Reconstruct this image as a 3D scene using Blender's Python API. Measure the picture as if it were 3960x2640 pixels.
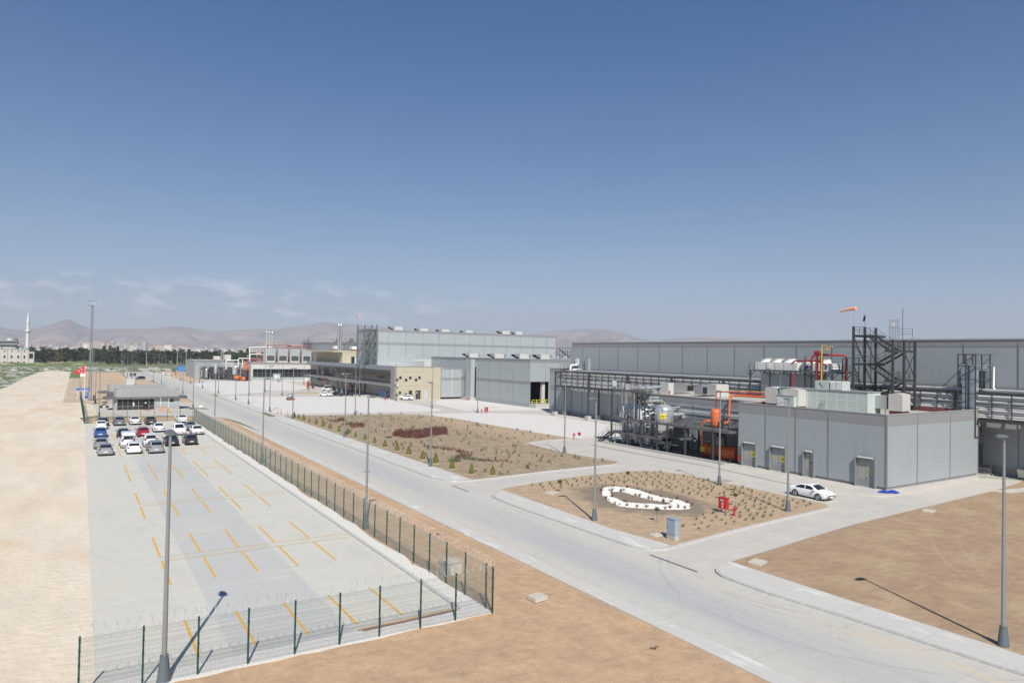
import bpy, bmesh, math, random
from mathutils import Vector, Matrix, noise as mnoise
from mathutils.geometry import tessellate_polygon
for o in list(bpy.data.objects): bpy.data.objects.remove(o)
S = bpy.context.scene
COL = S.collection
rnd = random.Random(7)
PI = math.pi
# ------------------------------------------------------------ camera (on a roof, 14 m up; X = across the road, Y = along the road)
camd = bpy.data.cameras.new('camera'); cam = bpy.data.objects.new('camera', camd); COL.objects.link(cam)
camd.lens = 24.0; camd.sensor_width = 36.0; camd.clip_start = 0.5; camd.clip_end = 60000
right = Vector((0.84392107, -0.53616551, 0.01799359)); fwd = Vector((0.53584854, 0.84408386, 0.01971746))
fwd.normalize(); right = (right - fwd*right.dot(fwd)).normalized(); up = right.cross(fwd)
cam.matrix_world = Matrix(((right.x, up.x, -fwd.x, 0), (right.y, up.y, -fwd.y, 0), (right.z, up.z, -fwd.z, 14.0), (0, 0, 0, 1)))
S.camera = cam
# ------------------------------------------------------------ sun and sky
SUN_EL = math.radians(45.2)
sdir = Vector((-4.05, -9.75, 0)).normalized()             # the sun stands behind the camera's left shoulder
sdir = Vector((sdir.x*math.cos(SUN_EL), sdir.y*math.cos(SUN_EL), math.sin(SUN_EL)))
sl = bpy.data.lights.new('sun', 'SUN'); so = bpy.data.objects.new('sun', sl); COL.objects.link(so)
sl.energy = 4.9; sl.angle = math.radians(0.53); sl.color = (1.0, 0.95, 0.865)
so.rotation_euler = sdir.to_track_quat('Z', 'Y').to_euler()
w = bpy.data.worlds.new('World'); S.world = w; w.use_nodes = True
nt = w.node_tree; nt.nodes.clear()
out = nt.nodes.new('ShaderNodeOutputWorld'); bg = nt.nodes.new('ShaderNodeBackground'); bg.inputs[1].default_value = 0.062
sky = nt.nodes.new('ShaderNodeTexSky'); sky.sky_type = 'NISHITA'; sky.sun_disc = False
sky.sun_elevation = SUN_EL; sky.sun_rotation = math.atan2(sdir.x, sdir.y)
sky.air_density = 1.0; sky.dust_density = 0.25; sky.ozone_density = 5.0; sky.altitude = 1000
# low bank of small fair-weather clouds far away, as part of the sky
tc = nt.nodes.new('ShaderNodeTexCoord'); sep = nt.nodes.new('ShaderNodeSeparateXYZ'); nt.links.new(tc.outputs['Generated'], sep.inputs[0])
def wm(op, a, b=None, c=None, clamp=False):
    n = nt.nodes.new('ShaderNodeMath'); n.operation = op; n.use_clamp = clamp
    for i, v in enumerate((a, b, c)):
        if v is None: continue
        if isinstance(v, (int, float)): n.inputs[i].default_value = v
        else: nt.links.new(v, n.inputs[i])
    return n.outputs[0]
X, Y, Z = sep.outputs
az = wm('ARCTAN2', X, Y)
comb = nt.nodes.new('ShaderNodeCombineXYZ')
nt.links.new(wm('MULTIPLY', az, 19.0), comb.inputs[0]); nt.links.new(wm('MULTIPLY', Z, 52.0), comb.inputs[1])
nz = nt.nodes.new('ShaderNodeTexNoise'); nz.inputs['Scale'].default_value = 1.0; nz.inputs['Detail'].default_value = 6; nz.inputs['Roughness'].default_value = 0.5
nt.links.new(comb.outputs[0], nz.inputs['Vector'])
band = wm('MULTIPLY', wm('MULTIPLY', wm('SUBTRACT', Z, 0.035), 60.0, clamp=True), wm('MULTIPLY', wm('SUBTRACT', 0.101, Z), 50.0, clamp=True))
azm = wm('MULTIPLY', wm('SUBTRACT', 0.62, az), 3.0, clamp=True)
m = wm('MULTIPLY', wm('MULTIPLY', wm('SUBTRACT', nz.outputs[0], 0.49), 5.5, clamp=True), wm('MULTIPLY', band, azm))
hs = nt.nodes.new('ShaderNodeHueSaturation'); hs.inputs['Saturation'].default_value = 1.3; hs.inputs['Value'].default_value = 1.12     # clearer, bluer air overhead than at the horizon
nt.links.new(wm('MULTIPLY', wm('SUBTRACT', Z, 0.07), 2.8, clamp=True), hs.inputs['Fac']); nt.links.new(sky.outputs[0], hs.inputs['Color'])
mix = nt.nodes.new('ShaderNodeMixRGB'); nt.links.new(wm('MULTIPLY', m, 0.42), mix.inputs[0]); nt.links.new(hs.outputs[0], mix.inputs[1]); mix.inputs[2].default_value = (20, 18.2, 18.8, 1)
nt.links.new(mix.outputs[0], bg.inputs[0]); nt.links.new(bg.outputs[0], out.inputs[0])
S.view_settings.view_transform = 'Standard'; S.view_settings.look = 'None'; S.view_settings.gamma = 1.0
S.view_settings.exposure = 0.37
S.cycles.volume_bounces = 0; S.cycles.max_bounces = 8

# ------------------------------------------------------------ materials
def nodes(m):
    t = m.node_tree
    return t, t.nodes['Principled BSDF']
MATS = {}
def mat(name, col, rough=0.6, metal=0.0, var=0.0, scale=1.0, bump=0.0, bscale=20.0, col2=None, thr=None, emit=None, spec=0.5, stripes=None, detail=4, soft=0.15, aniso=None, bdist=0.03):
    """plain material; var = brightness mottling; col2/thr = second colour in noise patches; stripes=(axis, per metre, depth) = ribbing"""
    if name in MATS: return MATS[name]
    m = bpy.data.materials.new(name); m.use_nodes = True; t, p = nodes(m); N = t.nodes; Lk = t.links
    p.inputs['Base Color'].default_value = (*col, 1); p.inputs['Roughness'].default_value = rough; p.inputs['Metallic'].default_value = metal
    p.inputs['Specular IOR Level'].default_value = spec
    g = N.new('ShaderNodeNewGeometry'); src = None
    pos = g.outputs['Position']
    if aniso:
        mp = N.new('ShaderNodeMapping'); mp.inputs['Scale'].default_value = aniso; Lk.new(pos, mp.inputs[0]); pos_s = mp.outputs[0]
    else: pos_s = pos
    if col2:
        n = N.new('ShaderNodeTexNoise'); n.inputs['Scale'].default_value = scale; n.inputs['Detail'].default_value = detail; n.inputs['Roughness'].default_value = 0.6; Lk.new(pos_s, n.inputs['Vector'])
        r = N.new('ShaderNodeMapRange'); r.inputs[1].default_value = thr - soft; r.inputs[2].default_value = thr + soft; Lk.new(n.outputs[0], r.inputs[0])
        mx = N.new('ShaderNodeMixRGB'); mx.inputs[1].default_value = (*col, 1); mx.inputs[2].default_value = (*col2, 1); Lk.new(r.outputs[0], mx.inputs[0]); src = mx.outputs[0]
    if var:
        n2 = N.new('ShaderNodeTexNoise'); n2.inputs['Scale'].default_value = scale*3.3; n2.inputs['Detail'].default_value = 6; n2.inputs['Roughness'].default_value = 0.65; Lk.new(pos_s, n2.inputs['Vector'])
        r2 = N.new('ShaderNodeMapRange'); r2.inputs[1].default_value = 0.3; r2.inputs[2].default_value = 0.7; r2.inputs[3].default_value = 1-var; r2.inputs[4].default_value = 1+var; Lk.new(n2.outputs[0], r2.inputs[0])
        v = N.new('ShaderNodeVectorMath'); v.operation = 'SCALE'; Lk.new(r2.outputs[0], v.inputs['Scale'])
        if src is not None: Lk.new(src, v.inputs[0])
        else: v.inputs[0].default_value = col
        src = v.outputs[0]
    if src is not None: Lk.new(src, p.inputs['Base Color'])
    if bump or stripes:
        b = N.new('ShaderNodeBump'); b.inputs['Strength'].default_value = bump if bump else 0.5
        if stripes:
            ax, per, dep = stripes
            s = N.new('ShaderNodeSeparateXYZ'); Lk.new(pos, s.inputs[0])
            a = N.new('ShaderNodeMath'); a.operation = 'MULTIPLY'; a.inputs[1].default_value = per*2*PI; Lk.new(s.outputs[ax], a.inputs[0])
            si = N.new('ShaderNodeMath'); si.operation = 'SINE'; Lk.new(a.outputs[0], si.inputs[0]); b.inputs['Distance'].default_value = dep; Lk.new(si.outputs[0], b.inputs['Height'])
        else:
            n3 = N.new('ShaderNodeTexNoise'); n3.inputs['Scale'].default_value = bscale; n3.inputs['Detail'].default_value = 7; Lk.new(pos, n3.inputs['Vector']); b.inputs['Distance'].default_value = bdist; Lk.new(n3.outputs[0], b.inputs['Height'])
        Lk.new(b.outputs[0], p.inputs['Normal'])
    if emit:
        p.inputs['Emission Color'].default_value = (*emit[0], 1); p.inputs['Emission Strength'].default_value = emit[1]
    MATS[name] = m
    return m
def addmix(m, fac_builder, col):
    """lay another colour over a material's base colour where fac_builder(N, L, pos, xyz) says"""
    t, p = nodes(m); N = t.nodes; L = t.links
    g = N.new('ShaderNodeNewGeometry'); s = N.new('ShaderNodeSeparateXYZ'); L.new(g.outputs['Position'], s.inputs[0])
    def M(op, a, b=None, c=None, clamp=False):
        n = N.new('ShaderNodeMath'); n.operation = op; n.use_clamp = clamp
        for i, v in enumerate((a, b, c)):
            if v is None: continue
            if isinstance(v, (int, float)): n.inputs[i].default_value = v
            else: L.new(v, n.inputs[i])
        return n.outputs[0]
    def NZ(scale, sx=1, sy=1, det=4, off=0):
        mp = N.new('ShaderNodeMapping'); mp.inputs['Scale'].default_value = (sx, sy, 1); mp.inputs['Location'].default_value = (off, off*1.7, off*.3); L.new(g.outputs['Position'], mp.inputs[0])
        n = N.new('ShaderNodeTexNoise'); n.inputs['Scale'].default_value = scale; n.inputs['Detail'].default_value = det; n.inputs['Roughness'].default_value = 0.6; L.new(mp.outputs[0], n.inputs['Vector']); return n.outputs[0]
    f = fac_builder(M, NZ, s.outputs[0], s.outputs[1], s.outputs[2])
    bc = p.inputs['Base Color']; mx = N.new('ShaderNodeMixRGB'); L.new(f, mx.inputs[0])
    if bc.links: L.new(bc.links[0].from_socket, mx.inputs[1])
    else: mx.inputs[1].default_value = bc.default_value
    mx.inputs[2].default_value = (*col, 1); L.new(mx.outputs[0], bc)
    return m
# ------------------------------------------------------------ mesh helpers
class MB:
    def __init__(s): s.v = []; s.f = []; s.m = []; s.mi = 0
    def add(s, vs, fs):
        n = len(s.v); s.v += [tuple(v) for v in vs]; s.f += [tuple(i+n for i in f) for f in fs]; s.m += [s.mi]*len(fs); return s
    def box(s, x0, x1, y0, y1, z0, z1):
        return s.add([(x0,y0,z0),(x1,y0,z0),(x1,y1,z0),(x0,y1,z0),(x0,y0,z1),(x1,y0,z1),(x1,y1,z1),(x0,y1,z1)],
                     [(0,3,2,1),(4,5,6,7),(0,1,5,4),(1,2,6,5),(2,3,7,6),(3,0,4,7)])
    def bar(s, a, b, w, h=None, upv=(0,0,1)):
        a = Vector(a); b = Vector(b); h = h or w; d = (b-a)
        if d.length < 1e-6: return s
        d.normalize(); u = Vector(upv)
        if abs(d.dot(u)) > .98: u = Vector((1,0,0))
        r = d.cross(u).normalized()*w/2; u2 = r.cross(d).normalized()*h/2
        vs = [a-r-u2, a+r-u2, a+r+u2, a-r+u2, b-r-u2, b+r-u2, b+r+u2, b-r+u2]
        return s.add(vs, [(0,1,2,3),(7,6,5,4),(0,4,5,1),(1,5,6,2),(2,6,7,3),(3,7,4,0)])
    def cyl(s, a, b, r0, r1=None, n=12, cap=True):
        a = Vector(a); b = Vector(b); r1 = r0 if r1 is None else r1; d = (b-a).normalized()
        u = Vector((0,0,1)) if abs(d.z) < .9 else Vector((1,0,0)); x = d.cross(u).normalized(); y = d.cross(x)
        vs = []
        for c, r in ((a,r0),(b,r1)):
            for i in range(n): t = 2*PI*i/n; vs.append(c + x*math.cos(t)*r + y*math.sin(t)*r)
        fs = [(i,i+n,(i+1)%n+n,(i+1)%n) for i in range(n)]
        if cap: fs += [tuple(range(n)), tuple(range(2*n-1, n-1, -1))]
        return s.add(vs, fs)
    def tube(s, pts, r, n=8, cap=True):
        pts = [Vector(p) for p in pts]; rings = []; vs = []
        prev = None
        for i, p in enumerate(pts):
            if i == 0: d = pts[1]-p
            elif i == len(pts)-1: d = p-pts[-2]
            else: d = (pts[i+1]-p).normalized() + (p-pts[i-1]).normalized()
            d.normalize()
            if prev is None:
                u = Vector((0,0,1)) if abs(d.z) < .9 else Vector((1,0,0)); x = d.cross(u).normalized()
            else:
                x = (prev - d*prev.dot(d)).normalized()
            prev = x; y = d.cross(x); rr = r[i] if isinstance(r, (list, tuple)) else r
            for k in range(n): t = 2*PI*k/n; vs.append(p + x*math.cos(t)*rr + y*math.sin(t)*rr)
        fs = []
        for i in range(len(pts)-1):
            for k in range(n): fs.append((i*n+k, i*n+(k+1)%n, (i+1)*n+(k+1)%n, (i+1)*n+k))
        if cap: fs += [tuple(range(n-1,-1,-1)), tuple(range((len(pts)-1)*n, len(pts)*n))]
        return s.add(vs, fs)
    def lathe(s, prof, n=16, c=(0,0,0)):
        vs = []; c = Vector(c)
        for r, z in prof:
            for k in range(n): t = 2*PI*k/n; vs.append((c.x+math.cos(t)*r, c.y+math.sin(t)*r, c.z+z))
        fs = [(i*n+k, i*n+(k+1)%n, (i+1)*n+(k+1)%n, (i+1)*n+k) for i in range(len(prof)-1) for k in range(n)]
        if prof[0][0] > 1e-4: fs.append(tuple(range(n-1,-1,-1)))
        if prof[-1][0] > 1e-4: fs.append(tuple(range((len(prof)-1)*n, len(prof)*n)))
        return s.add(vs, fs)
    def prism(s, pts, z0, z1, side=True, bottom=False):
        n = len(pts); tri = tessellate_polygon([[Vector((p[0],p[1],0)) for p in pts]])
        top = [(p[0],p[1],z1) for p in pts]; bot = [(p[0],p[1],z0) for p in pts]; vs = top+bot; fs = []
        area = sum(pts[i][0]*pts[(i+1)%n][1]-pts[(i+1)%n][0]*pts[i][1] for i in range(n))
        for t in tri:
            a, b, c = [pts[i] for i in t]
            cr = (b[0]-a[0])*(c[1]-a[1])-(b[1]-a[1])*(c[0]-a[0])
            t = tuple(t) if cr > 0 else tuple(reversed(t))
            fs.append(t)
            if bottom: fs.append(tuple(i+n for i in reversed(t)))
        if side:
            for i in range(n):
                j = (i+1)%n
                fs.append((i, i+n, j+n, j) if area > 0 else (j, j+n, i+n, i))
        return s.add(vs, fs)
    def quad(s, a, b, c, d): return s.add([a,b,c,d], [(0,1,2,3)])
    def xform(s, M):
        s.v = [tuple(M @ Vector(v)) for v in s.v]; return s
def Rz(a): return Matrix.Rotation(a, 4, 'Z')
def T(x, y, z): return Matrix.Translation((x, y, z))
def obj(name, mb, m, parent=None, smooth=False, kind=None):
    me = bpy.data.meshes.new(name)
    me.from_pydata(mb.v, [], mb.f)
    for mm in (m if isinstance(m, (list, tuple)) else [m]): me.materials.append(mm)
    if isinstance(m, (list, tuple)):
        for p, i in zip(me.polygons, mb.m): p.material_index = i
    me.update()
    if smooth:
        for p in me.polygons: p.use_smooth = True
        try: me.set_sharp_from_angle(angle=math.radians(smooth if smooth > 1 else 40))
        except Exception: pass
    o = bpy.data.objects.new(name, me); COL.objects.link(o)
    if parent: o.parent = parent
    if kind: o['kind'] = kind
    return o
def tag(o, label, cat, group=None, kind=None):
    o['label'] = label; o['category'] = cat
    if group: o['group'] = group
    if kind: o['kind'] = kind
    return o
def thing(name, label, cat, loc=(0,0,0), rz=0, group=None):
    o = bpy.data.objects.new(name, None); COL.objects.link(o); o.location = loc; o.rotation_euler = (0,0,rz); o.empty_display_size = .3
    return tag(o, label, cat, group)
def dup(root, loc, rz=0, label=None, scale=None, group=None):
    def cp(o, par):
        c = o.copy(); COL.objects.link(c)
        if par: c.parent = par
        for ch in o.children: cp(ch, c)
        return c
    r = cp(root, None); r.location = loc; r.rotation_euler = (0,0,rz)
    if label: r['label'] = label
    if scale: r.scale = scale if isinstance(scale, (tuple, list)) else (scale,)*3
    if group: r['group'] = group
    return r
def struct(name, mb, m, smooth=False): return obj(name, mb, m, None, smooth, 'structure')
def sheet(name, pts, z, m, z0=None):
    b = MB(); b.prism(pts, (z if z0 is None else z0), z, side=z0 is not None); return struct(name, b, m)
def fillet(pts, rs, n=6):
    """round the corners of a polygon"""
    out = []; N = len(pts)
    for i in range(N):
        r = rs[i] if isinstance(rs, (list, tuple)) else rs
        p = Vector(pts[i]); a = Vector(pts[i-1]); b = Vector(pts[(i+1)%N])
        if r <= 0: out.append(tuple(p)); continue
        da = (a-p); db = (b-p); r1 = min(r, da.length*.45, db.length*.45); A = p+da.normalized()*r1; B = p+db.normalized()*r1
        for k in range(n+1):
            t = k/n; q = A*(1-t)**2 + p*2*t*(1-t) + B*t*t; out.append((q.x, q.y))
    return out
def inset(pts, d):
    """shrink a polygon by d (approximate, for kerbs)"""
    n = len(pts); area = sum(pts[i][0]*pts[(i+1)%n][1]-pts[(i+1)%n][0]*pts[i][1] for i in range(n)); sg = 1 if area > 0 else -1
    out = []
    for i in range(n):
        a = Vector(pts[i-1]); p = Vector(pts[i]); b = Vector(pts[(i+1)%n])
        e1 = (p-a); e2 = (b-p)
        if e1.length < 1e-6 or e2.length < 1e-6: out.append(tuple(p)); continue
        e1.normalize(); e2.normalize(); n1 = Vector((-e1.y, e1.x)); n2 = Vector((-e2.y, e2.x)); nn = (n1+n2)
        if nn.length < 1e-3: out.append(tuple(p)); continue
        nn.normalize(); k = d/max(.35, nn.dot(n1)); q = p+nn*k*sg; out.append((q.x, q.y))
    return out
def pip(x, y, P):
    c = False; n = len(P)
    for i in range(n):
        x1, y1 = P[i]; x2, y2 = P[i-1]
        if (y1 > y) != (y2 > y) and x < (x2-x1)*(y-y1)/(y2-y1)+x1: c = not c
    return c
def text_obj(s, size, m, parent, loc, rot, name='lettering', ext=0.003, align='CENTER'):
    cu = bpy.data.curves.new(name, 'FONT'); cu.body = s; cu.size = size; cu.extrude = ext; cu.align_x = align; cu.align_y = 'CENTER'
    to = bpy.data.objects.new('tmp', cu); COL.objects.link(to)
    dg = bpy.context.evaluated_depsgraph_get(); me = bpy.data.meshes.new_from_object(to.evaluated_get(dg)); bpy.data.objects.remove(to)
    o = bpy.data.objects.new(name, me); me.materials.clear(); me.materials.append(m); COL.objects.link(o); o.parent = parent; o.location = loc; o.rotation_euler = rot
    return o
ORD = ['first','second','third','fourth','fifth','sixth','seventh','eighth','ninth','tenth','eleventh','twelfth','thirteenth','fourteenth','fifteenth','sixteenth','seventeenth','eighteenth','nineteenth','twentieth','twenty-first','twenty-second','twenty-third']
# ============================================================ SETTING
c_road = mat('road_concrete', (.48,.462,.415), .85, var=.05, scale=.5, bump=.15, bscale=9)
def roadf(M, NZ, x, y, z):
    d = M('ABSOLUTE', M('SUBTRACT', x, 30.6)); c = M('SUBTRACT', 1.0, M('MULTIPLY', d, .36), clamp=True)
    return M('MULTIPLY', M('MULTIPLY', c, 1.7, clamp=True), M('ADD', .15, M('MULTIPLY', M('SUBTRACT', NZ(.35, 1.0, .12), .3), 2.0, clamp=True), clamp=True), clamp=True)
addmix(c_road, roadf, (.375,.385,.39))
addmix(c_road, lambda M,NZ,x,y,z: M('MULTIPLY', M('SUBTRACT', NZ(.9, 2.5, .08, 5, 11), .60), 5.0, clamp=True), (.33,.33,.33))
addmix(c_road, lambda M,NZ,x,y,z: M('MULTIPLY', M('MULTIPLY', M('SUBTRACT', NZ(.5, 1.2, .15, 5, 4), .52), 6.0, clamp=True), M('MULTIPLY', M('SUBTRACT', M('ABSOLUTE', M('SUBTRACT', x, 30.6)), 2.4), 1.2, clamp=True)), (.56,.46,.34))
# construction joints across the slabs, every 6 m and one along the centre
addmix(c_road, lambda M,NZ,x,y,z: M('MAXIMUM', M('MULTIPLY', M('LESS_THAN', M('ABSOLUTE', M('SUBTRACT', M('FRACT', M('DIVIDE', y, 6.0)), .5)), .0035), .35), M('MULTIPLY', M('LESS_THAN', M('ABSOLUTE', M('SUBTRACT', x, 30.65)), .025), .4)), (.25,.25,.25))
c_side = mat('side_concrete', (.50,.465,.41), .88, var=.05, scale=.35, col2=(.45,.43,.40), thr=.52, soft=.12)
addmix(c_side, lambda M,NZ,x,y,z: M('MULTIPLY', M('MAXIMUM', M('LESS_THAN', M('ABSOLUTE', M('SUBTRACT', M('FRACT', M('DIVIDE', x, 6.0)), .5)), .003), M('LESS_THAN', M('ABSOLUTE', M('SUBTRACT', M('FRACT', M('DIVIDE', y, 5.5)), .5)), .0035)), .3), (.28,.26,.24))
c_lot = mat('lot_concrete', (.515,.505,.455), .85, var=.035, scale=.3, col2=(.54,.51,.44), thr=.58, soft=.1)
# one bay poured from a greyer mix, cross joints every 6.1 m, tyre arcs
addmix(c_lot, lambda M,NZ,x,y,z: M('MULTIPLY', M('MULTIPLY', M('SUBTRACT', x, 6.35), 12, clamp=True), M('MULTIPLY', M('SUBTRACT', 12.05, x), 12, clamp=True)), (.45,.452,.43))
addmix(c_lot, lambda M,NZ,x,y,z: M('MULTIPLY', M('LESS_THAN', M('ABSOLUTE', M('SUBTRACT', M('FRACT', M('DIVIDE', M('ADD', y, 2.2), 6.1)), .5)), .006), .8), (.60,.585,.55))
addmix(c_lot, lambda M,NZ,x,y,z: M('MULTIPLY', M('MULTIPLY', M('SUBTRACT', NZ(.5, 1, .35, 5, 3), .55), 4.0, clamp=True), .4), (.40,.40,.38))
addmix(c_lot, lambda M,NZ,x,y,z: M('MULTIPLY', M('MULTIPLY', M('SUBTRACT', NZ(.8, 1, 1, 3, 21), .66), 9.0, clamp=True), .35), (.30,.29,.27))
addmix(c_lot, lambda M,NZ,x,y,z: M('MULTIPLY', M('MULTIPLY', M('SUBTRACT', NZ(.12, 2, 1, 6, 31), .56), 7.0, clamp=True), .5), (.58,.52,.42))
addmix(c_lot, lambda M,NZ,x,y,z: M('MULTIPLY', M('LESS_THAN', M('ABSOLUTE', M('SUBTRACT', NZ(.35, 1, 1, 4, 41), .5)), .0016), .5), (.25,.25,.24))
def arcs(M,NZ,x,y,z):
    tot = None
    for cx, cy, r in ((-4,60,9.5),(-4,60,11.1),(9,84,6.2),(9,84,7.7),(3,104,6.0),(14,52,7.0),(14,52,8.5)):
        d = M('SQRT', M('ADD', M('POWER', M('SUBTRACT', x, cx), 2.0), M('POWER', M('SUBTRACT', y, cy), 2.0)))
        a = M('LESS_THAN', M('ABSOLUTE', M('SUBTRACT', d, r)), .09); tot = a if tot is None else M('MAXIMUM', tot, a)
    return M('MULTIPLY', tot, M('MULTIPLY', M('SUBTRACT', NZ(.25, 1, 1, 3, 9), .45), 1.6, clamp=True))
addmix(c_lot, arcs, (.36,.36,.35))
def tyre(M,NZ,x,y,z):
    tot = None
    for cx, cy, r in ((42.5,26.0,9.6),(42.5,26.0,11.2),(43,24.5,13.2),(41.5,27.5,8.2)):
        d = M('SQRT', M('ADD', M('POWER', M('SUBTRACT', x, cx), 2.0), M('POWER', M('SUBTRACT', y, cy), 2.0)))
        a = M('LESS_THAN', M('ABSOLUTE', M('SUBTRACT', d, r)), .13); tot = a if tot is None else M('MAXIMUM', tot, a)
    return M('MULTIPLY', M('MULTIPLY', tot, M('LESS_THAN', x, 36.5)), M('MULTIPLY', M('SUBTRACT', NZ(.3, 1, 1, 3, 2), .38), 1.3, clamp=True))
addmix(c_road, tyre, (.27,.27,.27))
addmix(c_road, lambda M,NZ,x,y,z: M('MULTIPLY', M('LESS_THAN', M('ABSOLUTE', M('SUBTRACT', NZ(.25, 1, 1, 4, 41), .5)), .0013), .5), (.24,.24,.23))
addmix(c_road, lambda M,NZ,x,y,z: M('MULTIPLY', M('MULTIPLY', M('SUBTRACT', NZ(1.1, 1, 1, 3, 21), .69), 9.0, clamp=True), .4), (.28,.28,.27))
c_walk = mat('walk_concrete', (.50,.488,.452), .85, var=.05, scale=.8)
addmix(c_walk, lambda M,NZ,x,y,z: M('MULTIPLY', M('SUBTRACT', NZ(.55, 1.5, .5, 5, 6), .56), 9.0, clamp=True), (.62,.62,.60))
addmix(c_walk, lambda M,NZ,x,y,z: M('MULTIPLY', M('LESS_THAN', M('ABSOLUTE', M('SUBTRACT', M('FRACT', M('DIVIDE', y, 4.0)), .5)), .005), .5), (.28,.28,.27))
c_kerb = mat('kerb_stone', (.45,.45,.44), .85, var=.08, scale=1.5)
addmix(c_kerb, lambda M,NZ,x,y,z: M('MULTIPLY', M('LESS_THAN', M('ABSOLUTE', M('SUBTRACT', M('FRACT', M('ADD', x, y)), .5)), .05), .6), (.60,.59,.56))
c_soil = mat('bare_soil', (.47,.315,.19), .95, var=.13, scale=.45, col2=(.40,.275,.17), thr=.50, soft=.12, bump=.6, bscale=1.8, bdist=.10)
addmix(c_soil, lambda M,NZ,x,y,z: M('MULTIPLY', M('SUBTRACT', NZ(9, 1, 1, 2, 5), .735), 30.0, clamp=True), (.66,.60,.52))
addmix(c_soil, lambda M,NZ,x,y,z: M('MULTIPLY', M('SUBTRACT', NZ(.16, 1.0, .35, 5, 8), .55), 6.0, clamp=True), (.50,.35,.225))
addmix(c_soil, lambda M,NZ,x,y,z: M('MULTIPLY', M('SUBTRACT', NZ(2.2, 1.0, 1.0, 6, 3), .60), 3.0, clamp=True), (.35,.24,.15))
def ruts(M, NZ, x, y, z):
    w_ = M('MULTIPLY', M('SUBTRACT', NZ(.05, 1, 1, 3, 17), .5), 5.0); tot = None
    for x0 in (21.2, 22.9, 23.6, 25.1, 12.0, 13.7, 5.0, 6.7):
        a = M('SUBTRACT', 1.0, M('MULTIPLY', M('ABSOLUTE', M('SUBTRACT', M('ADD', x, w_), x0)), 6.0), clamp=True); tot = a if tot is None else M('MAXIMUM', tot, a)
    return M('MULTIPLY', tot, M('MULTIPLY', M('SUBTRACT', NZ(.4, 1, .4, 4, 27), .42), 2.2, clamp=True))
addmix(c_soil, ruts, (.53,.375,.245))
def arcs2(M, NZ, x, y, z):
    tot = None
    for cx, cy, r in ((78,8,17),(78,8,18.8),(84,4,21),(84,4,22.8),(60,10,13),(60,10,14.8),(70,2,27),(70,2,28.8)):
        d = M('SQRT', M('ADD', M('POWER', M('SUBTRACT', x, cx), 2.0), M('POWER', M('SUBTRACT', y, cy), 2.0))); a = M('SUBTRACT', 1.0, M('MULTIPLY', M('ABSOLUTE', M('SUBTRACT', d, r)), 4.5), clamp=True); tot = a if tot is None else M('MAXIMUM', tot, a)
    return M('MULTIPLY', tot, M('MULTIPLY', M('SUBTRACT', NZ(.12, 1, 1, 4, 27), .46), 3.0, clamp=True))
c_soil2 = mat('field_soil', (.325,.222,.14), .95, var=.12, scale=.25, col2=(.37,.27,.17), thr=.53, soft=.1, bump=.7, bscale=1.6, bdist=.13)
addmix(c_soil2, lambda M,NZ,x,y,z: M('MULTIPLY', M('SUBTRACT', NZ(.9, .5, 1.6, 6, 3), .57), 3.0, clamp=True), (.255,.17,.105))
addmix(c_soil2, lambda M,NZ,x,y,z: M('MULTIPLY', M('SUBTRACT', NZ(.5, .35, 1.2, 6, 13), .62), 6.0, clamp=True), (.44,.34,.24))
addmix(c_soil2, arcs2, (.43,.32,.22))
c_far = mat('far_soil', (.51,.365,.24), .95, var=.12, scale=.08, col2=(.46,.35,.25), thr=.5, soft=.1, aniso=(.5,.12,1))
c_track = mat('dirt_track', (.61,.52,.40), .95, var=.09, scale=.12, col2=(.64,.57,.465), thr=.5, soft=.12, bump=.7, bscale=2, bdist=.12, aniso=(1,.25,1))
addmix(c_track, lambda M,NZ,x,y,z: M('MULTIPLY', M('SUBTRACT', NZ(.22, .6, .35, 5, 7), .545), 6.0, clamp=True), (.58,.43,.29))
addmix(c_track, lambda M,NZ,x,y,z: M('MULTIPLY', M('SUBTRACT', NZ(5, 1, 1, 3, 5), .60), 6.0, clamp=True), (.46,.40,.32))
c_gravel = mat('white_gravel', (.60,.575,.545), .9, var=.16, scale=4.5, bump=.9, bscale=14)
addmix(c_gravel, lambda M,NZ,x,y,z: M('MULTIPLY', M('MULTIPLY', M('SUBTRACT', NZ(.14, .5, 1.4, 5, 2), .60), 8.0, clamp=True), .5), (.60,.49,.40))
c_pebble = mat('fine_pebble', (.62,.60,.56), .95, var=.22, scale=4.0, bump=1.0, bscale=16)
c_bed = mat('planting_bed', (.36,.265,.175), .95, var=.16, scale=.9, col2=(.43,.315,.205), thr=.50, soft=.1, bump=.7, bscale=5)
addmix(c_bed, lambda M,NZ,x,y,z: M('MULTIPLY', M('SUBTRACT', NZ(4.5, .5, 1.6, 4, 3), .62), 6.0, clamp=True), (.56,.45,.31))
c_dry = mat('dry_bed', (.27,.205,.135), .95, var=.2, scale=.6, col2=(.34,.265,.175), thr=.52, soft=.09, bump=.8, bscale=5)
addmix(c_dry, lambda M,NZ,x,y,z: M('MULTIPLY', M('SUBTRACT', NZ(2.6, .45, 1.9, 5, 3), .60), 7.0, clamp=True), (.52,.43,.31))
addmix(c_dry, lambda M,NZ,x,y,z: M('MULTIPLY', M('SUBTRACT', NZ(1.6, 1, 1, 5, 13), .63), 7.0, clamp=True), (.15,.16,.09))
addmix(c_dry, lambda M,NZ,x,y,z: M('MULTIPLY', M('MULTIPLY', M('SUBTRACT', x, 58.0), .15, clamp=True), .75), (.42,.315,.205))
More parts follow.
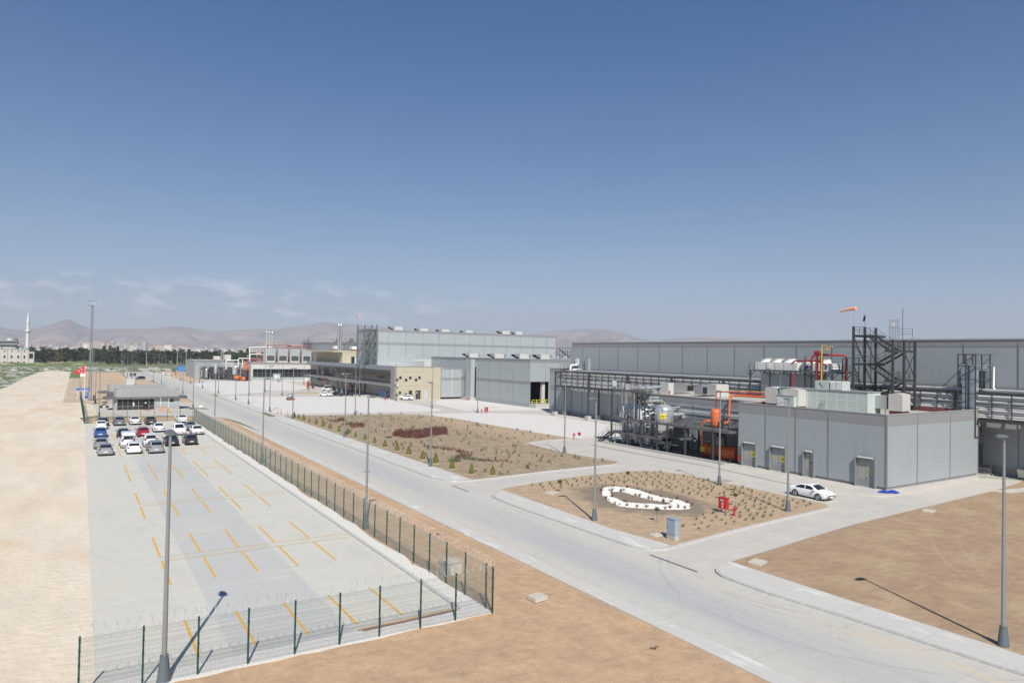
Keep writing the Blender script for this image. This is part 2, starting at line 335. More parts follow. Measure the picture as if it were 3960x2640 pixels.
def loam(M, NZ, x, y, z):
    a = M('SUBTRACT', x, 46.6); c = M('SUBTRACT', y, 49.8); u = M('ADD', M('MULTIPLY', a, .98), M('MULTIPLY', c, .12)); v = M('SUBTRACT', M('MULTIPLY', c, .98), M('MULTIPLY', a, .12))
    d = M('SQRT', M('ADD', M('POWER', M('DIVIDE', u, 5.9), 2.0), M('POWER', M('DIVIDE', v, 8.1), 2.0)))
    return M('MULTIPLY', M('SUBTRACT', M('ADD', 1.0, M('MULTIPLY', M('SUBTRACT', NZ(.5, 1, 1, 6, 4), .5), .9)), d), 5.0, clamp=True)
addmix(c_bed, loam, (.215,.17,.125))
def loamcrumb(M, NZ, x, y, z): return M('MULTIPLY', loam(M, NZ, x, y, z), M('MULTIPLY', M('SUBTRACT', NZ(3.5, 1, 1, 5, 9), .57), 6.0, clamp=True))
addmix(c_bed, loamcrumb, (.33,.26,.18))
c_plain = mat('plain', (.30,.225,.15), .95, var=.15, scale=.004, col2=(.13,.15,.075), thr=.50, soft=.08)
c_meadow = mat('meadow', (.11,.145,.05), .95, var=.25, scale=.05, col2=(.34,.30,.19), thr=.60, soft=.08)
c_rubble = mat('rubble', (.42,.40,.36), .95, var=.3, scale=.22, col2=(.11,.14,.05), thr=.485, soft=.04, detail=10, bump=1.0, bscale=1.2, aniso=(1,.45,1))

# ground sheet: fine near the camera, coarse far away, reaching the horizon
b = MB()
for (x0,x1,y0,y1,n) in ((-300,420,-120,600,24),):
    for i in range(n):
        for j in range(n):
            xa = x0+(x1-x0)*i/n; xb = x0+(x1-x0)*(i+1)/n; ya = y0+(y1-y0)*j/n; yb = y0+(y1-y0)*(j+1)/n
            b.quad((xa,ya,-.1),(xb,ya,-.1),(xb,yb,-.1),(xa,yb,-.1))
for (xa,xb,ya,yb) in ((-7000,-300,-3000,10400),(420,10400,-3000,10400),(-300,420,-3000,-120),(-300,420,600,10400)):
    b.quad((xa,ya,-.1),(xb,ya,-.1),(xb,yb,-.1),(xa,yb,-.1))
struct('ground', b, c_plain)
sheet('meadow', [(-260,520),(-60,470),(0,475),(60,505),(250,520),(420,560),(420,740),(-260,740)], -.07, c_meadow)
sheet('rubble_ground', [(-80,230),(-24,240),(-20,300),(-20,370),(-15,462),(0,458),(20,458),(40,480),(110,480),(250,490),(250,575),(-120,590),(-150,380)], -.055, c_rubble)
def ridge(name, x0, x1, y0, y1, h, m, seed, nx=60, ny=14, sc=.09):
    b = MB(); vs = []
    for j in range(ny+1):
        for i in range(nx+1):
            x = x0+(x1-x0)*i/nx; y = y0+(y1-y0)*j/ny; e = min(1, 4*min(i/nx, 1-i/nx, j/ny, 1-j/ny)*2)
            z = (mnoise.noise((x*sc+seed, y*sc*1.4, seed))+.45)*h*e; vs.append((x, y, max(-.06, z)))
    b.add(vs, [(j*(nx+1)+i, j*(nx+1)+i+1, (j+1)*(nx+1)+i+1, (j+1)*(nx+1)+i) for j in range(ny) for i in range(nx)])
    return struct(name, b, m, 180)
ridge('rubble_bank', -50, 120, 470, 520, 1.7, c_rubble, 3.1, 100, 26)
ridge('rubble_bank', -90, -20, 300, 460, 1.3, c_rubble, 7.7, 50, 60)
ridge('grassy_bank', -80, 30, 585, 640, 3.2, c_meadow, 5.2, 60, 20, .05)
c_grass = mat('verge_grass', (.12,.17,.05), .95, var=.3, scale=.6, bump=.8, bscale=3)
ridge('grass_verge', -3.2, 1.0, 365, 455, .8, c_grass, 2.2, 10, 40, .3)
c_stony = mat('stony_verge', (.40,.35,.28), .95, var=.35, scale=.6, col2=(.47,.36,.25), thr=.5, bump=1.0, bscale=2.0)
ridge('stony_verge', -3.0, 1.2, 205, 366, .55, c_stony, 4.4, 12, 90, .35)
sheet('dirt_track', [(-40,-30),(.8,-30),(.9,32.9),(1.3,33.4),(1.4,100),(1.6,146),(.6,160),(4,165),(3.2,198),(-.4,209),(-1.4,250),(-2.2,366),(-2.3,460),(-8,472),(-15,468),(-18,440),(-20,368),(-20.3,290),(-23,240),(-40,170)], -.012, c_track)
sheet('bare_soil', [(.6,-30),(25.75,-30),(25.75,130),(26.0,144.5),(25.3,150.2),(23.4,153.3),(19,156),(3,160),(1.0,150),(1.0,146.4),(19.4,146.4),(19.2,33),(.5,32.2)], -.02, c_soil)
sheet('far_soil', [(2.4,197),(26,199),(27.5,240),(27.8,306.5),(26.6,336.3),(21.9,341),(19.4,352),(19.7,400),(21,455),(0,458),(-2.2,440),(-1.6,300),(-.3,210)], -.035, c_far)
sheet('far_soil', [(37.4,300),(44.3,317),(52,358),(60,372),(110,372),(110,470),(40,470),(37,430)], -.035, c_far)
sheet('parking_lot', [(.95,33.1),(18,33.1),(18,146.0),(1.3,146.0)], 0, c_lot, -.1)
# big apron of the works, roads included
sheet('pavement', [(34.0,29.5),(130,31),(130,340),(80,345),(52,361),(37.0,300),(36.0,150),(34.0,150)], 0, c_side)
sheet('road', [(26.85,-30),(36.6,-30),(36.2,13),(35.6,22),(35.4,30),(34.6,38),(34.5,150),(34.9,160),(35.2,221),(35.8,260),(36,300),(36.8,354),(37.2,445),(39,466),(31,465),(21.5,455),(20.2,400),(19.8,348),(23.9,340),(27.4,336),(27.8,306),(27.6,240),(26,198),(3.2,198),(4,160.5),(15,159),(20.5,156),(24,153),(25.8,149),(26.85,140)], .004, c_road)
sheet('roadside_strip', [(25.7,-30),(26.85,-30),(26.85,120),(25.95,140),(25.7,130)], .045, c_walk, -.1)
sheet('gravel_strip', [(.35,31.9)] + [(x, 32.0+rnd.uniform(-.12,.12)) for x in range(2,19)] + [(19.35,32.0)] + [(19.25+rnd.uniform(-.18,.28), y) for y in range(34,146,2)] + [(18.15,146),(18.15,33.3),(.9,33.25),(.3,33.3)], .015, c_pebble, -.1)
# kerb along the lot
b = MB(); b.box(17.95,18.17,33.6,146.0,-.05,.13); b.box(.9,18.17,146.0,146.2,-.05,.13); struct('kerb', b, c_kerb)
# yellow bay markings
yel = mat('yellow_paint', (.62,.36,.06), .7, var=.12, scale=2)
b = MB()
for r, (y0, y1) in enumerate(((34.05,39.0),(45.3,50.35),(51.65,57.1),(63.7,68.75),(70.05,75.5),(82.0,87.2),(88.4,94.3),(100.6,105.6),(107.0,112.5),(119.2,124.2),(125.6,131),(137.5,142.6))):
    for k in range(5):
        x = 5+2.5*k
        b.quad((x-.07,y0,.005),(x+.07,y0,.005),(x+.07,y1,.005),(x-.07,y1,.005))
for y in (50.45,51.5,68.85,69.9,87.3,88.3,105.7,106.8,124.3,125.4):
    b.quad((4.95,y-.05,.006),(17.9,y-.05,.006),(17.9,y+.05,.006),(4.95,y+.05,.006))
struct('bay_marking', b, yel)
# islands
def island(outer, walk, soilm, walkname='pavement'):
    o = fillet(outer, .9, 4)
    b = MB(); b.prism(o, -.05, .13); struct('kerb', b, c_kerb)
    inn = inset(o, .22); b = MB(); b.prism(inn, .13, .15, side=True); struct('garden_bed', b, soilm)
    if walk:
        b = MB(); b.prism(walk, .13, .154); struct(walkname, b, c_walk)
    return inn
ISL1 = island([(34.1,146.5),(34.0,110),(33.8,69.5),(34.6,66.4),(37.3,66.0),(48.6,67.2),(58.8,67.5),(61.2,68.9),(60.4,72),(59.3,79),(60.3,90.3),(64.5,91.5),(70.6,91.7),(70.1,100),(69.4,112),(68.8,131),(66.5,141.3),(62.4,145),(55.8,145.9),(41.5,148.5),(36,149.3)],
    [(34.22,146.3),(34.12,110),(33.93,70),(34.75,66.6),(37.2,66.3),(37.3,148.8),(36.1,149.0)], c_dry)
ISL2 = island([(35.3,58.9),(37.6,60.7),(43,61.8),(51.4,63),(57.2,62.7),(60.4,61.3),(61.6,57.5),(61.7,42),(61.8,39.6),(60.5,38.4),(52.4,37.8),(45,37.1),(38.7,36.3),(36.5,36.0),(35.2,36.5),(34.7,38),(34.5,44),(34.3,52),(34.5,57.2)],
    [(34.62,56.9),(34.43,52),(34.62,44),(34.82,38.2),(35.32,36.75),(36.6,36.3),(37.4,36.5),(36.7,42.1),(36.9,48),(37.1,59.8),(35.5,58.6)], c_bed)
ISL3 = [(35.1,28.9),(35.2,29.9),(35.55,30.6),(36.1,31.15),(37.0,31.5),(38.2,31.7),(42.7,32.2),(49.5,33),(56.2,33.7),(66.6,34.2),(84.3,35.0),(85.0,33.4),(96,32.2),(130,31),(130,-30),(36.4,-30),(36.2,13),(35.6,22),(35.1,26)]
b = MB(); b.prism(ISL3, -.05, .12); struct('kerb', b, c_kerb)
b = MB(); b.prism(inset(ISL3, .15), .12, .135); struct('bare_soil', b, c_soil2)
b = MB(); b.prism([(35.22,28.9),(35.32,29.85),(35.65,30.5),(36.2,31.02),(37.1,31.38),(38.1,31.55),(38.15,24),(38.4,16),(38.6,-30),(36.52,-30),(36.32,13),(35.72,22),(35.22,26)], .125, .139); struct('pavement', b, c_walk)
sheet('bare_soil', [(86.2,35.2),(94,36),(99,37.2),(130,38.5),(130,32.6),(96,33.6)], .012, c_soil2)
# dark watered loam round the pebble figure
dk = fillet([(41.6,55.6),(44,57.2),(48,57.6),(51.4,56.2),(52.0,51.6),(53.0,46),(50.6,42.7),(45.6,41.9),(42.1,43.2),(40.7,46.8),(40.6,52)], 1.5, 5)
# gravel yards with kerb edges
def yard(name, pts):
    o = fillet(pts, 2.0, 4); b = MB(); b.prism(o, -.02, .07); struct('kerb', b, c_kerb); b = MB(); b.prism(inset(o, .18), .07, .085); struct(name, b, c_gravel)
yard('gravel_yard', [(37.3,156.6),(52.5,153.4),(67.9,150.8),(75.3,149.8),(77.0,153.4),(78.6,205),(64.5,209.7),(57.3,211.8),(49,214.5),(40.1,221),(37.4,220)])
yard('gravel_yard', [(37.6,229),(41,227.5),(51.7,234),(55.4,245),(61,247),(67.1,246.5),(76,262),(79,316),(68,316.8),(52.3,325),(46,318),(38.6,300)])
yard('gravel_yard', [(80.6,150.4),(85,147.6),(97,144.8),(101.9,144),(112,146),(112,151.1),(102.2,151.1),(101.9,181.2),(91.2,184.4),(83,171)])
yard('gravel_yard', [(71.2,92.2),(80,91.3),(92.6,90.6),(93.2,131),(88.3,137.5),(79.9,141.7),(70,143.6),(66.8,142.5),(69.1,131.4),(69.7,112),(70.4,100)])
b = MB()
for y0, y1 in ((160.5,221),(231,300)):
    b.prism([(34.9+(y0-160)*.007,y0),(37.1+(y0-160)*.005,y0),(37.1+(y1-160)*.005,y1),(34.9+(y1-160)*.007,y1)], -.02, .12)
b.prism([(36,302),(38.2,302),(38.9,445),(37.2,445)], -.05, .10)
struct('pavement', b, c_walk)
# footpath and low bund along the plant
b = MB(); b.prism(fillet([(68.6,84.4),(68.4,74),(69,59),(68,51),(67.7,43.2),(70.6,39.1),(73,38.8),(93.4,39.8),(96.4,42),(96.4,60),(74,61),(72.4,62),(72.2,78),(71.8,85.4)], .8), -.02, .12); struct('pavement', b, c_side)
b = MB(); b.prism([(96.3,40.3),(99,39.6),(101.5,40.6),(101.5,60),(96.3,60)], -.02, .12); struct('pavement', b, c_side)
# plinth slab along the tall hall
b = MB(); b.prism([(93.4,92),(98.2,92),(98.2,136.9),(97.4,137.5),(93.8,133)], -.02, .10); struct('pavement', b, c_walk)
# round planting island of the forecourt
b = MB(); b.lathe([(4.3,0),(4.3,.14),(4.0,.16),(2.5,.28),(0.01,.42)], 40, (65,229,0)); struct('garden_bed', b, mat('forecourt_soil', (.42,.33,.22), .95, var=.2, scale=1.2))

# hills: terrain rising behind the town; ridge heights follow the skyline of the place
PROF = [(-70,-3),(-55,.030),(-40,.028),(-25,.024),(-12,.021)]
pr_ = []
for x, z in ((-705,212),(-596,187),(-430,196),(-309,236),(-212,270),(-155,312),(-96,320),(-45,297),(24,259),(120,225),(199,220),(331,232),(744,250),(886,280),(983,286),(1131,275),(1313,243),(1430,251),(1743,266),(1909,290),(2098,279),(2290,320),(2587,366),(2718,412),(2948,391),(3271,386),(3700,352),(4300,300),(5200,290),(6052,338),(6393,406),(6928,460),(7400,475),(7727,488),(8089,417),(8401,349),(8830,300),(9160,360),(10335,440),(10975,420),(14000,430),(17000,560),(17632,640),(18076,600),(22000,450)):
    pr_.append((math.degrees(math.atan2(x, 9000)), (z-14)/math.hypot(x, 9000)))
PROF = [(-80,.03),(-60,.028),(-40,.026),(-20,.022),(-8,.0205)] + pr_ + [(80,.018)]
def prof(a):
    for (a0,h0),(a1,h1) in zip(PROF, PROF[1:]):
        if a0 <= a <= a1:
            t = (a-a0)/(a1-a0); return h0+(h1-h0)*t
    return .02
b = MB(); vs = []; NA = 620; RS = [4300,4600,5000,5500,6000,6500,7000,7400,7800,8200,8600,9000,9500,10200]
for j, R in enumerate(RS):
    for i in range(NA+1):
        a = -40+ 112*i/NA; ar = math.radians(a); x = math.sin(ar)*R; y = math.cos(ar)*R
        t = (R-4300)/(9000-4300); k = (max(0,t)**1.9) if t <= 1 else max(0, 1-(t-1)*1.6)
        n = mnoise.fractal((x*.0009, y*.0009, 1.3), 1.0, 2.1, 6)
        n2 = abs(mnoise.fractal((x*.0025, y*.0025, 6.3), 1.0, 2.1, 4))
        crest = min(1, abs(R-9000)/1500)
        h = 9000*prof(a)*k + 14*k + (n*170 - n2*230)*crest*min(1, t*2.2)*k**.5
        vs.append((x, y, max(-.5, h) if R > 4300 else -.5))
b.add(vs, [(j*(NA+1)+i+1, j*(NA+1)+i, (j+1)*(NA+1)+i, (j+1)*(NA+1)+i+1) for j in range(len(RS)-1) for i in range(NA)])
c_hill = mat('hill_ground', (.39,.295,.235), .95, bump=1.0, bscale=.006, bdist=70, var=.3, scale=.0012, col2=(.22,.17,.14), thr=.5, soft=.1)
addmix(c_hill, lambda M,NZ,x,y,z: M('MULTIPLY', M('SUBTRACT', NZ(.0011, 1, 1, 7, 3), .66), 12.0, clamp=True), (.10,.12,.08))
addmix(c_hill, lambda M,NZ,x,y,z: M('MULTIPLY', M('SUBTRACT', NZ(.002, .6, 1, 7, 9), .67), 12.0, clamp=True), (.55,.47,.36))
struct('hills', b, c_hill, 180)
# ============================================================ common materials
m_panel = mat('panel_grey', (.300,.335,.352), .45, var=.03, scale=.15, stripes=(2, 5.0, .01), bump=.28)
m_panel_l = mat('panel_pale', (.335,.37,.378), .45, var=.03, scale=.15, stripes=(2, 5.0, .01), bump=.28)
for _m in (m_panel, m_panel_l): addmix(_m, lambda M,NZ,x,y,z: M('MULTIPLY', M('MULTIPLY', M('SUBTRACT', NZ(.22, 9, 9, 5, 3), .52), 3.0, clamp=True), .38), (.215,.225,.225))
m_band = mat('band_grey', (.245,.25,.26), .5, var=.04, scale=.3)
m_trim = mat('trim_grey', (.20,.21,.215), .45)
m_cap = mat('coping', (.30,.31,.315), .4)
m_roof = mat('roof_membrane', (.42,.40,.36), .8, var=.08, scale=.6)
m_redroof = mat('red_flashing', (.17,.045,.035), .7, var=.15, scale=1)
m_steel = mat('painted_steel', (.045,.052,.053), .5, var=.1, scale=2)
m_grate = mat('grating', (.10,.105,.105), .6, var=.1, scale=3)
m_galv = mat('galvanised', (.50,.51,.52), .38, .75, var=.12, scale=2.5)
m_chrome = mat('bright_cladding', (.66,.67,.68), .25, .6, var=.08, scale=1.8, stripes=(2, 1.1, .01), bump=.2)
m_pipe = mat('clad_pipe', (.72,.72,.71), .38, .35, var=.08, scale=1.2)
m_white = mat('white_paint', (.72,.72,.70), .5, var=.04, scale=1)
m_offw = mat('off_white', (.50,.49,.46), .55, var=.05, scale=.8)
m_glass = mat('dark_glass', (.015,.018,.02), .04, spec=.8)
m_black = mat('black_rubber', (.02,.02,.02), .7)
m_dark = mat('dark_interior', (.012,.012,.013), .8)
m_red = mat('red_paint', (.45,.02,.025), .4)
m_dred = mat('dark_red_pipe', (.30,.03,.03), .4)
m_orange = mat('orange_paint', (.70,.14,.03), .35, var=.06, scale=2)
m_yellow = mat('yellow_pipe', (.70,.46,.06), .45)
m_ysign = mat('yellow_sign', (.80,.70,.03), .5)
m_tan = mat('tan_render', (.43,.385,.29), .8, var=.03, scale=.3)
m_conc = mat('cast_concrete', (.42,.41,.39), .85, var=.12, scale=2)
m_blue = mat('blue_paint', (.03,.10,.42), .45)
m_pole = mat('lamp_pole', (.27,.28,.285), .42, .35, var=.05, scale=1)
m_boot = mat('pole_boot', (.10,.125,.14), .55)
m_green = mat('fence_green', (.012,.05,.038), .45)
m_wire = mat('fence_wire', (.20,.235,.21), .45, .3)
m_razor = mat('razor_wire', (.50,.51,.52), .6, .2)
# ============================================================ lamp posts
def lamp(kind='single'):
    r = thing('street_lamp', 'x', 'street lamp', group='grey street lamps along the roads and yards')
    b = MB(); b.lathe([(.30,0),(.30,.03),(.27,.06),(.165,1.05),(.175,1.06),(.175,1.10),(.14,1.12)], 12); obj('pole_base', b, m_boot, r, 30)
    b = MB(); b.cyl((0,0,1.0),(0,0,10.3),.108,.058,10); obj('pole', b, m_pole, r, 40)
    for s in ((1,) if kind == 'single' else (1,-1)):
        b = MB(); vs = []; N = 14; L = .92
        for i in range(9):
            t = i/8; x = -.12+L*t; wd = .235*math.sin(PI*min(1, .12+.88*t)**.8)**.6 if i < 8 else .05; wd = max(.04, wd); ht = .13*math.sin(PI*(.08+.86*t))**.6
            for k in range(N):
                a = 2*PI*k/N; z = math.sin(a)*ht*(1.0 if math.sin(a) > 0 else .35)
                vs.append((s*x, math.cos(a)*wd, 10.38+z+.05*t))
        b.add(vs, [tuple((i*N+k, i*N+(k+1)%N, (i+1)*N+(k+1)%N, (i+1)*N+k)[::s]) for i in range(8) for k in range(N)] + [tuple(range(N)), tuple(range(8*N+N-1, 8*N-1, -1))])
        hd = obj('lamp_head', b, mat('lamp_shell', (.17,.175,.18), .32, .3), r, 50)
        b = MB(); b.box(.25*s-.2, .25*s+.2, -.12,.12, 10.345,10.36); obj('lens', b, m_white, hd)
    return r
L1 = lamp(); L2 = lamp('twin'); used = set()
def put_lamp(x, y, face, label, twin=False, s=1.0):
    base = L2 if twin else L1
    if base.name in used: o = dup(base, (x,y,0), face, label)
    else:
        used.add(base.name); o = base; o.location = (x,y,0); o.rotation_euler = (0,0,face); o['label'] = label
    o.scale = (s,s,s)
W_ = PI; E_ = 0; N_ = PI/2
put_lamp(3.4,32.3,N_, 'tall grey lamp post rising before the mesh fence at the near end of the lot')
put_lamp(38.8,15.5,W_, 'tall grey lamp post nearest the camera, in bare soil right of the main road')
put_lamp(37.2,45.1,W_, 'grey lamp post in the pebble-figure bed, beside its pavement along the main road')
put_lamp(55.3,39.4,W_, 'grey lamp post before the white saloon car, at the corner of the planted bed')
put_lamp(59.8,51.2,W_, 'grey lamp post at the back edge of the planted bed before the orange tank')
put_lamp(36.9,76.3,W_, 'grey lamp post among the last small cypresses')
put_lamp(58.9,78.3,W_, 'grey lamp post at the inner corner of the dry bed beside the plant road')
put_lamp(37.0,108.6,W_, 'twin-headed lamp post in the middle of the cypress row', True)
put_lamp(37.3,141.8,W_, 'twin-headed lamp post at the start of the cypress row by the junction', True)
put_lamp(51.9,145.8,N_, 'grey lamp post on the back edge of the dry bed facing the white gravel yard')
put_lamp(81.0,142.4,W_, 'grey lamp post beside the red hydrant box on the gravel')
put_lamp(76.0,156.9,W_, 'grey lamp post at the gravel tip where two yard roads meet')
put_lamp(77.9,184.7,W_, 'grey lamp post before the tan end wall of the glazed office')
put_lamp(75.1,207.3,W_, 'grey lamp post by the three cars parked at the office entrance')
put_lamp(19.75,52.4,E_, 'grey lamp post just outside the long mesh fence, nearest of its row')
put_lamp(19.8,89.0,E_, 'grey lamp post just outside the long mesh fence, second of its row')
put_lamp(19.9,125.4,E_, 'grey lamp post just outside the long mesh fence, at its far end')
put_lamp(37.3,161.6,W_, 'twin-headed lamp post on the gravel yard by the two red and white bollards', True)
put_lamp(37.5,185.7,W_, 'first lamp post beyond the bollards on the roadside edge of the gravel yard')
put_lamp(37.5,202.8,W_, 'second lamp post beyond the bollards on the roadside edge of the gravel yard')
put_lamp(38.1,234.6,W_, 'lamp post at the mouth of the drive to the roundabout')
put_lamp(38.2,268.0,N_, 'twin-headed lamp post on the far gravel yard', True)
put_lamp(45.3,223.9,N_, 'lamp post on the near side of the drive to the roundabout')
put_lamp(53.9,217.9,N_, 'lamp post on the gravel behind the vent cap with the red base')
put_lamp(53.8,240.5,N_, 'twin-headed lamp post on the small concrete pad of the far yard', True)
put_lamp(42.8,308.6,W_, 'lamp post where the gravel meets the orange soil before the grey annexe')
put_lamp(74.7,308.9,N_, 'lamp post before the doors of the long boiler house')
put_lamp(81.0,291.5,N_, 'lamp post at the far corner of the glazed office')
put_lamp(80.4,263.5,N_, 'lamp post against the long glass front of the office')
put_lamp(38.7,303.4,W_, 'right-hand lamp of the far road, nearest of its line')
put_lamp(38.8,335.7,W_, 'right-hand lamp of the far road, second of its line')
put_lamp(38.9,371,W_, 'right-hand lamp of the far road, third of its line')
put_lamp(39.1,403.5,W_, 'right-hand lamp of the far road, fourth of its line')
put_lamp(39.6,442,W_, 'right-hand lamp of the far road, farthest of its line')
put_lamp(3.8,157.7,E_, 'lamp post just behind the parking lot in front of the gatehouse')
put_lamp(3.9,199.1,E_, 'lamp post between the lattice mast and the second gatehouse')
put_lamp(23.1,175.7,E_, 'lamp post on the traffic island right of the gatehouse')
put_lamp(27.8,234.7,E_, 'lamp post behind the gatehouse canopy on the road edge')
put_lamp(27.8,299.4,E_, 'left-hand lamp of the far road, nearest of its line')
put_lamp(26.8,321.7,E_, 'left-hand lamp of the far road, second of its line')
put_lamp(20.9,357.7,E_, 'left-hand lamp of the far road, third of its line, by the black hatchback')
put_lamp(21.1,392.4,E_, 'left-hand lamp of the far road, fourth of its line')
put_lamp(21.3,427.8,E_, 'left-hand lamp of the far road, fifth of its line')
put_lamp(21.4,453.3,E_, 'left-hand lamp of the far road, farthest of its line')
for i, (x,y,hh) in enumerate(((47.9,707,22),(46.4,620,21),(71.7,647,23),(72.9,600,22),(9,690,21))):
    b = MB(); b.cyl((0,0,0),(0,0,hh*.52),.25,.14,8); o = obj('utility_pole', b, m_conc, None, 40); o.location = (x,y,0)
    tag(o, ['concrete utility pole standing before the dark trees, second from left','concrete utility pole in the meadow, third from left','concrete utility pole before the trees, fourth from left','concrete utility pole nearest the grey annexe, fifth from left','concrete utility pole before the trees, behind the lattice mast'][i], 'utility pole', 'bare utility poles in the meadow')
# ============================================================ fences
def fence(name, label, a, b_, npost, cat='fence', razor=False, posts=None, h=2.43, wires=True):
    a = Vector((*a,0)); b_ = Vector((*b_,0)); d = b_-a; Ln = d.length; d.normalize(); nrm = Vector((-d.y, d.x, 0)); yaw = math.atan2(d.y, d.x)
    r = thing(name, label, cat, tuple(a), yaw)
    ps = posts if posts else [Ln*i/(npost-1) for i in range(npost)]
    p0 = None
    for k, t in enumerate(ps):
        if k >= 100: break
        if p0 is None:
            b = MB(); b.box(-.035,.035,-.035,.035,-.1,h+.02); b.box(-.04,.04,-.04,.04,h+.02,h+.05)
            for z in (.25,.8,1.35,1.9,2.35): b.box(-.045,.045,-.05,.04,z-.02,z+.02)
            p0 = obj('post', b, m_green, r); p0.location = (t,0,0)
        else:
            c = p0.copy(); COL.objects.link(c); c.parent = r; c.location = (t,0,0)
    if wires:
        b = MB(); n = int(Ln/.055)
        for i in range(n+1):
            x = Ln*i/n; w = .0031
            b.add([(x-w,-w,.06),(x+w,-w,.06),(x,w,.06),(x-w,-w,h-.02),(x+w,-w,h-.02),(x,w,h-.02)], [(0,1,4,3),(1,2,5,4),(2,0,3,5)])
        for z in (.1,.14,.34,.54,.66,.72,.92,1.12,1.22,1.28,1.48,1.68,1.78,1.84,2.04,2.24,2.34,2.40):
            b.box(0,Ln,-.010,-.003,z-.003,z+.003)
        obj('wire_mesh', b, m_wire, r)
    if razor:
        b = MB(); pts = []; turns = int(Ln/razor); seg = 12
        for i in range(turns*seg+1):
            t = i/seg; a_ = 2*PI*t; pts.append((t*razor*Ln/(turns*razor), math.sin(a_)*.27, h+.17+math.cos(a_)*.29))
        b.tube(pts, .007, 3, False); obj('razor_wire', b, m_razor, r)
    return r
fence('mesh_fence', 'green posted wire mesh fence across the near end of the parking lot', (.3,32.3), (19.35,31.95), 10, razor=.42, posts=[.05,2.3,4.4,6.45,8.5,10.6,12.6,14.8,16.8,19.03])
fence('mesh_fence', 'long green mesh fence with coiled razor wire between parking lot and main road', (19.35,31.95), (19.45,146.8), 49, razor=.42, posts=[.03,.75]+[3.15+2.4*i for i in range(47)])
fence('mesh_fence', 'wire mesh fence with thin posts at the far end of the parking lot', (1.3,147.4), (19.35,147.1), 9, h=2.2)
fence('mesh_fence', 'green boundary fence beside the dirt track running to the blue notice board', (1.25,147.6), (.8,217), 30, h=2.4)
b = MB()
for k in range(6): b.bar((0,.25*k,0),(0,.25*k,1.3),.03)
for z in (.1,.6,1.3): b.bar((0,-.1,z),(0,1.4,z),.04)
o = obj('gate_leaf', b, m_galv); o.location = (2.2,148.6,0); o.rotation_euler = (.1,0,.9); tag(o, 'small grey barred gate leaf leaning open behind the boundary fence corner', 'gate')
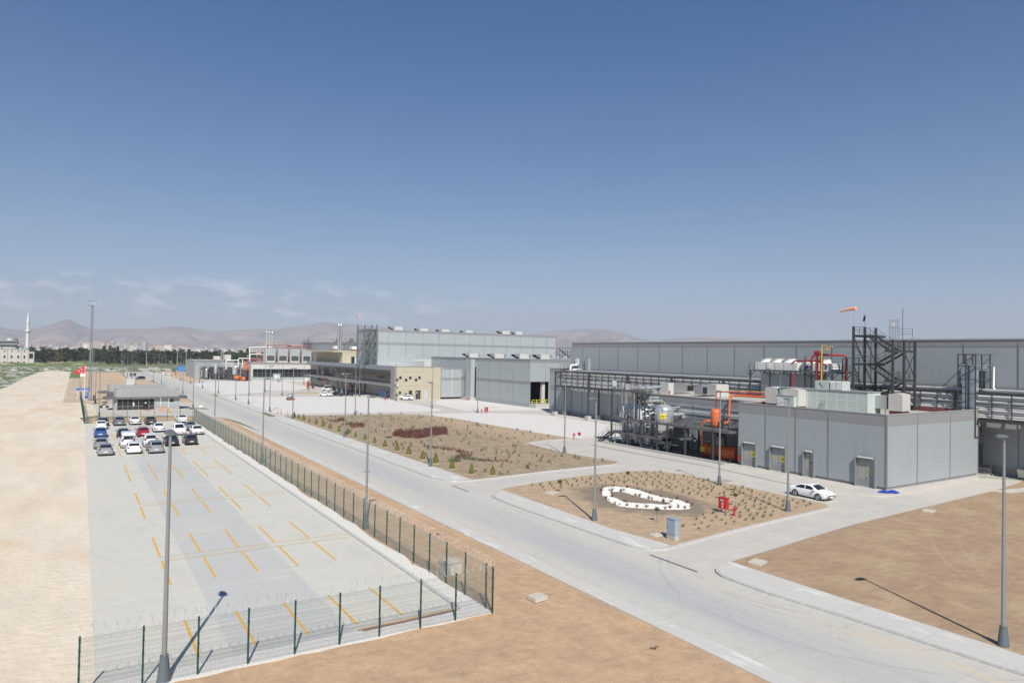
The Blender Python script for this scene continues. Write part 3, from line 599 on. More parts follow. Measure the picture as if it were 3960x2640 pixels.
# ============================================================ cars
def car(kind, paint, wheel='alloy'):
    """x = forward, y = left. loft of cross sections, then windows, lights, wheels as parts."""
    P = {
     'sedan': dict(L=4.5, W=1.76, H=1.44, prof=[(-2.25,.55,.62),(-2.2,.50,.90),(-1.9,.30,1.02),(-1.45,.22,1.06),(-.72,.2,1.41),(.0,.2,1.44),(.42,.2,1.40),(1.22,.2,.98),(1.75,.2,.86),(2.12,.28,.70),(2.25,.42,.52)], belt=.93, rear=(-1.45,-.72), front=(.42,1.22), side=(-1.25,.98)),
     'hatch': dict(L=4.15, W=1.72, H=1.48, prof=[(-2.05,.45,.72),(-2.03,.40,1.0),(-1.9,.25,1.08),(-1.42,.2,1.40),(-.6,.2,1.48),(.0,.2,1.48),(.38,.2,1.42),(1.15,.2,1.0),(1.65,.2,.88),(1.98,.28,.70),(2.1,.42,.52)], belt=.96, rear=(-1.9,-1.42), front=(.38,1.15), side=(-1.6,.95)),
     'mpv': dict(L=4.45, W=1.80, H=1.64, prof=[(-2.2,.42,.80),(-2.18,.38,1.05),(-2.1,.25,1.12),(-1.8,.2,1.55),(-1.0,.2,1.63),(.0,.2,1.64),(.45,.2,1.56),(1.4,.2,1.04),(1.85,.2,.90),(2.15,.28,.72),(2.25,.42,.52)], belt=1.02, rear=(-2.1,-1.8), front=(.45,1.4), side=(-1.85,1.1)),
     'van': dict(L=4.3, W=1.80, H=1.82, prof=[(-2.12,.40,.85),(-2.11,.35,1.1),(-2.1,.25,1.18),(-2.0,.2,1.74),(-1.0,.2,1.82),(.0,.2,1.82),(.38,.2,1.74),(1.12,.2,1.12),(1.75,.2,.96),(2.05,.28,.75),(2.15,.42,.5)], belt=1.08, rear=(-2.1,-2.0), front=(.38,1.12), side=(-.9,.95)),
     'wagon': dict(L=4.5, W=1.72, H=1.46, prof=[(-2.22,.45,.70),(-2.2,.40,.98),(-2.12,.25,1.04),(-1.75,.2,1.40),(-.9,.2,1.46),(.0,.2,1.45),(.35,.2,1.40),(1.05,.2,.98),(1.7,.2,.88),(2.1,.28,.72),(2.2,.42,.52)], belt=.94, rear=(-2.12,-1.75), front=(.35,1.05), side=(-1.85,.85)),
     'suv': dict(L=4.3, W=1.80, H=1.60, prof=[(-2.12,.50,.85),(-2.1,.42,1.08),(-2.0,.3,1.15),(-1.6,.26,1.52),(-.8,.26,1.60),(.0,.26,1.60),(.42,.26,1.52),(1.15,.26,1.08),(1.75,.26,.98),(2.05,.34,.80),(2.15,.46,.58)], belt=1.06, rear=(-2.0,-1.6), front=(.42,1.15), side=(-1.7,.95)),
    }[kind]
    W = P['W']/2; belt = P['belt']; pr = P['prof']
    # densify the profile with smooth interpolation
    def at(x):
        for (x0,b0,t0),(x1,b1,t1) in zip(pr, pr[1:]):
            if x0 <= x <= x1:
                t = (x-x0)/(x1-x0) if x1 > x0 else 0; return b0+(b1-b0)*t, t0+(t1-t0)*t
        return pr[-1][1:]
    xs = sorted(set([p[0] for p in pr] + [pr[0][0]+(pr[-1][0]-pr[0][0])*i/34 for i in range(35)]))
    vs = []; n = 14
    def section(x):
        bt, tp = at(x); u = (x-pr[0][0])/(pr[-1][0]-pr[0][0]); e = min(u, 1-u)
        w = W*(1-.16*max(0, 1-e/.09)**2); bz = min(belt, tp-.06) ; cab = max(0, tp-belt-.05)/(P['H']-belt)
        wr = w*(.93-.19*min(1, cab)); r = min(.10, (tp-bz)*.5)
        half = [(w*.90, bt), (w*.985, bt+.12), (w, (bt+bz)*.52), (w*.985, bz-.08), (w*.95, bz), (wr*1.0, tp-r), (wr*.88, tp-.02), (0, tp+.012)]
        return half
    for x in xs:
        h = section(x); ring = [(x, y, z) for y, z in h] + [(x, -y, z) for y, z in h[-2::-1]]; vs += ring
    m_ = 15; b = MB(); fs = []
    for i in range(len(xs)-1):
        for k in range(m_-1): fs.append((i*m_+k, i*m_+k+1, (i+1)*m_+k+1, (i+1)*m_+k))
        fs.append((i*m_+m_-1, i*m_, (i+1)*m_, (i+1)*m_+m_-1))
    fs.append(tuple(range(m_-1,-1,-1))); fs.append(tuple((len(xs)-1)*m_+k for k in range(m_)))
    b.add(vs, fs)
    r = thing('parked_car', 'x', 'car', group='parked cars')
    obj('body', b, paint, r, 38)
    def pt(x, f, side, off=.012):
        """point on the cabin side between belt (f=0) and roof edge (f=1)"""
        h = section(x); (y0,z0),(y1,z1) = h[4],h[5]; return (x, side*(y0+(y1-y0)*f+off), z0+(z1-z0)*f)
    gm = m_glass
    for s in (1,-1):
        x0, x1 = P['side']; b = MB(); m1 = (x0+x1)/2-.05
        for (xa, xb) in (((x0, m1-.04),(m1+.04, x1)) if kind != 'van' else ((-.15, x1),)):
            K = 6; top = []; bot = []
            for i in range(K+1):
                x = xa+(xb-xa)*i/K; bt, tp = at(x); ok = max(.05, min(1, (tp-belt-.08)/(P['H']-belt-.12)))
                bot.append(pt(x, .06, s)); top.append(pt(x, .9 if ok > .25 else .3, s))
            for i in range(K):
                q = (bot[i], bot[i+1], top[i+1], top[i]); b.quad(*(q if s < 0 else q[::-1]))
        obj('side_window', b, gm, r)
    def pane(xa, xb, nm, dirn):
        b = MB(); K = 5; rows = []
        for i in range(K+1):
            t = .10+.84*i/K; x = xa+(xb-xa)*t; bt, tp = at(x); h = section(x); row = []
            for k in range(9):
                u = -1+2*k/8; yy = h[6][0]*.93*u; zz = tp+.012-(.032)*abs(u)**2+.012
                row.append((x+dirn*.012, yy, zz))
            rows.append(row)
        for i in range(K):
            for k in range(8):
                q = (rows[i][k], rows[i][k+1], rows[i+1][k+1], rows[i+1][k]); b.quad(*(q[::-1] if xb > xa else q))
        return obj(nm, b, gm, r, 60)
    pane(P['front'][0], P['front'][1], 'windscreen', 1); pane(P['rear'][0], P['rear'][1], 'rear_window', -1)
    # vertical rear glass of boxy cars is better read from behind as a flat pane
    xr = pr[0][0]; xf = pr[-1][0]
    if kind in ('van','mpv','hatch','wagon','suv'):
        x0, x1 = P['rear']; z0 = at(x0)[1]; z1 = at(x1)[1]; b = MB(); hw = W*.72
        dx = (x1-x0); nx_ = -(z1-z0); L_ = math.hypot(dx, nx_); ox, oz = nx_/L_*.02, dx/L_*.02
        def q(t, y): return (x0+dx*t+ox, y, z0+(z1-z0)*t+oz+.012)
        b.add([q(.12,-hw), q(.12,hw), q(.92,hw*.88), q(.92,-hw*.88)], [(0,3,2,1)]); obj('tailgate_glass', b, gm, r)
    red = mat('tail_red', (.20,.012,.014), .25); lens = mat('lamp_lens', (.75,.78,.80), .12, .3)
    for s in (1,-1):
        b = MB(); zt = at(xr+.05)[1]; b.box(xr-.025, xr+.16, s*W*.68 if s > 0 else -W*.90, s*W*.90 if s > 0 else -W*.68, zt-.20 if kind != 'van' else zt-.35, zt-.04); obj('tail_light', b, red, r)
        b = MB(); b.box(xf-.36, xf-.02, W*.55 if s > 0 else -W*.86, W*.86 if s > 0 else -W*.55, .60, .74); obj('headlight', b, lens, r)
        b = MB(); xm = P['front'][1]-.28; b.box(xm-.10, xm+.08, W-.02 if s > 0 else -W-.20, W+.20 if s > 0 else -W+.02, belt+.02, belt+.16); obj('mirror', b, paint, r)
    b = MB(); b.box(xr-.03, xr+.12, -W*.88, W*.88, .36, .50); obj('rear_bumper', b, paint if kind not in ('van','wagon') else m_black, r)
    b = MB(); b.box(xf-.22, xf-.0, -W*.5, W*.5, .50, .60); obj('grille', b, m_black, r)
    for x_, dr in ((xr-.04,-1),(xf+.005,1)):
        b = MB(); b.box(min(x_, x_+dr*.012), max(x_, x_+dr*.012), -.26, .26, .52 if dr < 0 else .40, .63 if dr < 0 else .51); obj('number_plate', b, m_white, r)
    wr_ = .315 if kind not in ('suv',) else .35; rim = mat('wheel_rim', (.55,.56,.57), .3, .8)
    for sx in (-1.28 if kind != 'van' else -1.33, 1.30):
        for s in (1,-1):
            b = MB(); y = s*(W-.005); b.cyl((sx, y-s*.02, wr_+.03),(sx, y+s*.004, wr_+.03), wr_+.07, None, 20); obj('wheel_arch', b, m_black, r)
            b = MB(); b.cyl((sx, y-s*.2, wr_),(sx, y+s*.015, wr_), wr_, None, 20); ty = obj('wheel', b, m_black, r, 40)
            b = MB(); b.cyl((sx, y-s*.02, wr_),(sx, y+s*.022, wr_), wr_*.2, None, 10)
            for k in range(5):
                a = 2*PI*k/5+.3; b.bar((sx, y+s*.019, wr_), (sx+math.cos(a)*wr_*.64, y+s*.019, wr_+math.sin(a)*wr_*.64), .075, .012, (0,s,0))
            ring = [(sx+math.cos(a*PI/10)*wr_*.66, y+s*.018, wr_+math.sin(a*PI/10)*wr_*.66) for a in range(21)]; b.tube(ring, .02, 4, False)
            obj('rim', b, rim, ty)
    return r
def paint(n, c, rough=.25, metal=0.0):
    m = mat('car_'+n, c, rough, metal); p = m.node_tree.nodes['Principled BSDF']; p.inputs['Coat Weight'].default_value = .5; p.inputs['Coat Roughness'].default_value = .08; return m
pw = paint('white', (.78,.79,.80)); ps = paint('silver', (.42,.43,.45), .3, .6); pb = paint('black', (.015,.016,.018)); pg = paint('graphite', (.045,.05,.065), .3, .4); pblu = paint('blue', (.025,.085,.27)); pr_ed = paint('red', (.28,.02,.035)); pbr = paint('brown', (.11,.095,.085), .3, .4); pgs = paint('greysilver', (.22,.23,.26), .3, .5)
CARS = [ # x centre, y of rear, kind, paint, label, facing (+1 nose away)
 (4.05,141.3,'hatch',pg,'dark navy hatchback at the far left corner of the parking lot',1),
 (6.55,141.1,'mpv',pgs,'grey people carrier in the back row, second from the left',1),
 (9.1,141.6,'sedan',pw,'white saloon with dark bumper in the back row, third from the left',1),
 (11.6,140.6,'sedan',pbr,'brown old saloon in the back row right of the white saloon',1),
 (17.05,142.3,'sedan',pw,'boxy white saloon alone at the right end of the back row',1),
 (3.65,135.6,'hatch',pw,'white hatchback between the blue and the dark car at the left edge',1),
 (3.25,123.6,'hatch',pblu,'bright blue hatchback at the left edge of the lot',1),
 (6.25,120.8,'hatch',pb,'black hatchback left of the dark red car',1),
 (9.05,122.0,'hatch',pr_ed,'dark red hatchback in the middle row',1),
 (11.8,127.8,'sedan',pw,'white saloon right of the dark red hatchback',1),
 (14.25,122.0,'van',pw,'white van with black bumper facing the camera behind the tall lamp',-1),
 (16.75,128.1,'sedan',ps,'silver saloon half hidden behind the white saloon facing the camera',1),
 (16.9,121.4,'sedan',pw,'pale saloon facing the camera in the right column',-1),
 (3.0,109.6,'wagon',ps,'silver estate car behind the nearest silver hatchback',1),
 (6.2,109.3,'van',pw,'white high-roofed van with a ladder on its back door',1),
 (9.05,109.1,'van',pw,'white small van with split rear windows behind the silver people carrier',1),
 (11.75,108.7,'sedan',pg,'dark graphite saloon behind the lamp pole in the front rows',1),
 (14.3,109.0,'hatch',pg,'dark grey hatchback at the right end of the front rows',1),
 (3.3,102.5,'hatch',ps,'silver hatchback nearest the camera at the left of the lot',1),
 (6.55,102.7,'hatch',pw,'white hatchback with dark lower bumper nearest the camera in the front row',1),
 (9.1,102.1,'mpv',ps,'silver people carrier in the front row right of the white hatchback',1)]
protos = {}
def place_car(kind, pnt, x, y, rz, label, group=None):
    key = (kind, pnt.name)
    if key not in protos: r = car(kind, pnt); protos[key] = r; r.location = (x,y,0); r.rotation_euler = (0,0,rz); r['label'] = label
    else: r = dup(protos[key], (x,y,0), rz, label)
    if group: r['group'] = group
    return r
for x, yr, kind, pnt, lab, fac in CARS:
    Lh = {'sedan':2.25,'hatch':2.08,'mpv':2.22,'van':2.13,'wagon':2.21,'suv':2.1}[kind]
    r = place_car(kind, pnt, x, yr+Lh, (PI/2 if fac > 0 else -PI/2)+rnd.uniform(-.02,.02), lab, 'cars in the fenced parking lot')
    if 'ladder' in lab:
        b = MB()
        for s in (.25,.6): b.bar((-2.16,-s,.9),(-2.10,-s,1.9),.03)
        for k in range(5): b.bar((-2.155+.012*k,-.25,1.0+.18*k),(-2.155+.012*k,-.6,1.0+.18*k),.025)
        obj('ladder', b, m_galv, r)
        b = MB(); b.prism([(-2.0,-.78),(.4,-.78),(.7,-.6),(.7,.6),(.4,.78),(-2.0,.78)], 1.78, 2.15); obj('high_roof', b, pw, r)
place_car('sedan', pw, 63.7, 42.45+.2, -PI/2-.02, 'white saloon parked beside the grey plant building')
place_car('sedan', pw, 65.9, 212.4, 2.2, 'white saloon, first of three before the office entrance', 'cars before the office')
place_car('sedan', pg, 69.7, 213.4, 2.2, 'dark grey saloon, middle of three before the office entrance', 'cars before the office')
place_car('sedan', pb, 73.3, 213.4, 2.2, 'black saloon, third of three before the office entrance', 'cars before the office')
place_car('suv', pw, 83.2, 189.2, 2.3, 'white off-road car parked by the tan end wall')
place_car('hatch', pb, 23.9, 350.0, PI+.1, 'black hatchback with bright nose on the far road shoulder')
# ============================================================ BUILDINGS
def trims(X=None, ys=(), Y=None, xs=(), z0=0, z1=8, w=.13, d=.03):
    b = MB()
    if X is not None:
        for y in ys: b.box(X-d, X+.01, y-w/2, y+w/2, z0, z1)
    if Y is not None:
        for x in xs: b.box(x-w/2, x+w/2, Y-d, Y+.01, z0, z1)
    return b
def bandbox(x0,x1,y0,y1,z0,z1,d=.012):
    b = MB(); b.box(x0-d, x1+d, y0-d, y1+d, z0, z1); return b
def hvac(name, label, x0,x1,y0,y1,z0,z1, m, peak=.18, group=None, curb=m_redroof, cat='roof unit', ch=.35):
    t = thing(name, label, cat, ((x0+x1)/2,(y0+y1)/2,z0), 0, group); a = (x1-x0)/2; c = (y1-y0)/2; h = z1-z0
    b = MB(); b.add([(-a,-c,ch),(a,-c,ch),(a,c,ch),(-a,c,ch),(-a,-c,h-peak),(a,-c,h-peak),(a,c,h-peak),(-a,c,h-peak),(-a,0,h),(a,0,h)],
        [(0,3,2,1),(0,1,5,4),(2,3,7,6),(1,2,6,9,5),(3,0,4,8,7),(4,5,9,8),(6,7,8,9)]); obj('casing', b, m, t)
    b = MB(); b.box(-a+.1,a-.1,-c+.1,c-.1,0,ch); obj('curb', b, curb, t)
    return t
def louvre(parent, x, y0, y1, z0, z1, n=7, axis='X', m=None):
    b = MB()
    for k in range(n):
        z = z0+(z1-z0)*(k+.5)/n
        if axis == 'X': b.add([(x-.05,y0,z-.06),(x-.05,y1,z-.06),(x,y1,z+.05),(x,y0,z+.05)], [(0,1,2,3)])
        else: b.add([(y0,x-.05,z-.06),(y1,x-.05,z-.06),(y1,x,z+.05),(y0,x,z+.05)], [(0,1,2,3)])
    return obj('louvre', b, m or m_white, parent)
# --- near grey plant building ------------------------------------------------
t = thing('plant_building', 'low grey metal-clad plant building with four doors, nearest the camera on the right', 'building', (0,0,0))
X0,X1,Y0,Y1,H = 73.95,94.5,40.6,60.2,8.3
b = MB(); b.box(X0,X1,Y0,Y1,.42,7.55); obj('wall', b, m_panel, t)
b = MB(); b.box(X0+.12,X1-.12,Y0+.12,Y1-.12,-.05,.42); obj('plinth', b, m_band, t)
b = MB()
for (a0,a1,b0,b1) in ((X0,X0+.2,Y0,Y1),(X1-.2,X1,Y0,Y1),(X0+.2,X1-.2,Y0,Y0+.2),(X0+.2,X1-.2,Y1-.2,Y1)): b.box(a0,a1,b0,b1,7.55,8.2)
obj('parapet', b, m_band, t)
b = MB(); b.box(X0-.015,X0+.001,Y0-.015,Y1+.015,7.0,8.2); b.box(X0-.015,X1+.015,Y0-.016,Y0+.001,7.0,8.2); obj('band', b, m_band, t)
b = MB()
for (a0,a1,b0,b1) in ((X0-.06,X0+.24,Y0-.06,Y1+.06),(X1-.24,X1+.06,Y0-.06,Y1+.06),(X0+.24,X1-.24,Y0-.06,Y0+.24),(X0+.24,X1-.24,Y1-.24,Y1+.06)): b.box(a0,a1,b0,b1,8.2,8.3)
obj('coping', b, m_cap, t)
b = MB(); b.box(X0+.2,X1-.2,Y0+.2,Y1-.2,7.55,7.6); obj('roof', b, m_roof, t)
b = MB(); b.box(X0+.2,X0+.24,Y0+.2,Y1-.2,7.6,8.18); b.box(X1-.24,X1-.2,Y0+.2,Y1-.2,7.6,8.18); b.box(X0+.24,X1-.24,Y1-.24,Y1-.2,7.6,8.18); b.box(X0+.24,X1-.24,Y0+.2,Y0+.24,7.6,8.18); obj('flashing', b, m_redroof, t)
b = trims(X=X0-.015, ys=(56.0,51.7,47.4), z0=.42, z1=8.2, w=.16); b2 = trims(Y=Y0-.015, xs=(80.2,87.6), z0=.42, z1=8.2, w=.14); b.add(b2.v, b2.f)
b.box(X0-.06,X0+.12,Y0-.06,Y0+.12,.42,8.2); b.box(X0-.05,X0+.02,Y1-.1,Y1+.04,.42,8.2); b.box(X1-.1,X1+.04,Y0-.05,Y0+.02,.42,8.2); obj('panel_trim', b, m_trim, t)
m_door = mat('door_grey', (.30,.31,.29), .5, var=.03, scale=1)
for di, (ya, yb, ht, wd) in enumerate(((57.4,59.3,2.85,2),(53.05,55.05,2.85,2),(49.25,50.35,2.85,1.1),(41.9,43.85,3.05,2))):
    b = MB(); b.box(X0-.03,X0+.02,ya,yb,.14,ht); d = obj('door', b, m_door, t)
    if di != 2: b = MB(); b.box(X0-.36,X0-.03,ya-.08,yb+.08,.1,.13); 
    b = MB()
    for s in (ya-.22, yb+.06): b.box(X0-.32,X0+.02,s,s+.16,.14,ht+.12)
    b.box(X0-.32,X0+.02,ya-.22,yb+.22,ht+.12,ht+.26); obj('door_frame', b, m_trim, d)
    b = MB(); b.box(X0-.6,X0-.02,ya-.25,yb+.25,-.02,.14); obj('door_step', b, m_conc, d)
    b = MB(); b.box(X0-.42,X0-.33,ya+.05,yb-.2,ht+.30,ht+.42); obj('tube_light', b, m_white, d)
    b = MB()
    ym = (ya+yb)/2
    for (p,q) in ((ya+.1,ym-.06),(ym+.06,yb-.1)):
        b.box(X0-.034,X0-.031,p,q,.28,.95)
    obj('vent_grille', b, m_band, d)
    b = MB(); b.box(X0-.036,X0-.031,ym-.012,ym+.012,.16,ht-.02); b.box(X0-.07,X0-.03,ym-.12,ym-.06,1.05,1.2); obj('handle', b, m_steel, d)
    if di in (0,1):
        b = MB(); b.box(X0-.04,X0-.031,ya+.15,ya+.62,1.35,2.15); s_ = obj('warning_sign', b, m_ysign, d)
        b = MB(); b.add([(X0-.043,ya+.25,1.6),(X0-.043,ya+.52,1.6),(X0-.043,ya+.385,1.95)], [(0,2,1)]); obj('symbol', b, mat('sign_black', (.06,.07,.01), .5), s_)
        b = MB(); b.box(X0-.04,X0-.031,yb-.55,yb-.35,1.65,1.95); obj('small_sign', b, mat('amber', (.60,.36,.04), .5), d)
    if di in (0,2,3):
        b = MB(); b.box(X0-.04,X0-.031,ya+.2,ya+.5,1.12 if di != 2 else 1.7,1.3 if di != 2 else 1.95); obj('notice', b, mat('notice_blue', (.10,.14,.35), .5), d)
    if di == 3:
        b = MB(); b.box(X0-.04,X0-.031,ya+.25,ya+.45,1.7,2.0); obj('small_sign', b, mat('amber', (.60,.36,.04), .5), d)
b = MB(); b.cyl((0,0,.55),(0,0,1.15),.12,.10,10); b.cyl((0,0,1.15),(0,0,1.22),.10,.04,10); o = obj('fire_extinguisher', b, m_red, None, 40); o.location = (X0-.16,60.0,.12); tag(o, 'red fire extinguisher hung at the left corner of the plant building', 'extinguisher')
# rooftop
t = thing('air_handler', 'long pale green panelled air handling unit on the plant building roof', 'roof unit', (0,0,0))
m_ahu = mat('ahu_panel', (.44,.50,.47), .5, var=.03, scale=.6)
b = MB(); b.box(78.0,80.7,45.1,57.0,7.75,10.35); obj('casing', b, m_ahu, t)
b = MB(); b.box(77.9,80.8,45.0,57.1,10.35,10.42); obj('roof', b, m_cap, t); b = MB(); b.box(78.1,80.6,45.2,56.9,7.6,7.75); obj('base_frame', b, m_galv, t)
b = MB()
for k in range(1,9): b.box(77.985,78.001,45.1+k*1.3-.02,45.1+k*1.3+.02,7.75,10.35)
b.box(77.985,78.001,45.1,57,9.2,9.24); b.box(79.3,79.34,45.085,45.1,7.75,10.35); b.box(77.97,78.02,45.07,45.12,7.75,10.35); obj('panel_trim', b, m_white, t)
t = thing('louvred_hood', 'twin pale louvred hoods on top of the long air handling unit', 'roof unit', (0,0,0))
b = MB(); b.box(78.5,80.2,48.6,50.2,10.42,11.5); b.box(78.5,80.2,50.35,52.2,10.42,11.5); obj('casing', b, m_ahu, t)
for (p,q) in ((48.7,49.35),(49.45,50.1)): louvre(t, 78.49, p, q, 10.5, 11.45, 7)
b = MB(); b.add([(78.42,50.5,11.45),(78.42,51.6,11.45),(78.42,51.05,10.7)], [(0,2,1)]); obj('gusset', b, m_ahu, t)
hvac('vent_hood', 'beige gabled vent hood nearest the corner of the plant building roof', 79.5,81.2,41.9,43.5,7.6,10.4, m_offw, .15, 'beige vent hoods on the plant roof', ch=.75)
hvac('vent_hood', 'beige gabled vent hood left of the long air handling unit', 76.4,78.0,53.1,55.3,7.6,10.4, m_offw, .15, 'beige vent hoods on the plant roof', ch=.6)
hvac('vent_hood', 'beige gabled vent hood farthest back on the plant building roof', 78.0,80.0,57.3,59.2,7.6,10.4, m_offw, .15, 'beige vent hoods on the plant roof', ch=.6)
t = thing('duct_box', 'galvanised duct box beside the corner vent hood on the roof', 'roof unit', (80.1,44.5,7.6))
b = MB(); b.box(-.6,.75,-.75,.65,.9,2.4); obj('casing', b, m_galv, t); b = MB(); b.box(-.3,.3,.65,1.1,1.0,2.1); obj('connecting_duct', b, m_galv, t); b = MB(); b.box(-.5,-.4,-.6,-.5,0,.9); b.box(.4,.5,-.6,-.5,0,.9); obj('leg', b, m_galv, t)
t = thing('louvred_unit', 'small pale louvred unit by the left parapet of the plant roof', 'roof unit', (76.6,54.6,7.6))
b = MB(); b.box(-.75,.9,-1.25,1.25,.25,1.85); obj('casing', b, m_ahu, t); b = MB(); b.box(-.76,-.75,.1,1.15,.6,1.55); obj('grille_back', b, m_dark, t); louvre(t, -.77, .1, 1.15, .6, 1.55, 6)
b = MB(); b.box(-.8,.95,-1.3,1.3,1.85,1.92); obj('lid', b, m_galv, t)
b = MB()
for s in (0,.42):
    b.bar((0,s,0),(.45,s,1.5),.05)
for k in range(6): b.bar((.04+.075*k,0,.15+.24*k),(.04+.075*k,.42,.15+.24*k),.035)
o = obj('step_ladder', b, m_galv); o.location = (77.4,50.4,7.6); tag(o, 'aluminium ladder leaning against the long air handling unit', 'ladder')
# --- low middle building ------------------------------------------------------
t = thing('plant_wing', 'low dark grey wing behind the steel tanks and pipework', 'building', (0,0,0))
b = MB(); b.box(80.2,93.0,60.3,85.3,-.05,7.95); obj('wall', b, m_panel, t)
b = MB(); b.box(80.18,80.2,60.3,85.3,7.1,7.95); b.box(80.18,80.2,60.3,85.3,4.6,5.3); obj('band', b, m_band, t)
b = MB(); b.box(80.1,93.1,60.25,85.4,7.95,8.1); obj('roof', b, m_roof, t)
obj('panel_trim', trims(X=80.18, ys=(61.5,67.7,73.9,80.1,85.2), z0=0, z1=7.95), m_trim, t)
b = MB(); b.box(79.95,80.1,80.4,82.2,6.95,7.12); b.box(79.95,80.1,62.0,63.8,6.95,7.12); obj('tube_light', b, m_white, t)
# --- the tall hall on the right ------------------------------------------------
t = thing('main_hall', 'very long tall grey hall with dark bands running off to the right', 'building', (0,0,0))
b = MB(); b.box(98.2,200,-60,128.2,0,17.0); obj('wall', b, m_panel, t)
b = MB(); b.box(98.17,98.2,-60,128.2,16.15,17.0); b.box(98.17,98.2,-60,128.2,10.3,11.15); b.box(98.17,98.2,-60,128.2,.0,1.1); obj('band', b, m_band, t)
b = MB(); b.box(98.08,200.1,-60,128.3,17.0,17.2); obj('coping', b, m_cap, t)
obj('panel_trim', trims(X=98.17, ys=[124.2-6.18*k for k in range(29)]+[128.1], z0=1.1, z1=17.0, w=.14), m_trim, t)
b = MB(); b.box(98.1,98.17,41.6,42.6,1.1,3.4); d = obj('door', b, mat('door_dark', (.12,.12,.12), .5), t)
b = MB(); b.box(98.02,98.17,41.45,42.75,3.4,3.55); obj('door_frame', b, m_trim, d)
for x, y, r_ in ((150,112,3.2),(158,62,3.2),(152,24,2.6)):
    b = MB(); b.lathe([(r_,0)]+[(r_*math.cos(a*PI/12), r_*.32*math.sin(a*PI/12)) for a in range(1,6)]+[(.01,r_*.32)], 20, (x,y,17.0)); obj('roof_dome', b, m_white, t, 60)
t = thing('hall_annexe', 'grey flat-roofed annexe at the left end of the tall hall', 'building', (0,0,0))
b = MB(); b.box(98.15,160,128.25,136.9,0,10.85); obj('wall', b, m_panel, t)
b = MB(); b.box(98.12,98.15,128.25,136.9,9.9,10.85); b.box(98.12,98.15,128.25,136.9,5.7,6.75); b.box(98.12,98.15,128.25,136.9,0,.9); obj('band', b, m_band, t)
b = MB(); b.box(98.05,160,128.2,137.0,10.85,11.0); obj('coping', b, m_cap, t); obj('panel_trim', trims(X=98.12, ys=(136.8,130.5), z0=.9, z1=10.85, w=.1), m_trim, t)
# --- middle loading hall ---------------------------------------------------------
t = thing('loading_hall', 'blue grey loading hall with a tall open doorway and plinth', 'building', (0,0,0))
b = MB(); b.box(102,102.25,151.5,181.5,1.0,12.55)
b.box(102.25,220,151.5,151.75,6.95,12.55); b.box(108.3,220,151.5,151.75,0,6.95); b.box(102.25,220,181.3,211.8,0,12.55); b.box(102.0,102.25,181.5,211.8,1.0,12.55); obj('wall', b, m_panel_l, t)
b = MB(); b.box(102.05,102.25,151.55,211.8,0,1.0); obj('plinth', b, m_panel, t)
b = MB(); b.box(101.985,102,151.48,211.8,6.1,7.05); b.box(101.985,102,151.48,211.8,12.0,12.75); b.box(102,220,151.48,151.5,12.0,12.75); b.box(102,102.25,151.48,151.5,6.1,7.0); obj('band', b, m_band, t)
b = MB(); b.box(101.9,220,151.4,211.9,12.78,12.98); obj('roof', b, m_cap, t); b = MB(); b.box(102.0,220,151.5,211.8,12.55,12.78); obj('parapet', b, m_band, t)
b = trims(X=101.985, ys=(151.6,159.9,166.3,172.7,179.1,185.5,191.8,198.1,204.4), z0=1.0, z1=12.0, w=.1); c_ = trims(Y=151.48, xs=(107.2,113.2,119.2), z0=6.95, z1=12.0, w=.1); b.add(c_.v, c_.f); b.box(102,108.3,151.44,151.5,6.9,7.0); obj('panel_trim', b, m_trim, t)
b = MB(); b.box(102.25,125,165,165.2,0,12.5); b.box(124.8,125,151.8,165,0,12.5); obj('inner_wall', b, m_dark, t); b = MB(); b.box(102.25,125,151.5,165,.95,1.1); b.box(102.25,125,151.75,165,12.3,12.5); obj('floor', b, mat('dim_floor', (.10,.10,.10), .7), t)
b = MB(); b.box(106.5,107.5,152.2,153.0,1.1,6.95); obj('column', b, m_offw, t)
b = MB(); b.box(102.1,109,148.6,151.5,0,1.08); o = obj('loading_ramp', b, m_conc); tag(o, 'pale concrete ramp below the open doorway of the loading hall', 'ramp')
b = MB(); b2 = MB()
for k in range(14):
    (b if k % 2 else b2).box(102.3+.45*k,102.75+.45*k,150.95,151.0,2.0,2.15); (b2 if k % 2 else b).box(102.3+.45*k,102.75+.45*k,150.95,151.0,1.5,1.62)
for k in range(5): b.box(102.5+1.45*k,102.6+1.45*k,150.93,151.02,1.08,2.15)
r = thing('safety_railing', 'black and yellow striped safety railing across the open doorway', 'railing'); obj('yellow_stripe', b, m_ysign, r); obj('black_stripe', b2, m_black, r)
t = thing('corner_shaft', 'narrow vertical grey shaft with a dark slot at the back corner of the loading hall', 'building', (0,0,0))
b = MB(); b.box(100.6,101.95,181.4,184.6,1.0,12.5); obj('wall', b, m_panel_l, t); b = MB(); b.box(101.95,102.0,180.6,181.4,.9,10.2); obj('slot', b, m_dark, t); b = MB(); b.box(100.3,102,180.9,185,0,1.0); obj('footing', b, m_conc, t); b = MB(); b.bar((100.5,181.9,2.6),(100.5,181.9,12.5),.12); obj('downpipe', b, m_galv, t)  # black slot face paints the shadow inside the gap
t = thing('pale_store', 'pale blue clad low block joined to the tan end wall', 'building', (0,0,0))
b = MB(); b.box(95.05,104.6,190.0,211.5,.55,9.25); obj('wall', b, m_panel_l, t); b = MB(); b.box(95.05,104.6,189.98,190.0,5.8,6.6); obj('band', b, m_band, t)
b = MB(); b.box(95,104.7,189.9,211.6,9.25,9.4); obj('coping', b, m_cap, t); obj('panel_trim', trims(Y=189.98, xs=(98.7,104.5), z0=.55, z1=9.25, w=.08), m_white, t); b = MB(); b.box(95.2,104.4,190.3,211,0,.55); obj('plinth', b, m_dark, t)
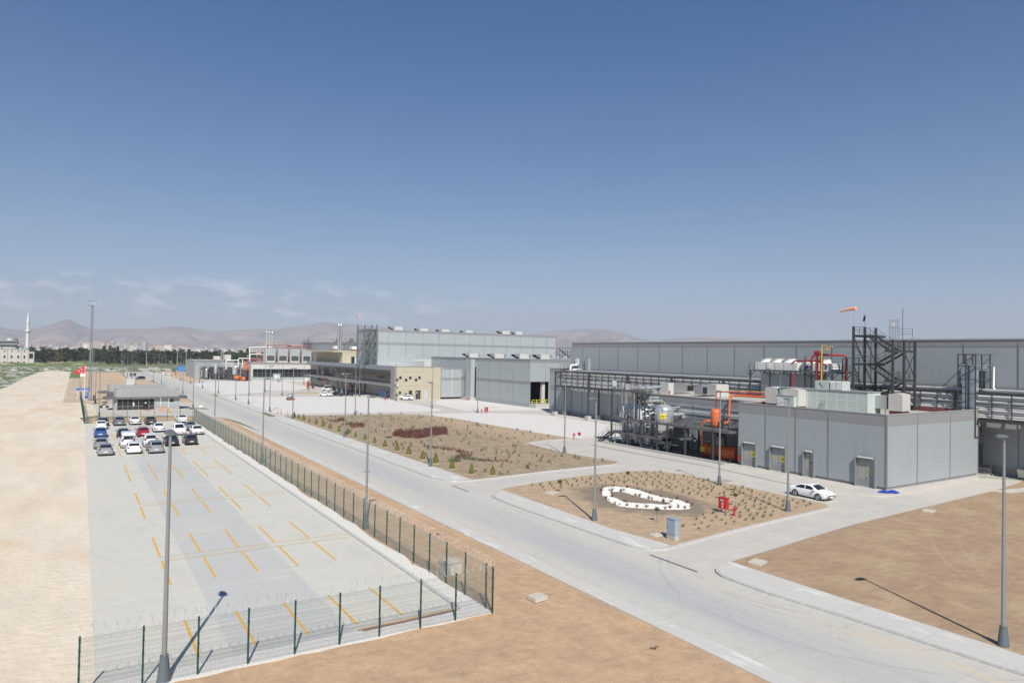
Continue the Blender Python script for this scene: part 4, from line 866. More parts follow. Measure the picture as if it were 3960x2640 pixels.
# --- second tall hall -------------------------------------------------------------
t = thing('high_hall', 'tall pale blue panelled hall rising behind the loading hall', 'building', (0,0,0))
b = MB(); b.box(82.6,154.5,212,231,0,21.2); obj('wall', b, m_panel_l, t)
b = MB(); b.box(82.57,154.53,211.97,231.03,20.75,21.42); b.box(82.57,154.53,211.97,231.03,16.6,17.4); obj('band', b, m_band, t)
b = MB(); b.box(82.5,154.6,211.9,231.1,21.42,21.6); obj('coping', b, m_cap, t)
xs = [82.7,86.4,92.5,98.7,104.8,111,117,122.9,126.2,132.2,138.2,144.2,150.1,154.4]
b = trims(Y=211.97, xs=xs, z0=12.5, z1=16.6, w=.12); c_ = trims(Y=211.97, xs=xs, z0=17.4, z1=20.75, w=.12); b.add(c_.v, c_.f); obj('panel_trim', b, m_trim, t)
b = MB(); b.box(95.6,104,211.9,212.0,11.1,12.0); obj('translucent_strip', b, mat('polycarbonate', (.42,.47,.47), .3, stripes=(0,1.6,.02), bump=.5), t)
t = thing('back_hall', 'long grey hall with a flat roof behind the glazed office', 'building', (0,0,0))
b = MB(); b.box(95,150,231.2,345,0,18.1); obj('wall', b, m_panel, t); b = MB(); b.box(94.95,95,231.2,345,17.3,18.1); obj('band', b, m_band, t); b = MB(); b.box(94.9,150.1,231.2,345.1,18.1,18.25); obj('coping', b, m_cap, t)
def cowl(name, label, x, y, z, w=1.75, s=1, group='pale cowled roof vents'):
    """box with an open sloping mouth towards the far side and a wedge behind"""
    t = thing(name, label, 'roof vent', (x,y,z), 0, group); L_ = w
    b = MB(); b.box(-L_*.75,L_*.75,-L_*.85,L_*.85,.35,1.75); obj('casing', b, m_offw, t)
    a = L_*.7; b = MB(); y0 = L_*.85; y1 = L_*1.9
    b.add([(-a,y0,.35),(a,y0,.35),(a,y0,1.75),(-a,y0,1.75),(-a,y1,1.1),(a,y1,1.1),(a,y1,1.55),(-a,y1,1.55)], [(3,2,6,7),(0,3,7,4),(1,5,6,2)]); obj('intake_hood', b, m_galv, t)
    b = MB(); b.add([(-a+.02,y0,.37),(a-.02,y0,.37),(a-.02,y1-.05,1.12),(-a+.02,y1-.05,1.12)], [(0,1,2,3),(3,2,1,0)]); obj('mesh_screen', b, m_dark, t)
    b = MB(); b.add([(-a,-y0,.35),(a,-y0,.35),(a,-y0,1.75),(-a,-y0,1.75),(-a*.8,-y0-1.0,1.2),(a*.8,-y0-1.0,1.2)], [(0,4,5,1),(3,2,5,4),(0,3,4),(1,5,2)]); obj('outlet', b, m_galv, t)
    b = MB(); b.box(-.8,.8,-.8,.8,0,.35); obj('curb', b, m_galv, t)
    return t
cw = [('first cowled vent from the left on the loading hall roof',106.5,188.3,13),('second cowled vent from the left on the loading hall roof',106.5,173.0,13),('third cowled vent on the loading hall roof, nearest its corner',106.5,159.6,13),('cowled vent on the loading hall roof left of the tall grey hall',112.5,158,13)]
def vent_side(l, x, y, z, f=1):
    t = thing('roof_vent', l, 'roof vent', (x,y,z), 0, 'pale cowled roof vents')
    b = MB(); b.box(-1.7,1.4,-1,1,.0,1.3); obj('casing', b, m_offw, t)
    b = MB(); b.add([(-1.7,-1,.2),(-1.7,1,.2),(-1.7,1,1.3),(-1.7,-1,1.3),(-3.4,-1,.8),(-3.4,1,.8),(-3.2,1,1.15),(-3.2,-1,1.15)], [(3,7,6,2),(0,3,7,4),(1,2,6,5)]); obj('intake_hood', b, m_galv, t)
    b = MB(); b.add([(-1.75,-.98,.2),(-1.75,.98,.2),(-3.35,.98,.8),(-3.35,-.98,.8)], [(0,1,2,3),(3,2,1,0)]); obj('mesh_screen', b, m_dark, t)
    b = MB(); b.add([(1.4,-1,.1),(1.4,1,.1),(1.4,1,1.3),(1.4,-1,1.3),(2.5,-1,.85),(2.5,1,.85)], [(0,3,4),(1,5,2),(3,2,5,4),(0,4,5,1)]); obj('outlet', b, m_galv, t)
for l, x, y, z in cw: vent_side(l, x-1.5, y, z)
for l, x, y in (('cowled vent on the high hall roof, leftmost',91.3,216),('low cowled vent on the high hall roof, second from left',103.5,222),('small cowled vent on the high hall roof, third from left',113,224),('cowled vent on the high hall roof, left of the right-hand pair',134,216),('cowled vent on the high hall roof, right one of the right-hand pair',139.8,216),('low cowled vent on the high hall roof, before the right-hand pair',124,226)): vent_side(l, x, y, 21.55)
for l, y in (('cowled vent on the back hall roof, first behind the twin chimneys',300),('cowled vent on the back hall roof, second behind the twin chimneys',282),('cowled vent on the back hall roof, third behind the twin chimneys',268)): cowl('roof_vent', l, 97.5, y, 18.2, 1.7)
# --- glazed office -------------------------------------------------------------------
t = thing('glazed_office', 'long two-storey office with dark glass front and steel ledges', 'building', (0,0,0))
b = MB(); b.box(81.6,94.5,193,284,.1,9.4); obj('wall', b, mat('office_wall', (.22,.22,.21), .6), t)
m_off = mat('office_glass', (.03,.03,.029), .05, var=.35, scale=.5, spec=.7)
for (ya,yb,xo) in ((193.2,213,0),(213,248,.9),(248,283.6,0)):
    for (za,zb) in ((4.6,8.0),(.35,3.7)):
        b = MB(); b.box(81.5+xo-.02,81.6+xo-.01,ya,yb,za,zb) if xo == 0 else b.box(81.50,81.585,ya,yb,za,zb); g_ = obj('window_band', b, m_off, t)
        b = MB(); n = int((yb-ya)/1.25)
        for k in range(n+1): y = ya+(yb-ya)*k/n; b.box(81.44,81.5,y-.03,y+.03,za,zb)
        for f_ in (.0,.33,.66,1): z = za+(zb-za)*f_; b.box(81.45,81.5,ya,yb,z-.025,z+.025)
        obj('mullion', b, mat('mullion', (.16,.16,.16), .4), g_)
m_fas = mat('brushed_fascia', (.36,.36,.35), .38, .6, var=.06, scale=.5)
b = MB(); b.add([(79.6,193,8.75),(79.6,284,8.75),(81.5,284,8.0),(81.5,193,8.0),(80.0,193,10.0),(80.0,284,10.0)], [(0,1,5,4),(0,3,2,1),(0,4,3),(1,2,5)])
b.box(80.0,81.5,193,284,9.6,10.0); obj('fascia', b, m_fas, t)
b = MB(); b.add([(78.9,193.0,3.95),(78.9,284,3.95),(81.5,284,3.7),(81.5,193,3.7),(78.9,193,4.3),(78.9,284,4.3),(81.5,284,4.6),(81.5,193,4.6)], [(0,1,5,4),(0,3,2,1),(4,5,6,7),(0,4,7,3),(1,2,6,5)]); obj('ledge', b, m_fas, t)
b = MB(); b.box(81.5,94.5,193,284,9.4,9.55); obj('roof', b, m_white, t)
b = MB(); b.box(80.6,81.6,193,284,-.02,.35); obj('plinth', b, m_conc, t)
b = MB(); b.prism([(76,212),(81.4,212),(81.4,250),(78,250),(76,240)], 4.05, 4.5, bottom=True); obj('canopy', b, m_fas, t)
for (x,y) in ((77.3,236),(77.3,231)):
    b = MB(); b.box(x-.25,x+.25,y-.35,y+.35,0,4.1); obj('canopy_column', b, mat('column_grey', (.22,.24,.25), .5), t)
b = MB(); b.box(81.46,81.5,232,233.2,.35,2.5); obj('door', b, m_dark, t)
t = thing('office_end_block', 'tan end block of the office with scattered small square windows', 'building', (0,0,0))
b = MB(); b.box(79.75,95.0,190.4,192.95,.0,9.85); obj('wall', b, m_tan, t); b = MB(); b.box(79.5,80.05,190.3,193.0,0,10.0); obj('edge_frame', b, m_fas, t)
b = MB(); b.box(80.05,95.05,190.3,193.0,9.85,10.0); obj('coping', b, m_cap, t)
b = MB(); b.box(80.05,95,190.385,190.4,8.3,8.34); b.box(80.05,95,190.385,190.4,4.05,4.09); obj('panel_joint', b, m_band, t)
for (x,z,w,h) in ((80.45,5.95,.72,.72),(81.55,6.6,.72,.72),(83.4,5.9,.72,.72),(84.75,6.55,.72,.72),(86.65,5.9,.72,.72),(87.75,6.6,.72,.72),(80.4,1.45,.72,.72),(81.5,2.1,.72,.72),(83.4,1.5,.72,.72),(84.9,1.9,1.0,1.6)):
    b = MB(); b.box(x-w/2,x+w/2,190.36,190.40,z-h/2,z+h/2); w_ = obj('window', b, m_glass, t)
    b = MB()
    for (p,q,r_,s_) in ((x-w/2-.05,x+w/2+.05,z+h/2,z+h/2+.06),(x-w/2-.05,x+w/2+.05,z-h/2-.06,z-h/2),(x-w/2-.05,x-w/2,z-h/2,z+h/2),(x+w/2,x+w/2+.05,z-h/2,z+h/2)): b.box(p,q,190.33,190.4,r_,s_)
    obj('window_frame', b, m_trim, w_)
b = MB(); b.box(86.6,88.2,190.36,190.4,.1,2.7); d = obj('door', b, m_glass, t); b = MB(); b.box(87.35,87.45,190.32,190.36,.1,2.7); b.box(86.5,88.3,190.32,190.4,2.7,2.8); obj('door_frame', b, m_galv, d); b = MB(); b.box(86.85,87.15,190.33,190.355,1.9,2.25); obj('notice', b, m_white, d)
b = MB(); b.box(89.5,90.6,190.36,190.4,.1,2.6); obj('door', b, mat('pale_door', (.45,.47,.50), .5), t)
b = MB(); b.box(80.25,80.7,189.8,190.35,4.1,4.35); obj('security_camera', b, m_white, t)
t = thing('office_roof_block', 'tan penthouse block with overhanging front above the glazed office', 'building', (0,0,0))
b = MB(); b.box(83.6,97.5,250,284,9.5,14.0); obj('wall', b, m_tan, t); b = MB(); b.box(79.8,97.6,249.9,286,13.9,14.5); obj('roof', b, m_tan, t)
b = MB(); b.box(87.0,89.4,249.96,250,9.7,12.3); d = obj('door', b, m_dark, t); b = MB(); b.box(88.3,89.4,249.9,249.95,9.7,12.2); obj('door_leaf', b, mat('pale_door', (.45,.47,.50), .5), d)
for z0,z1 in ((10,11.6),(12,13.2)):
    b = MB(); b.box(83.56,83.6,262,263.5,z0,z1); obj('window', b, m_glass, t)
b = MB()
for k in range(26): b.box(85.9,86.1,192+k*1.45,192.25+k*1.45,9.55,10.45)
for k in range(4): b.tube([(86+.35*k,191.5,10.45+.05*k),(86+.35*k,230,10.45+.05*k),(86+.35*k,233,10.2)], .09, 6)
o = obj('roof_pipe_run', b, m_pipe, None, 40); tag(o, 'run of white pipes on small supports along the office roof', 'pipework')
hvac('roof_unit', 'pale grey box unit on the roof above the small square windows', 91.0,93.4,194,197,9.5,11.45, m_offw, .02)
hvac('roof_unit', 'white vent box on a dark red curb at the foot of the twin chimneys', 85.2,88.2,264,267,14.5,16.3, m_white, .02, 'vent boxes on the penthouse roof', ch=.55)
hvac('roof_unit', 'white vent box on a dark red curb right of the twin chimneys', 91.5,94.5,262,265,14.5,16.3, m_white, .02, 'vent boxes on the penthouse roof', ch=.55)
for k, (x,l) in enumerate(((85.9,'left one of the two tall steel chimneys above the tan penthouse'),(86.85,'right one of the two tall steel chimneys above the tan penthouse'))):
    b = MB(); b.cyl((0,0,0),(0,0,9.6),.44,None,14); o = thing('chimney', l, 'chimney', (x,262,14.5), 0, 'twin chimneys'); obj('flue', b, m_galv, o, 40)
    b = MB(); b.lathe([(.46,9.3),(.52,9.7),(.46,10.0),(.2,10.6),(.01,10.7)], 14); obj('cowl', b, m_galv, o, 50)
# --- boiler house --------------------------------------------------------------------
t = thing('boiler_house', 'long low boiler house with a dark strip window and grey doors', 'building', (0,0,0))
b = MB(); b.box(66.3,95,324,345,0,8.4); obj('wall', b, m_offw, t); b = MB(); b.box(66.2,95,323.95,324,7.6,8.5); obj('band', b, m_band, t); b = MB(); b.box(66.3,95,323.97,324,.6,1.8); obj('lower_band', b, m_panel_l, t)
b = MB(); b.box(67.0,95,323.9,323.97,1.9,5.55); g_ = obj('window_band', b, m_glass, t)
b = MB()
for k in range(15): b.box(67+2*k-.03,67+2*k+.03,323.85,323.9,1.9,5.55)
for z in (2.6,3.6): b.box(67,95,323.86,323.9,z-.04,z+.04)
obj('mullion', b, m_galv, g_)
b = MB(); b.box(75.7,78.9,322.6,323.9,0,3.4); p_ = obj('door_porch', b, m_panel_l, t); b = MB(); b.box(76.3,77.2,322.55,322.6,1.4,2.7); b.box(77.5,78.4,322.55,322.6,1.4,2.7); obj('notice', b, m_white, p_)
b = MB(); b.box(66.1,95.1,323.85,345.1,8.5,8.6); obj('roof', b, m_roof, t)
for k, x in enumerate((72.6,78.1,83.6,89.1)):
    t = thing('cooling_unit', ['leftmost','second','third','rightmost'][k]+' of four white boxed cooling units on the boiler house roof', 'cooling unit', (x,324.2,8.6), 0, 'four cooling units')
    b = MB(); b.box(0,4.2,0,6,0,6.1); obj('casing', b, m_offw, t); b = MB(); b.box(.15,4.05,-.04,0,3.4,5.9); obj('panel', b, m_panel_l, t)
    b = MB(); b.box(.4,3.8,-.05,0,.75,3.1); l_ = obj('louvre', b, mat('dark_louvre', (.05,.055,.055), .6, stripes=(2,3,.03), bump=.6), t); b = MB(); b.bar((.4,-.08,.75),(3.8,-.08,3.1),.06); b.bar((3.8,-.08,.75),(.4,-.08,3.1),.06); obj('cross_brace', b, m_galv, l_)
    b = MB(); b.box(4.25,4.6,.5,1.2,.2,4.8); obj('side_frame', b, m_steel, t); b = MB(); b.cyl((4.85,.4,0),(4.85,.4,4.4),.10,None,8); obj('side_pipe', b, mat('rust_pipe', (.17,.05,.04), .5), t)
for k, x in enumerate((77.7,78.95,80.2)):
    o = thing('chimney', ['left','middle','right'][k]+' one of three bright steel chimneys behind the cooling units', 'chimney', (x,346,0), 0, 'three chimneys')
    b = MB(); b.cyl((0,0,8),(0,0,22.6),.42,None,12); obj('flue', b, m_chrome, o, 40); b = MB(); b.lathe([(.50,22.2),(.52,22.7),(.40,23.1),(.01,23.6)], 12); obj('cowl', b, m_galv, o, 50)
b = MB(); b.bar((80.9,346,9),(80.9,346,22),.08); b.bar((81.3,346,9),(81.3,346,22),.08)
for k in range(26): b.bar((80.9,346,9.3+.5*k),(81.3,346,9.3+.5*k),.05)
o = obj('chimney_ladder', b, m_galv); tag(o, 'thin ladder standing right of the three chimneys', 'ladder')
for x, l in ((69.3,'left thin steel chimney behind the grey annexe roof'),(70.3,'right thin steel chimney behind the grey annexe roof')):
    b = MB(); b.cyl((x,420,0),(x,420,14.3),.22,.2,8); o = obj('chimney', b, m_chrome, None, 40); tag(o, l, 'chimney')
# --- far-left grey annexe ---
t = thing('grey_annexe', 'plain light grey clad annexe left of the tank yard', 'building', (0,0,0))
b = MB(); b.box(47.7,66,363,395,0,8.5); obj('wall', b, m_panel_l, t); b = MB(); b.box(47.65,66,362.95,363,7.6,8.5); obj('band', b, m_band, t); obj('panel_trim', trims(Y=362.97, xs=(48.2,50.2,52.3,54.4,58,62), z0=0, z1=8.5, w=.1), m_trim, t)
b = MB(); b.box(47.5,66.1,362.8,395,8.5,8.65); obj('roof', b, m_roof, t)
hvac('roof_unit', 'beige box unit on the grey annexe roof, left', 57,60,366,369,8.6,10.8, m_offw, .1, 'box units on the grey annexe')
hvac('roof_unit', 'beige box unit on the grey annexe roof, right', 62,65,366,369,8.6,11.6, m_offw, .1, 'box units on the grey annexe')
# --- gatehouses ---------------------------------------------------------------------------
def gatehouse(name, label, ox, oy, detail=True):
    t = thing(name, label, 'gatehouse', (ox,oy,0), math.atan2(-3.9,13.2)*.0)
    # near face runs along X at local y=0; 13.3 m wide, 5 deep
    m_al = mat('alu_panel', (.40,.40,.39), .42, .35, var=.03, scale=.4)
    body = fillet([(0,0),(13.4,0),(13.4,5),(0,5)], [1.2,.05,.05,1.2], 5)
    b = MB(); b.prism(body, 0, 2.6); obj('wall', b, m_al, t)
    up = fillet([(.1,.1),(13.3,.1),(13.3,4.9),(.1,4.9)], [1.6,.05,.05,1.6], 6)
    b = MB(); b.prism(up, 2.9, 4.35); ui = inset(up, .28); obj('upper_wall', b, m_al, t)
    b = MB()
    for k in range(1,8): b.box(1.8+1.5*k-.015,1.8+1.5*k+.015,.09,.1,2.95,4.35)
    obj('panel_joint', b, m_band, t)
    b = MB(); b.prism(ui, 4.30, 4.31); obj('roof', b, m_offw, t)
    b = MB(); b.prism(inset(up, .55), 4.31, 4.33); obj('roof_felt', b, mat('roof_felt', (.12,.11,.10), .9), t)
    n = len(up); b = MB()
    for i in range(n):
        j = (i+1)%n; a1, a2, c1_, c2_ = up[i], up[j], ui[i], ui[j]
        b.add([(*a1,4.35),(*a2,4.35),(*a2,4.62),(*a1,4.62),(*c1_,4.36),(*c2_,4.36),(*c2_,4.62),(*c1_,4.62)], [(0,1,2,3),(5,4,7,6),(3,2,6,7)])
    obj('parapet', b, m_al, t)
    ey = fillet([(-2.0,-.6),(15.1,-.6),(15.1,5.6),(-2.0,5.6)], [2.9,1.5,1.5,2.9], 8)
    b = MB(); b.prism(ey, 2.5, 2.95, bottom=True); obj('eaves', b, mat('eaves_grey', (.115,.115,.11), .5), t)
    if detail:
        b = MB(); b.box(.75,8.15,-.03,.0,.12,2.45); g_ = obj('window_band', b, m_glass, t)
        b = MB()
        for k in range(8): b.box(.75+1.05*k-.03,.75+1.05*k+.03,-.06,-.03,.12,2.45)
        b.box(.75,8.15,-.06,-.03,.85,.92); obj('mullion', b, m_galv, g_)
        b = MB(); b.box(5.9,6.9,-.09,-.06,.1,2.3); obj('door', b, m_dark, t)
        b = MB(); b.box(3.8,4.15,-.08,-.065,1.05,1.35); b.box(3.8,4.15,-.08,-.065,1.45,1.7); b.box(6.2,6.5,-.12,-.09,1.5,1.75); obj('notice', b, m_white, t)
        b = MB(); b.box(8.2,13.4,-.02,0,.95,1.75); obj('stripe', b, m_panel_l, t)
        b = MB(); b.box(11.2,12.1,-.03,0,1.7,2.4); obj('window', b, m_glass, t)
    return t
gatehouse('gatehouse', 'aluminium clad gatehouse with rounded end and dark glazing, nearer the parking lot', 6.9,176.2)
gatehouse('gatehouse', 'second aluminium clad gatehouse behind the first, only its top seen', 6.4,199.5, False)
b = MB(); b.box(-.9,.9,-.9,.9,0,1.7); o = obj('roof_unit', b, m_offw); o.location = (11.6,203,4.4); tag(o, 'beige box unit standing on the farther gatehouse roof', 'roof unit')
for k, (x,y) in enumerate(((15.8,170.6),(17.0,166.3))):
    t = thing('barrier_gate', ['raised barrier gate with white boom, left one by the gatehouse','raised barrier gate with white boom, right one nearer the lot'][k], 'barrier', (x,y,0), 0, 'entrance barriers')
    b = MB(); b.box(-.2,.2,-.15,.15,0,1.15); obj('cabinet', b, mat('barrier_orange', (.62,.27,.06), .5), t); b = MB(); b.bar((0,.2,1.0),(.05,.2,3.1),.09); obj('boom', b, m_white, t)
b = MB(); b.lathe([(.3,0),(.3,.05),(.18,.06),(.1,.45),(.02,.8)], 12); o = obj('traffic_cone', b, m_red, None, 40); o.location = (13.7,174.0,0); tag(o, 'red and white traffic cone before the gatehouse door', 'traffic cone')
t = thing('crowd_barrier', 'pale yellow barred pedestrian barrier behind the rear parking fence', 'barrier', (10.6,155.5,0), -.05)
b = MB()
for k in range(13): b.bar((.25*k,0,.2),(.25*k,0,1.1),.03)
b.bar((0,0,.2),(3,0,.2),.05); b.bar((0,0,1.1),(3,0,1.1),.05); obj('rail', b, mat('pale_yellow', (.62,.50,.25), .5), t); b = MB(); b.bar((0,-.3,0),(0,.3,0),.05); b.bar((3,-.3,0),(3,.3,0),.05); b.bar((0,0,0),(0,0,1.1),.05); obj('foot', b, m_yellow, t)
t = thing('motorbike', 'dark motorbike parked left of the nearer gatehouse', 'motorbike', (5.4,184.5,0), .3)
b = MB(); b.tube([(-.5,0,.75),(0,0,.8),(.4,0,.95)], [.12,.17,.1], 8); b.bar((.45,-.35,1.05),(.45,.35,1.05),.04); obj('frame', b, m_black, t, 40)
for s in (-.65,.65):
    b = MB(); b.cyl((s,-.05,.31),(s,.05,.31),.31,None,14); obj('wheel', b, m_black, t, 40)
# blue notice board, mast, flag
t = thing('notice_board', 'blue and white framed site board beside the boundary fence', 'sign', (1.25,217,0))
b = MB(); b.box(-1.6,1.6,-.05,.05,2.4,3.0); h_ = obj('header', b, m_blue, t); text_obj('Dikkat Santiye', .3, m_white, h_, (.25,-.06,2.7), (PI/2,0,0)); b = MB(); b.box(-1.5,-1.3,-.07,-.05,2.6,2.85); obj('emblem', b, m_white, h_)
b = MB()
for x in (-1.05,.38,1.55): b.box(x-.06,x+.06,-.05,.05,0,2.4)
b.box(-1.1,1.6,-.05,.05,.02,.14); b.box(-1.1,1.6,-.05,.05,2.25,2.4); obj('frame', b, m_white, t); b = MB(); b.box(.5,1.5,-.03,.03,.2,2.2); p_ = obj('panel', b, m_blue, t)
b = MB()
for k in range(6): b.box(.6,1.2-.1*(k%3),-.04,-.03,1.95-.22*k,2.02-.22*k)
obj('lettering', b, m_white, p_)
t = thing('lattice_mast', 'very tall steel lattice floodlight mast beside the blue board', 'mast', (2.9,212.6,0))
b = MB(); HM = 25.2
def mp(k, z): w = .37-.22*z/HM; return (w*(1,-1,-1,1)[k], w*(1,1,-1,-1)[k], z)
for k in range(4): b.bar(mp(k,0), mp(k,HM), .16)
nz_ = 34
for i in range(nz_):
    z0 = HM*i/nz_; z1 = HM*(i+1)/nz_
    for k in range(4):
        k2 = (k+1)%4; b.bar(mp(k,z0), mp(k2,z0), .09); b.bar(mp(k if i%2 else k2,z0), mp(k2 if i%2 else k,z1), .07)
m_mast = mat('mast_grey', (.20,.22,.23), .5, .3); obj('lattice', b, m_mast, t); b = MB()
for s in (-.9,.9):
    b.bar((s,-.5,25.1),(s,-.5,26.3),.05); b.bar((s,.5,25.1),(s,.5,26.3),.05)
for z in (25.1,26.3):
    for (p,q) in (((-.9,-.5),(.9,-.5)),((-.9,.5),(.9,.5)),((-.9,-.5),(-.9,.5)),((.9,-.5),(.9,.5))): b.bar((*p,z),(*q,z),.1)
obj('top_cage', b, m_mast, t); b = MB()
for i in range(60): b.bar((.55-.3*i/60,0,1+.4*i),(.85-.3*i/60,0,1+.4*i),.03)
b.bar((.85,0,1),(.5,0,24.6),.04); obj('ladder', b, m_galv, t); b = MB(); b.box(.7,1.1,-.4,.4,.1,1.3); obj('control_box', b, m_steel, t)
t = thing('flagpole', 'white flagpole with red crescent flag above the boundary fence', 'flagpole', (1.5,192.7,0))
b = MB(); b.cyl((0,0,0),(0,0,9.7),.07,.05,8); obj('pole', b, m_white, t, 40)
m_flag = mat('flag_red', (.60,.02,.03), .7)
def flagpt(u, v): return (-2.1*u*(1-.12*v), .22*math.sin(u*7), 9.5-.15*u-1.75*v*(1-.62*u)-1.15*u**1.3+.08*math.sin(u*9+v*2))
b = MB(); N = 14; vs = [flagpt(i/N, j/8) for i in range(N+1) for j in range(9)]; b.add(vs, [(i*9+j, i*9+j+1, (i+1)*9+j+1, (i+1)*9+j) for i in range(N) for j in range(8)]); fl = obj('flag', b, m_flag, t, 60)
b = MB(); K = 20
for i in range(K):
    a0 = .5+ (2*PI-1.0)*i/K; a1 = .5+(2*PI-1.0)*(i+1)/K
    def cp(a, r, s): return (.42+.0+.20*-math.cos(a)*r*1.0, .5+.34*math.sin(a)*r)
    q = []
    for a, r, s in ((a0,1,0),(a1,1,0),(a1,.68+.0,1),(a0,.68,1)):
        u, v = cp(a, r, s); u = u + (.0 if s == 0 else .035); x,y,z = flagpt(max(0,min(1,u)), max(0,min(1,v))); q.append((x, y-.03, z))
    b.quad(*q)
u0,v0 = .66,.5; P5 = []
for k in range(10):
    r_ = .075 if k%2 == 0 else .03; a = PI*k/5; P5.append(flagpt(u0+r_*math.cos(a), v0+r_*2.6*math.sin(a)))
P5 = [(p[0],p[1]-.03,p[2]) for p in P5]; c0 = flagpt(u0,v0); b.add([(c0[0],c0[1]-.03,c0[2])]+P5, [(0,i+1,(i+1)%10+1) for i in range(10)]); obj('crescent_and_star', b, m_white, fl)
b = MB(); vs = [(-.95*i/6, .1*math.sin(i*1.3), 7.7-.75*j/3+.12*i/6) for i in range(7) for j in range(4)]; b.add(vs, [(i*4+j, i*4+j+1, (i+1)*4+j+1, (i+1)*4+j) for i in range(6) for j in range(3)]); obj('lower_flag', b, m_white, t, 60)
# mosque -----------------------------------------------------------------------------------
t = thing('mosque', 'pale mosque with grey dome at the far left edge', 'mosque', (0,0,0))
m_mos = mat('mosque_stone', (.52,.49,.46), .8, var=.04, scale=.1); m_lead = mat('lead_dome', (.27,.30,.29), .5, .2, var=.1, scale=.3)
b = MB(); b.box(-72,-33.6,672,700,-.1,11.3); b.box(-33.6,-30,672.5,690,0,9.6); obj('wall', b, m_mos, t)
b = MB(); b.box(-72,-33.4,671.8,700,11.3,11.7); b.box(-58,-42.5,680,695,13.2,13.5); b.box(-60,-40,678,697,15.2,15.5); b.box(-59,-41,679,696,17.5,17.9); b.box(-33.6,-29.8,672.3,690,9.6,9.9); obj('cornice', b, m_lead, t)
b = MB(); b.box(-58,-42.5,680,695,11.7,15.2); b.box(-57.5,-42,680.5,695,15.5,17.5); obj('drum', b, m_mos, t)
b = MB(); b.lathe([(5.2*math.cos(a*PI/18), 17.8+4.2*math.sin(a*PI/18)) for a in range(9)]+[(.2,22)], 24, (-46.4,684,0)); obj('dome', b, m_lead, t, 60); b = MB(); b.cyl((-46.4,684,21.8),(-46.4,684,24.3),.12,.03,6); obj('finial', b, m_lead, t)
for x in (-52,-43,-39,-36): b = MB(); b.lathe([(1.9,11.6),(1.6,12.4),(.9,13.0),(.05,13.2)], 14, (x,674.5,0)); obj('small_dome', b, m_lead, t, 60)
for x in (-49.2,-44.6,-40.4,-36.4,-53.8):
    for z0,z1,w in ((4.2,6.6,1.3),(9.3,10.6,.6),(.6,1.9,1.2)):
        b = MB(); b.box(x-w/2-.25,x+w/2+.25,671.9,672,z0-.25,z1+.25); f_ = obj('window', b, m_white if w > 1 else m_mos, t); b = MB(); b.box(x-w/2,x+w/2,671.85,671.9,z0,z1); obj('pane', b, mat('mosque_glass', (.07,.03,.03) , .3), f_)
b = MB(); b.cyl((-31.9,672.4,4.2),(-31.9,672.4,7.6),1,None,4) if False else b.prism([(-33.2,672.35),(-30.7,672.35),(-30.7,672.5),(-33.2,672.5)], 4.2, 8.2); obj('arch_window', b, m_glass, t)
b = MB()
for k in (1,): b.box(-47.5,-47.3,671.8,672,0,11.3); b.box(-38.5,-38.3,671.8,672,0,11.3)
obj('downpipe', b, m_lead, t)
b = MB(); b.box(-58,-42.2,679.9,680,15.7,17.3) if False else None
for k in range(8): b.box(-57+1.9*k,-56.1+1.9*k,680.4,680.5,15.8,17.2)
obj('drum_window', b, m_band, t)
t = thing('minaret', 'slender white minaret with a conical top beside the mosque', 'minaret', (-34.9,676,0))
b = MB(); b.lathe([(1.35,0),(1.35,12),(1.1,13),(1.1,24.6),(1.5,25.2),(1.95,25.8),(1.95,27.2),(1.05,27.2),(1.0,33.0),(1.2,33.2),(1.2,33.5)], 16); obj('shaft', b, mat('minaret_white', (.60,.60,.58), .7), t, 30); b = MB(); b.lathe([(1.15,33.5),(.85,36),(.35,40.5),(.05,42.6)], 16); obj('spire', b, m_lead if False else mat('minaret_white', (.6,.6,.58), .7), t, 30)
# ============================================================ PIPE RACK, VESSELS, TOWERS
def rail(b, pts, h=1.05, step=1.5, r=.035):
    for (a, c) in zip(pts, pts[1:]):
        a = Vector(a); c = Vector(c); n = max(1, round((c-a).length/step))
        for f in (h, h*.66, h*.33): b.bar(a+Vector((0,0,f)), c+Vector((0,0,f)), r)
        for i in range(n+1): p = a+(c-a)*i/n; b.bar(p, p+Vector((0,0,h)), r*1.2)
def stair(b, a, c, w, ax):
    """flight from a (bottom) to c (top); w = width along ax"""
    a = Vector(a); c = Vector(c); off = Vector((w,0,0)) if ax == 'x' else Vector((0,w,0))
    for o_ in (Vector((0,0,0)), off):
        b.bar(a+o_, c+o_, .06, .24)
        for f in (.5, 1.0): b.bar(a+o_+Vector((0,0,f)), c+o_+Vector((0,0,f)), .035)
        for i in range(4): p = a+o_+(c-a)*i/3; b.bar(p, p+Vector((0,0,1.0)), .035)
    n = max(3, int(abs(c.z-a.z)/.2))
    for i in range(n+1): p = a+(c-a)*i/n; b.bar(p, p+off, .24, .035)
t = thing('pipe_rack', 'elevated steel pipe rack full of clad pipes running in front of the tall hall', 'pipe rack')
for x in (94.3, 97.2):
    for k in range(12):
        y = 129.3-12.3*k
        if 40 < y < 61 and x < 95: z0 = 8.3
        else: z0 = .75
        b = MB(); b.box(x-.14,x+.14,y-.16,y+.16,z0,10.4); c_ = obj('column', b, m_steel, t)
        if z0 < 1: b = MB(); b.box(x-.48,x+.48,y-.5,y+.5,0,1.0); obj('pedestal', b, m_conc, c_)
b = MB()
for x in (94.3, 97.2):
    for z in (6.95, 10.3): b.box(x-.12,x+.12,-25,129.4,z-.15,z+.12)
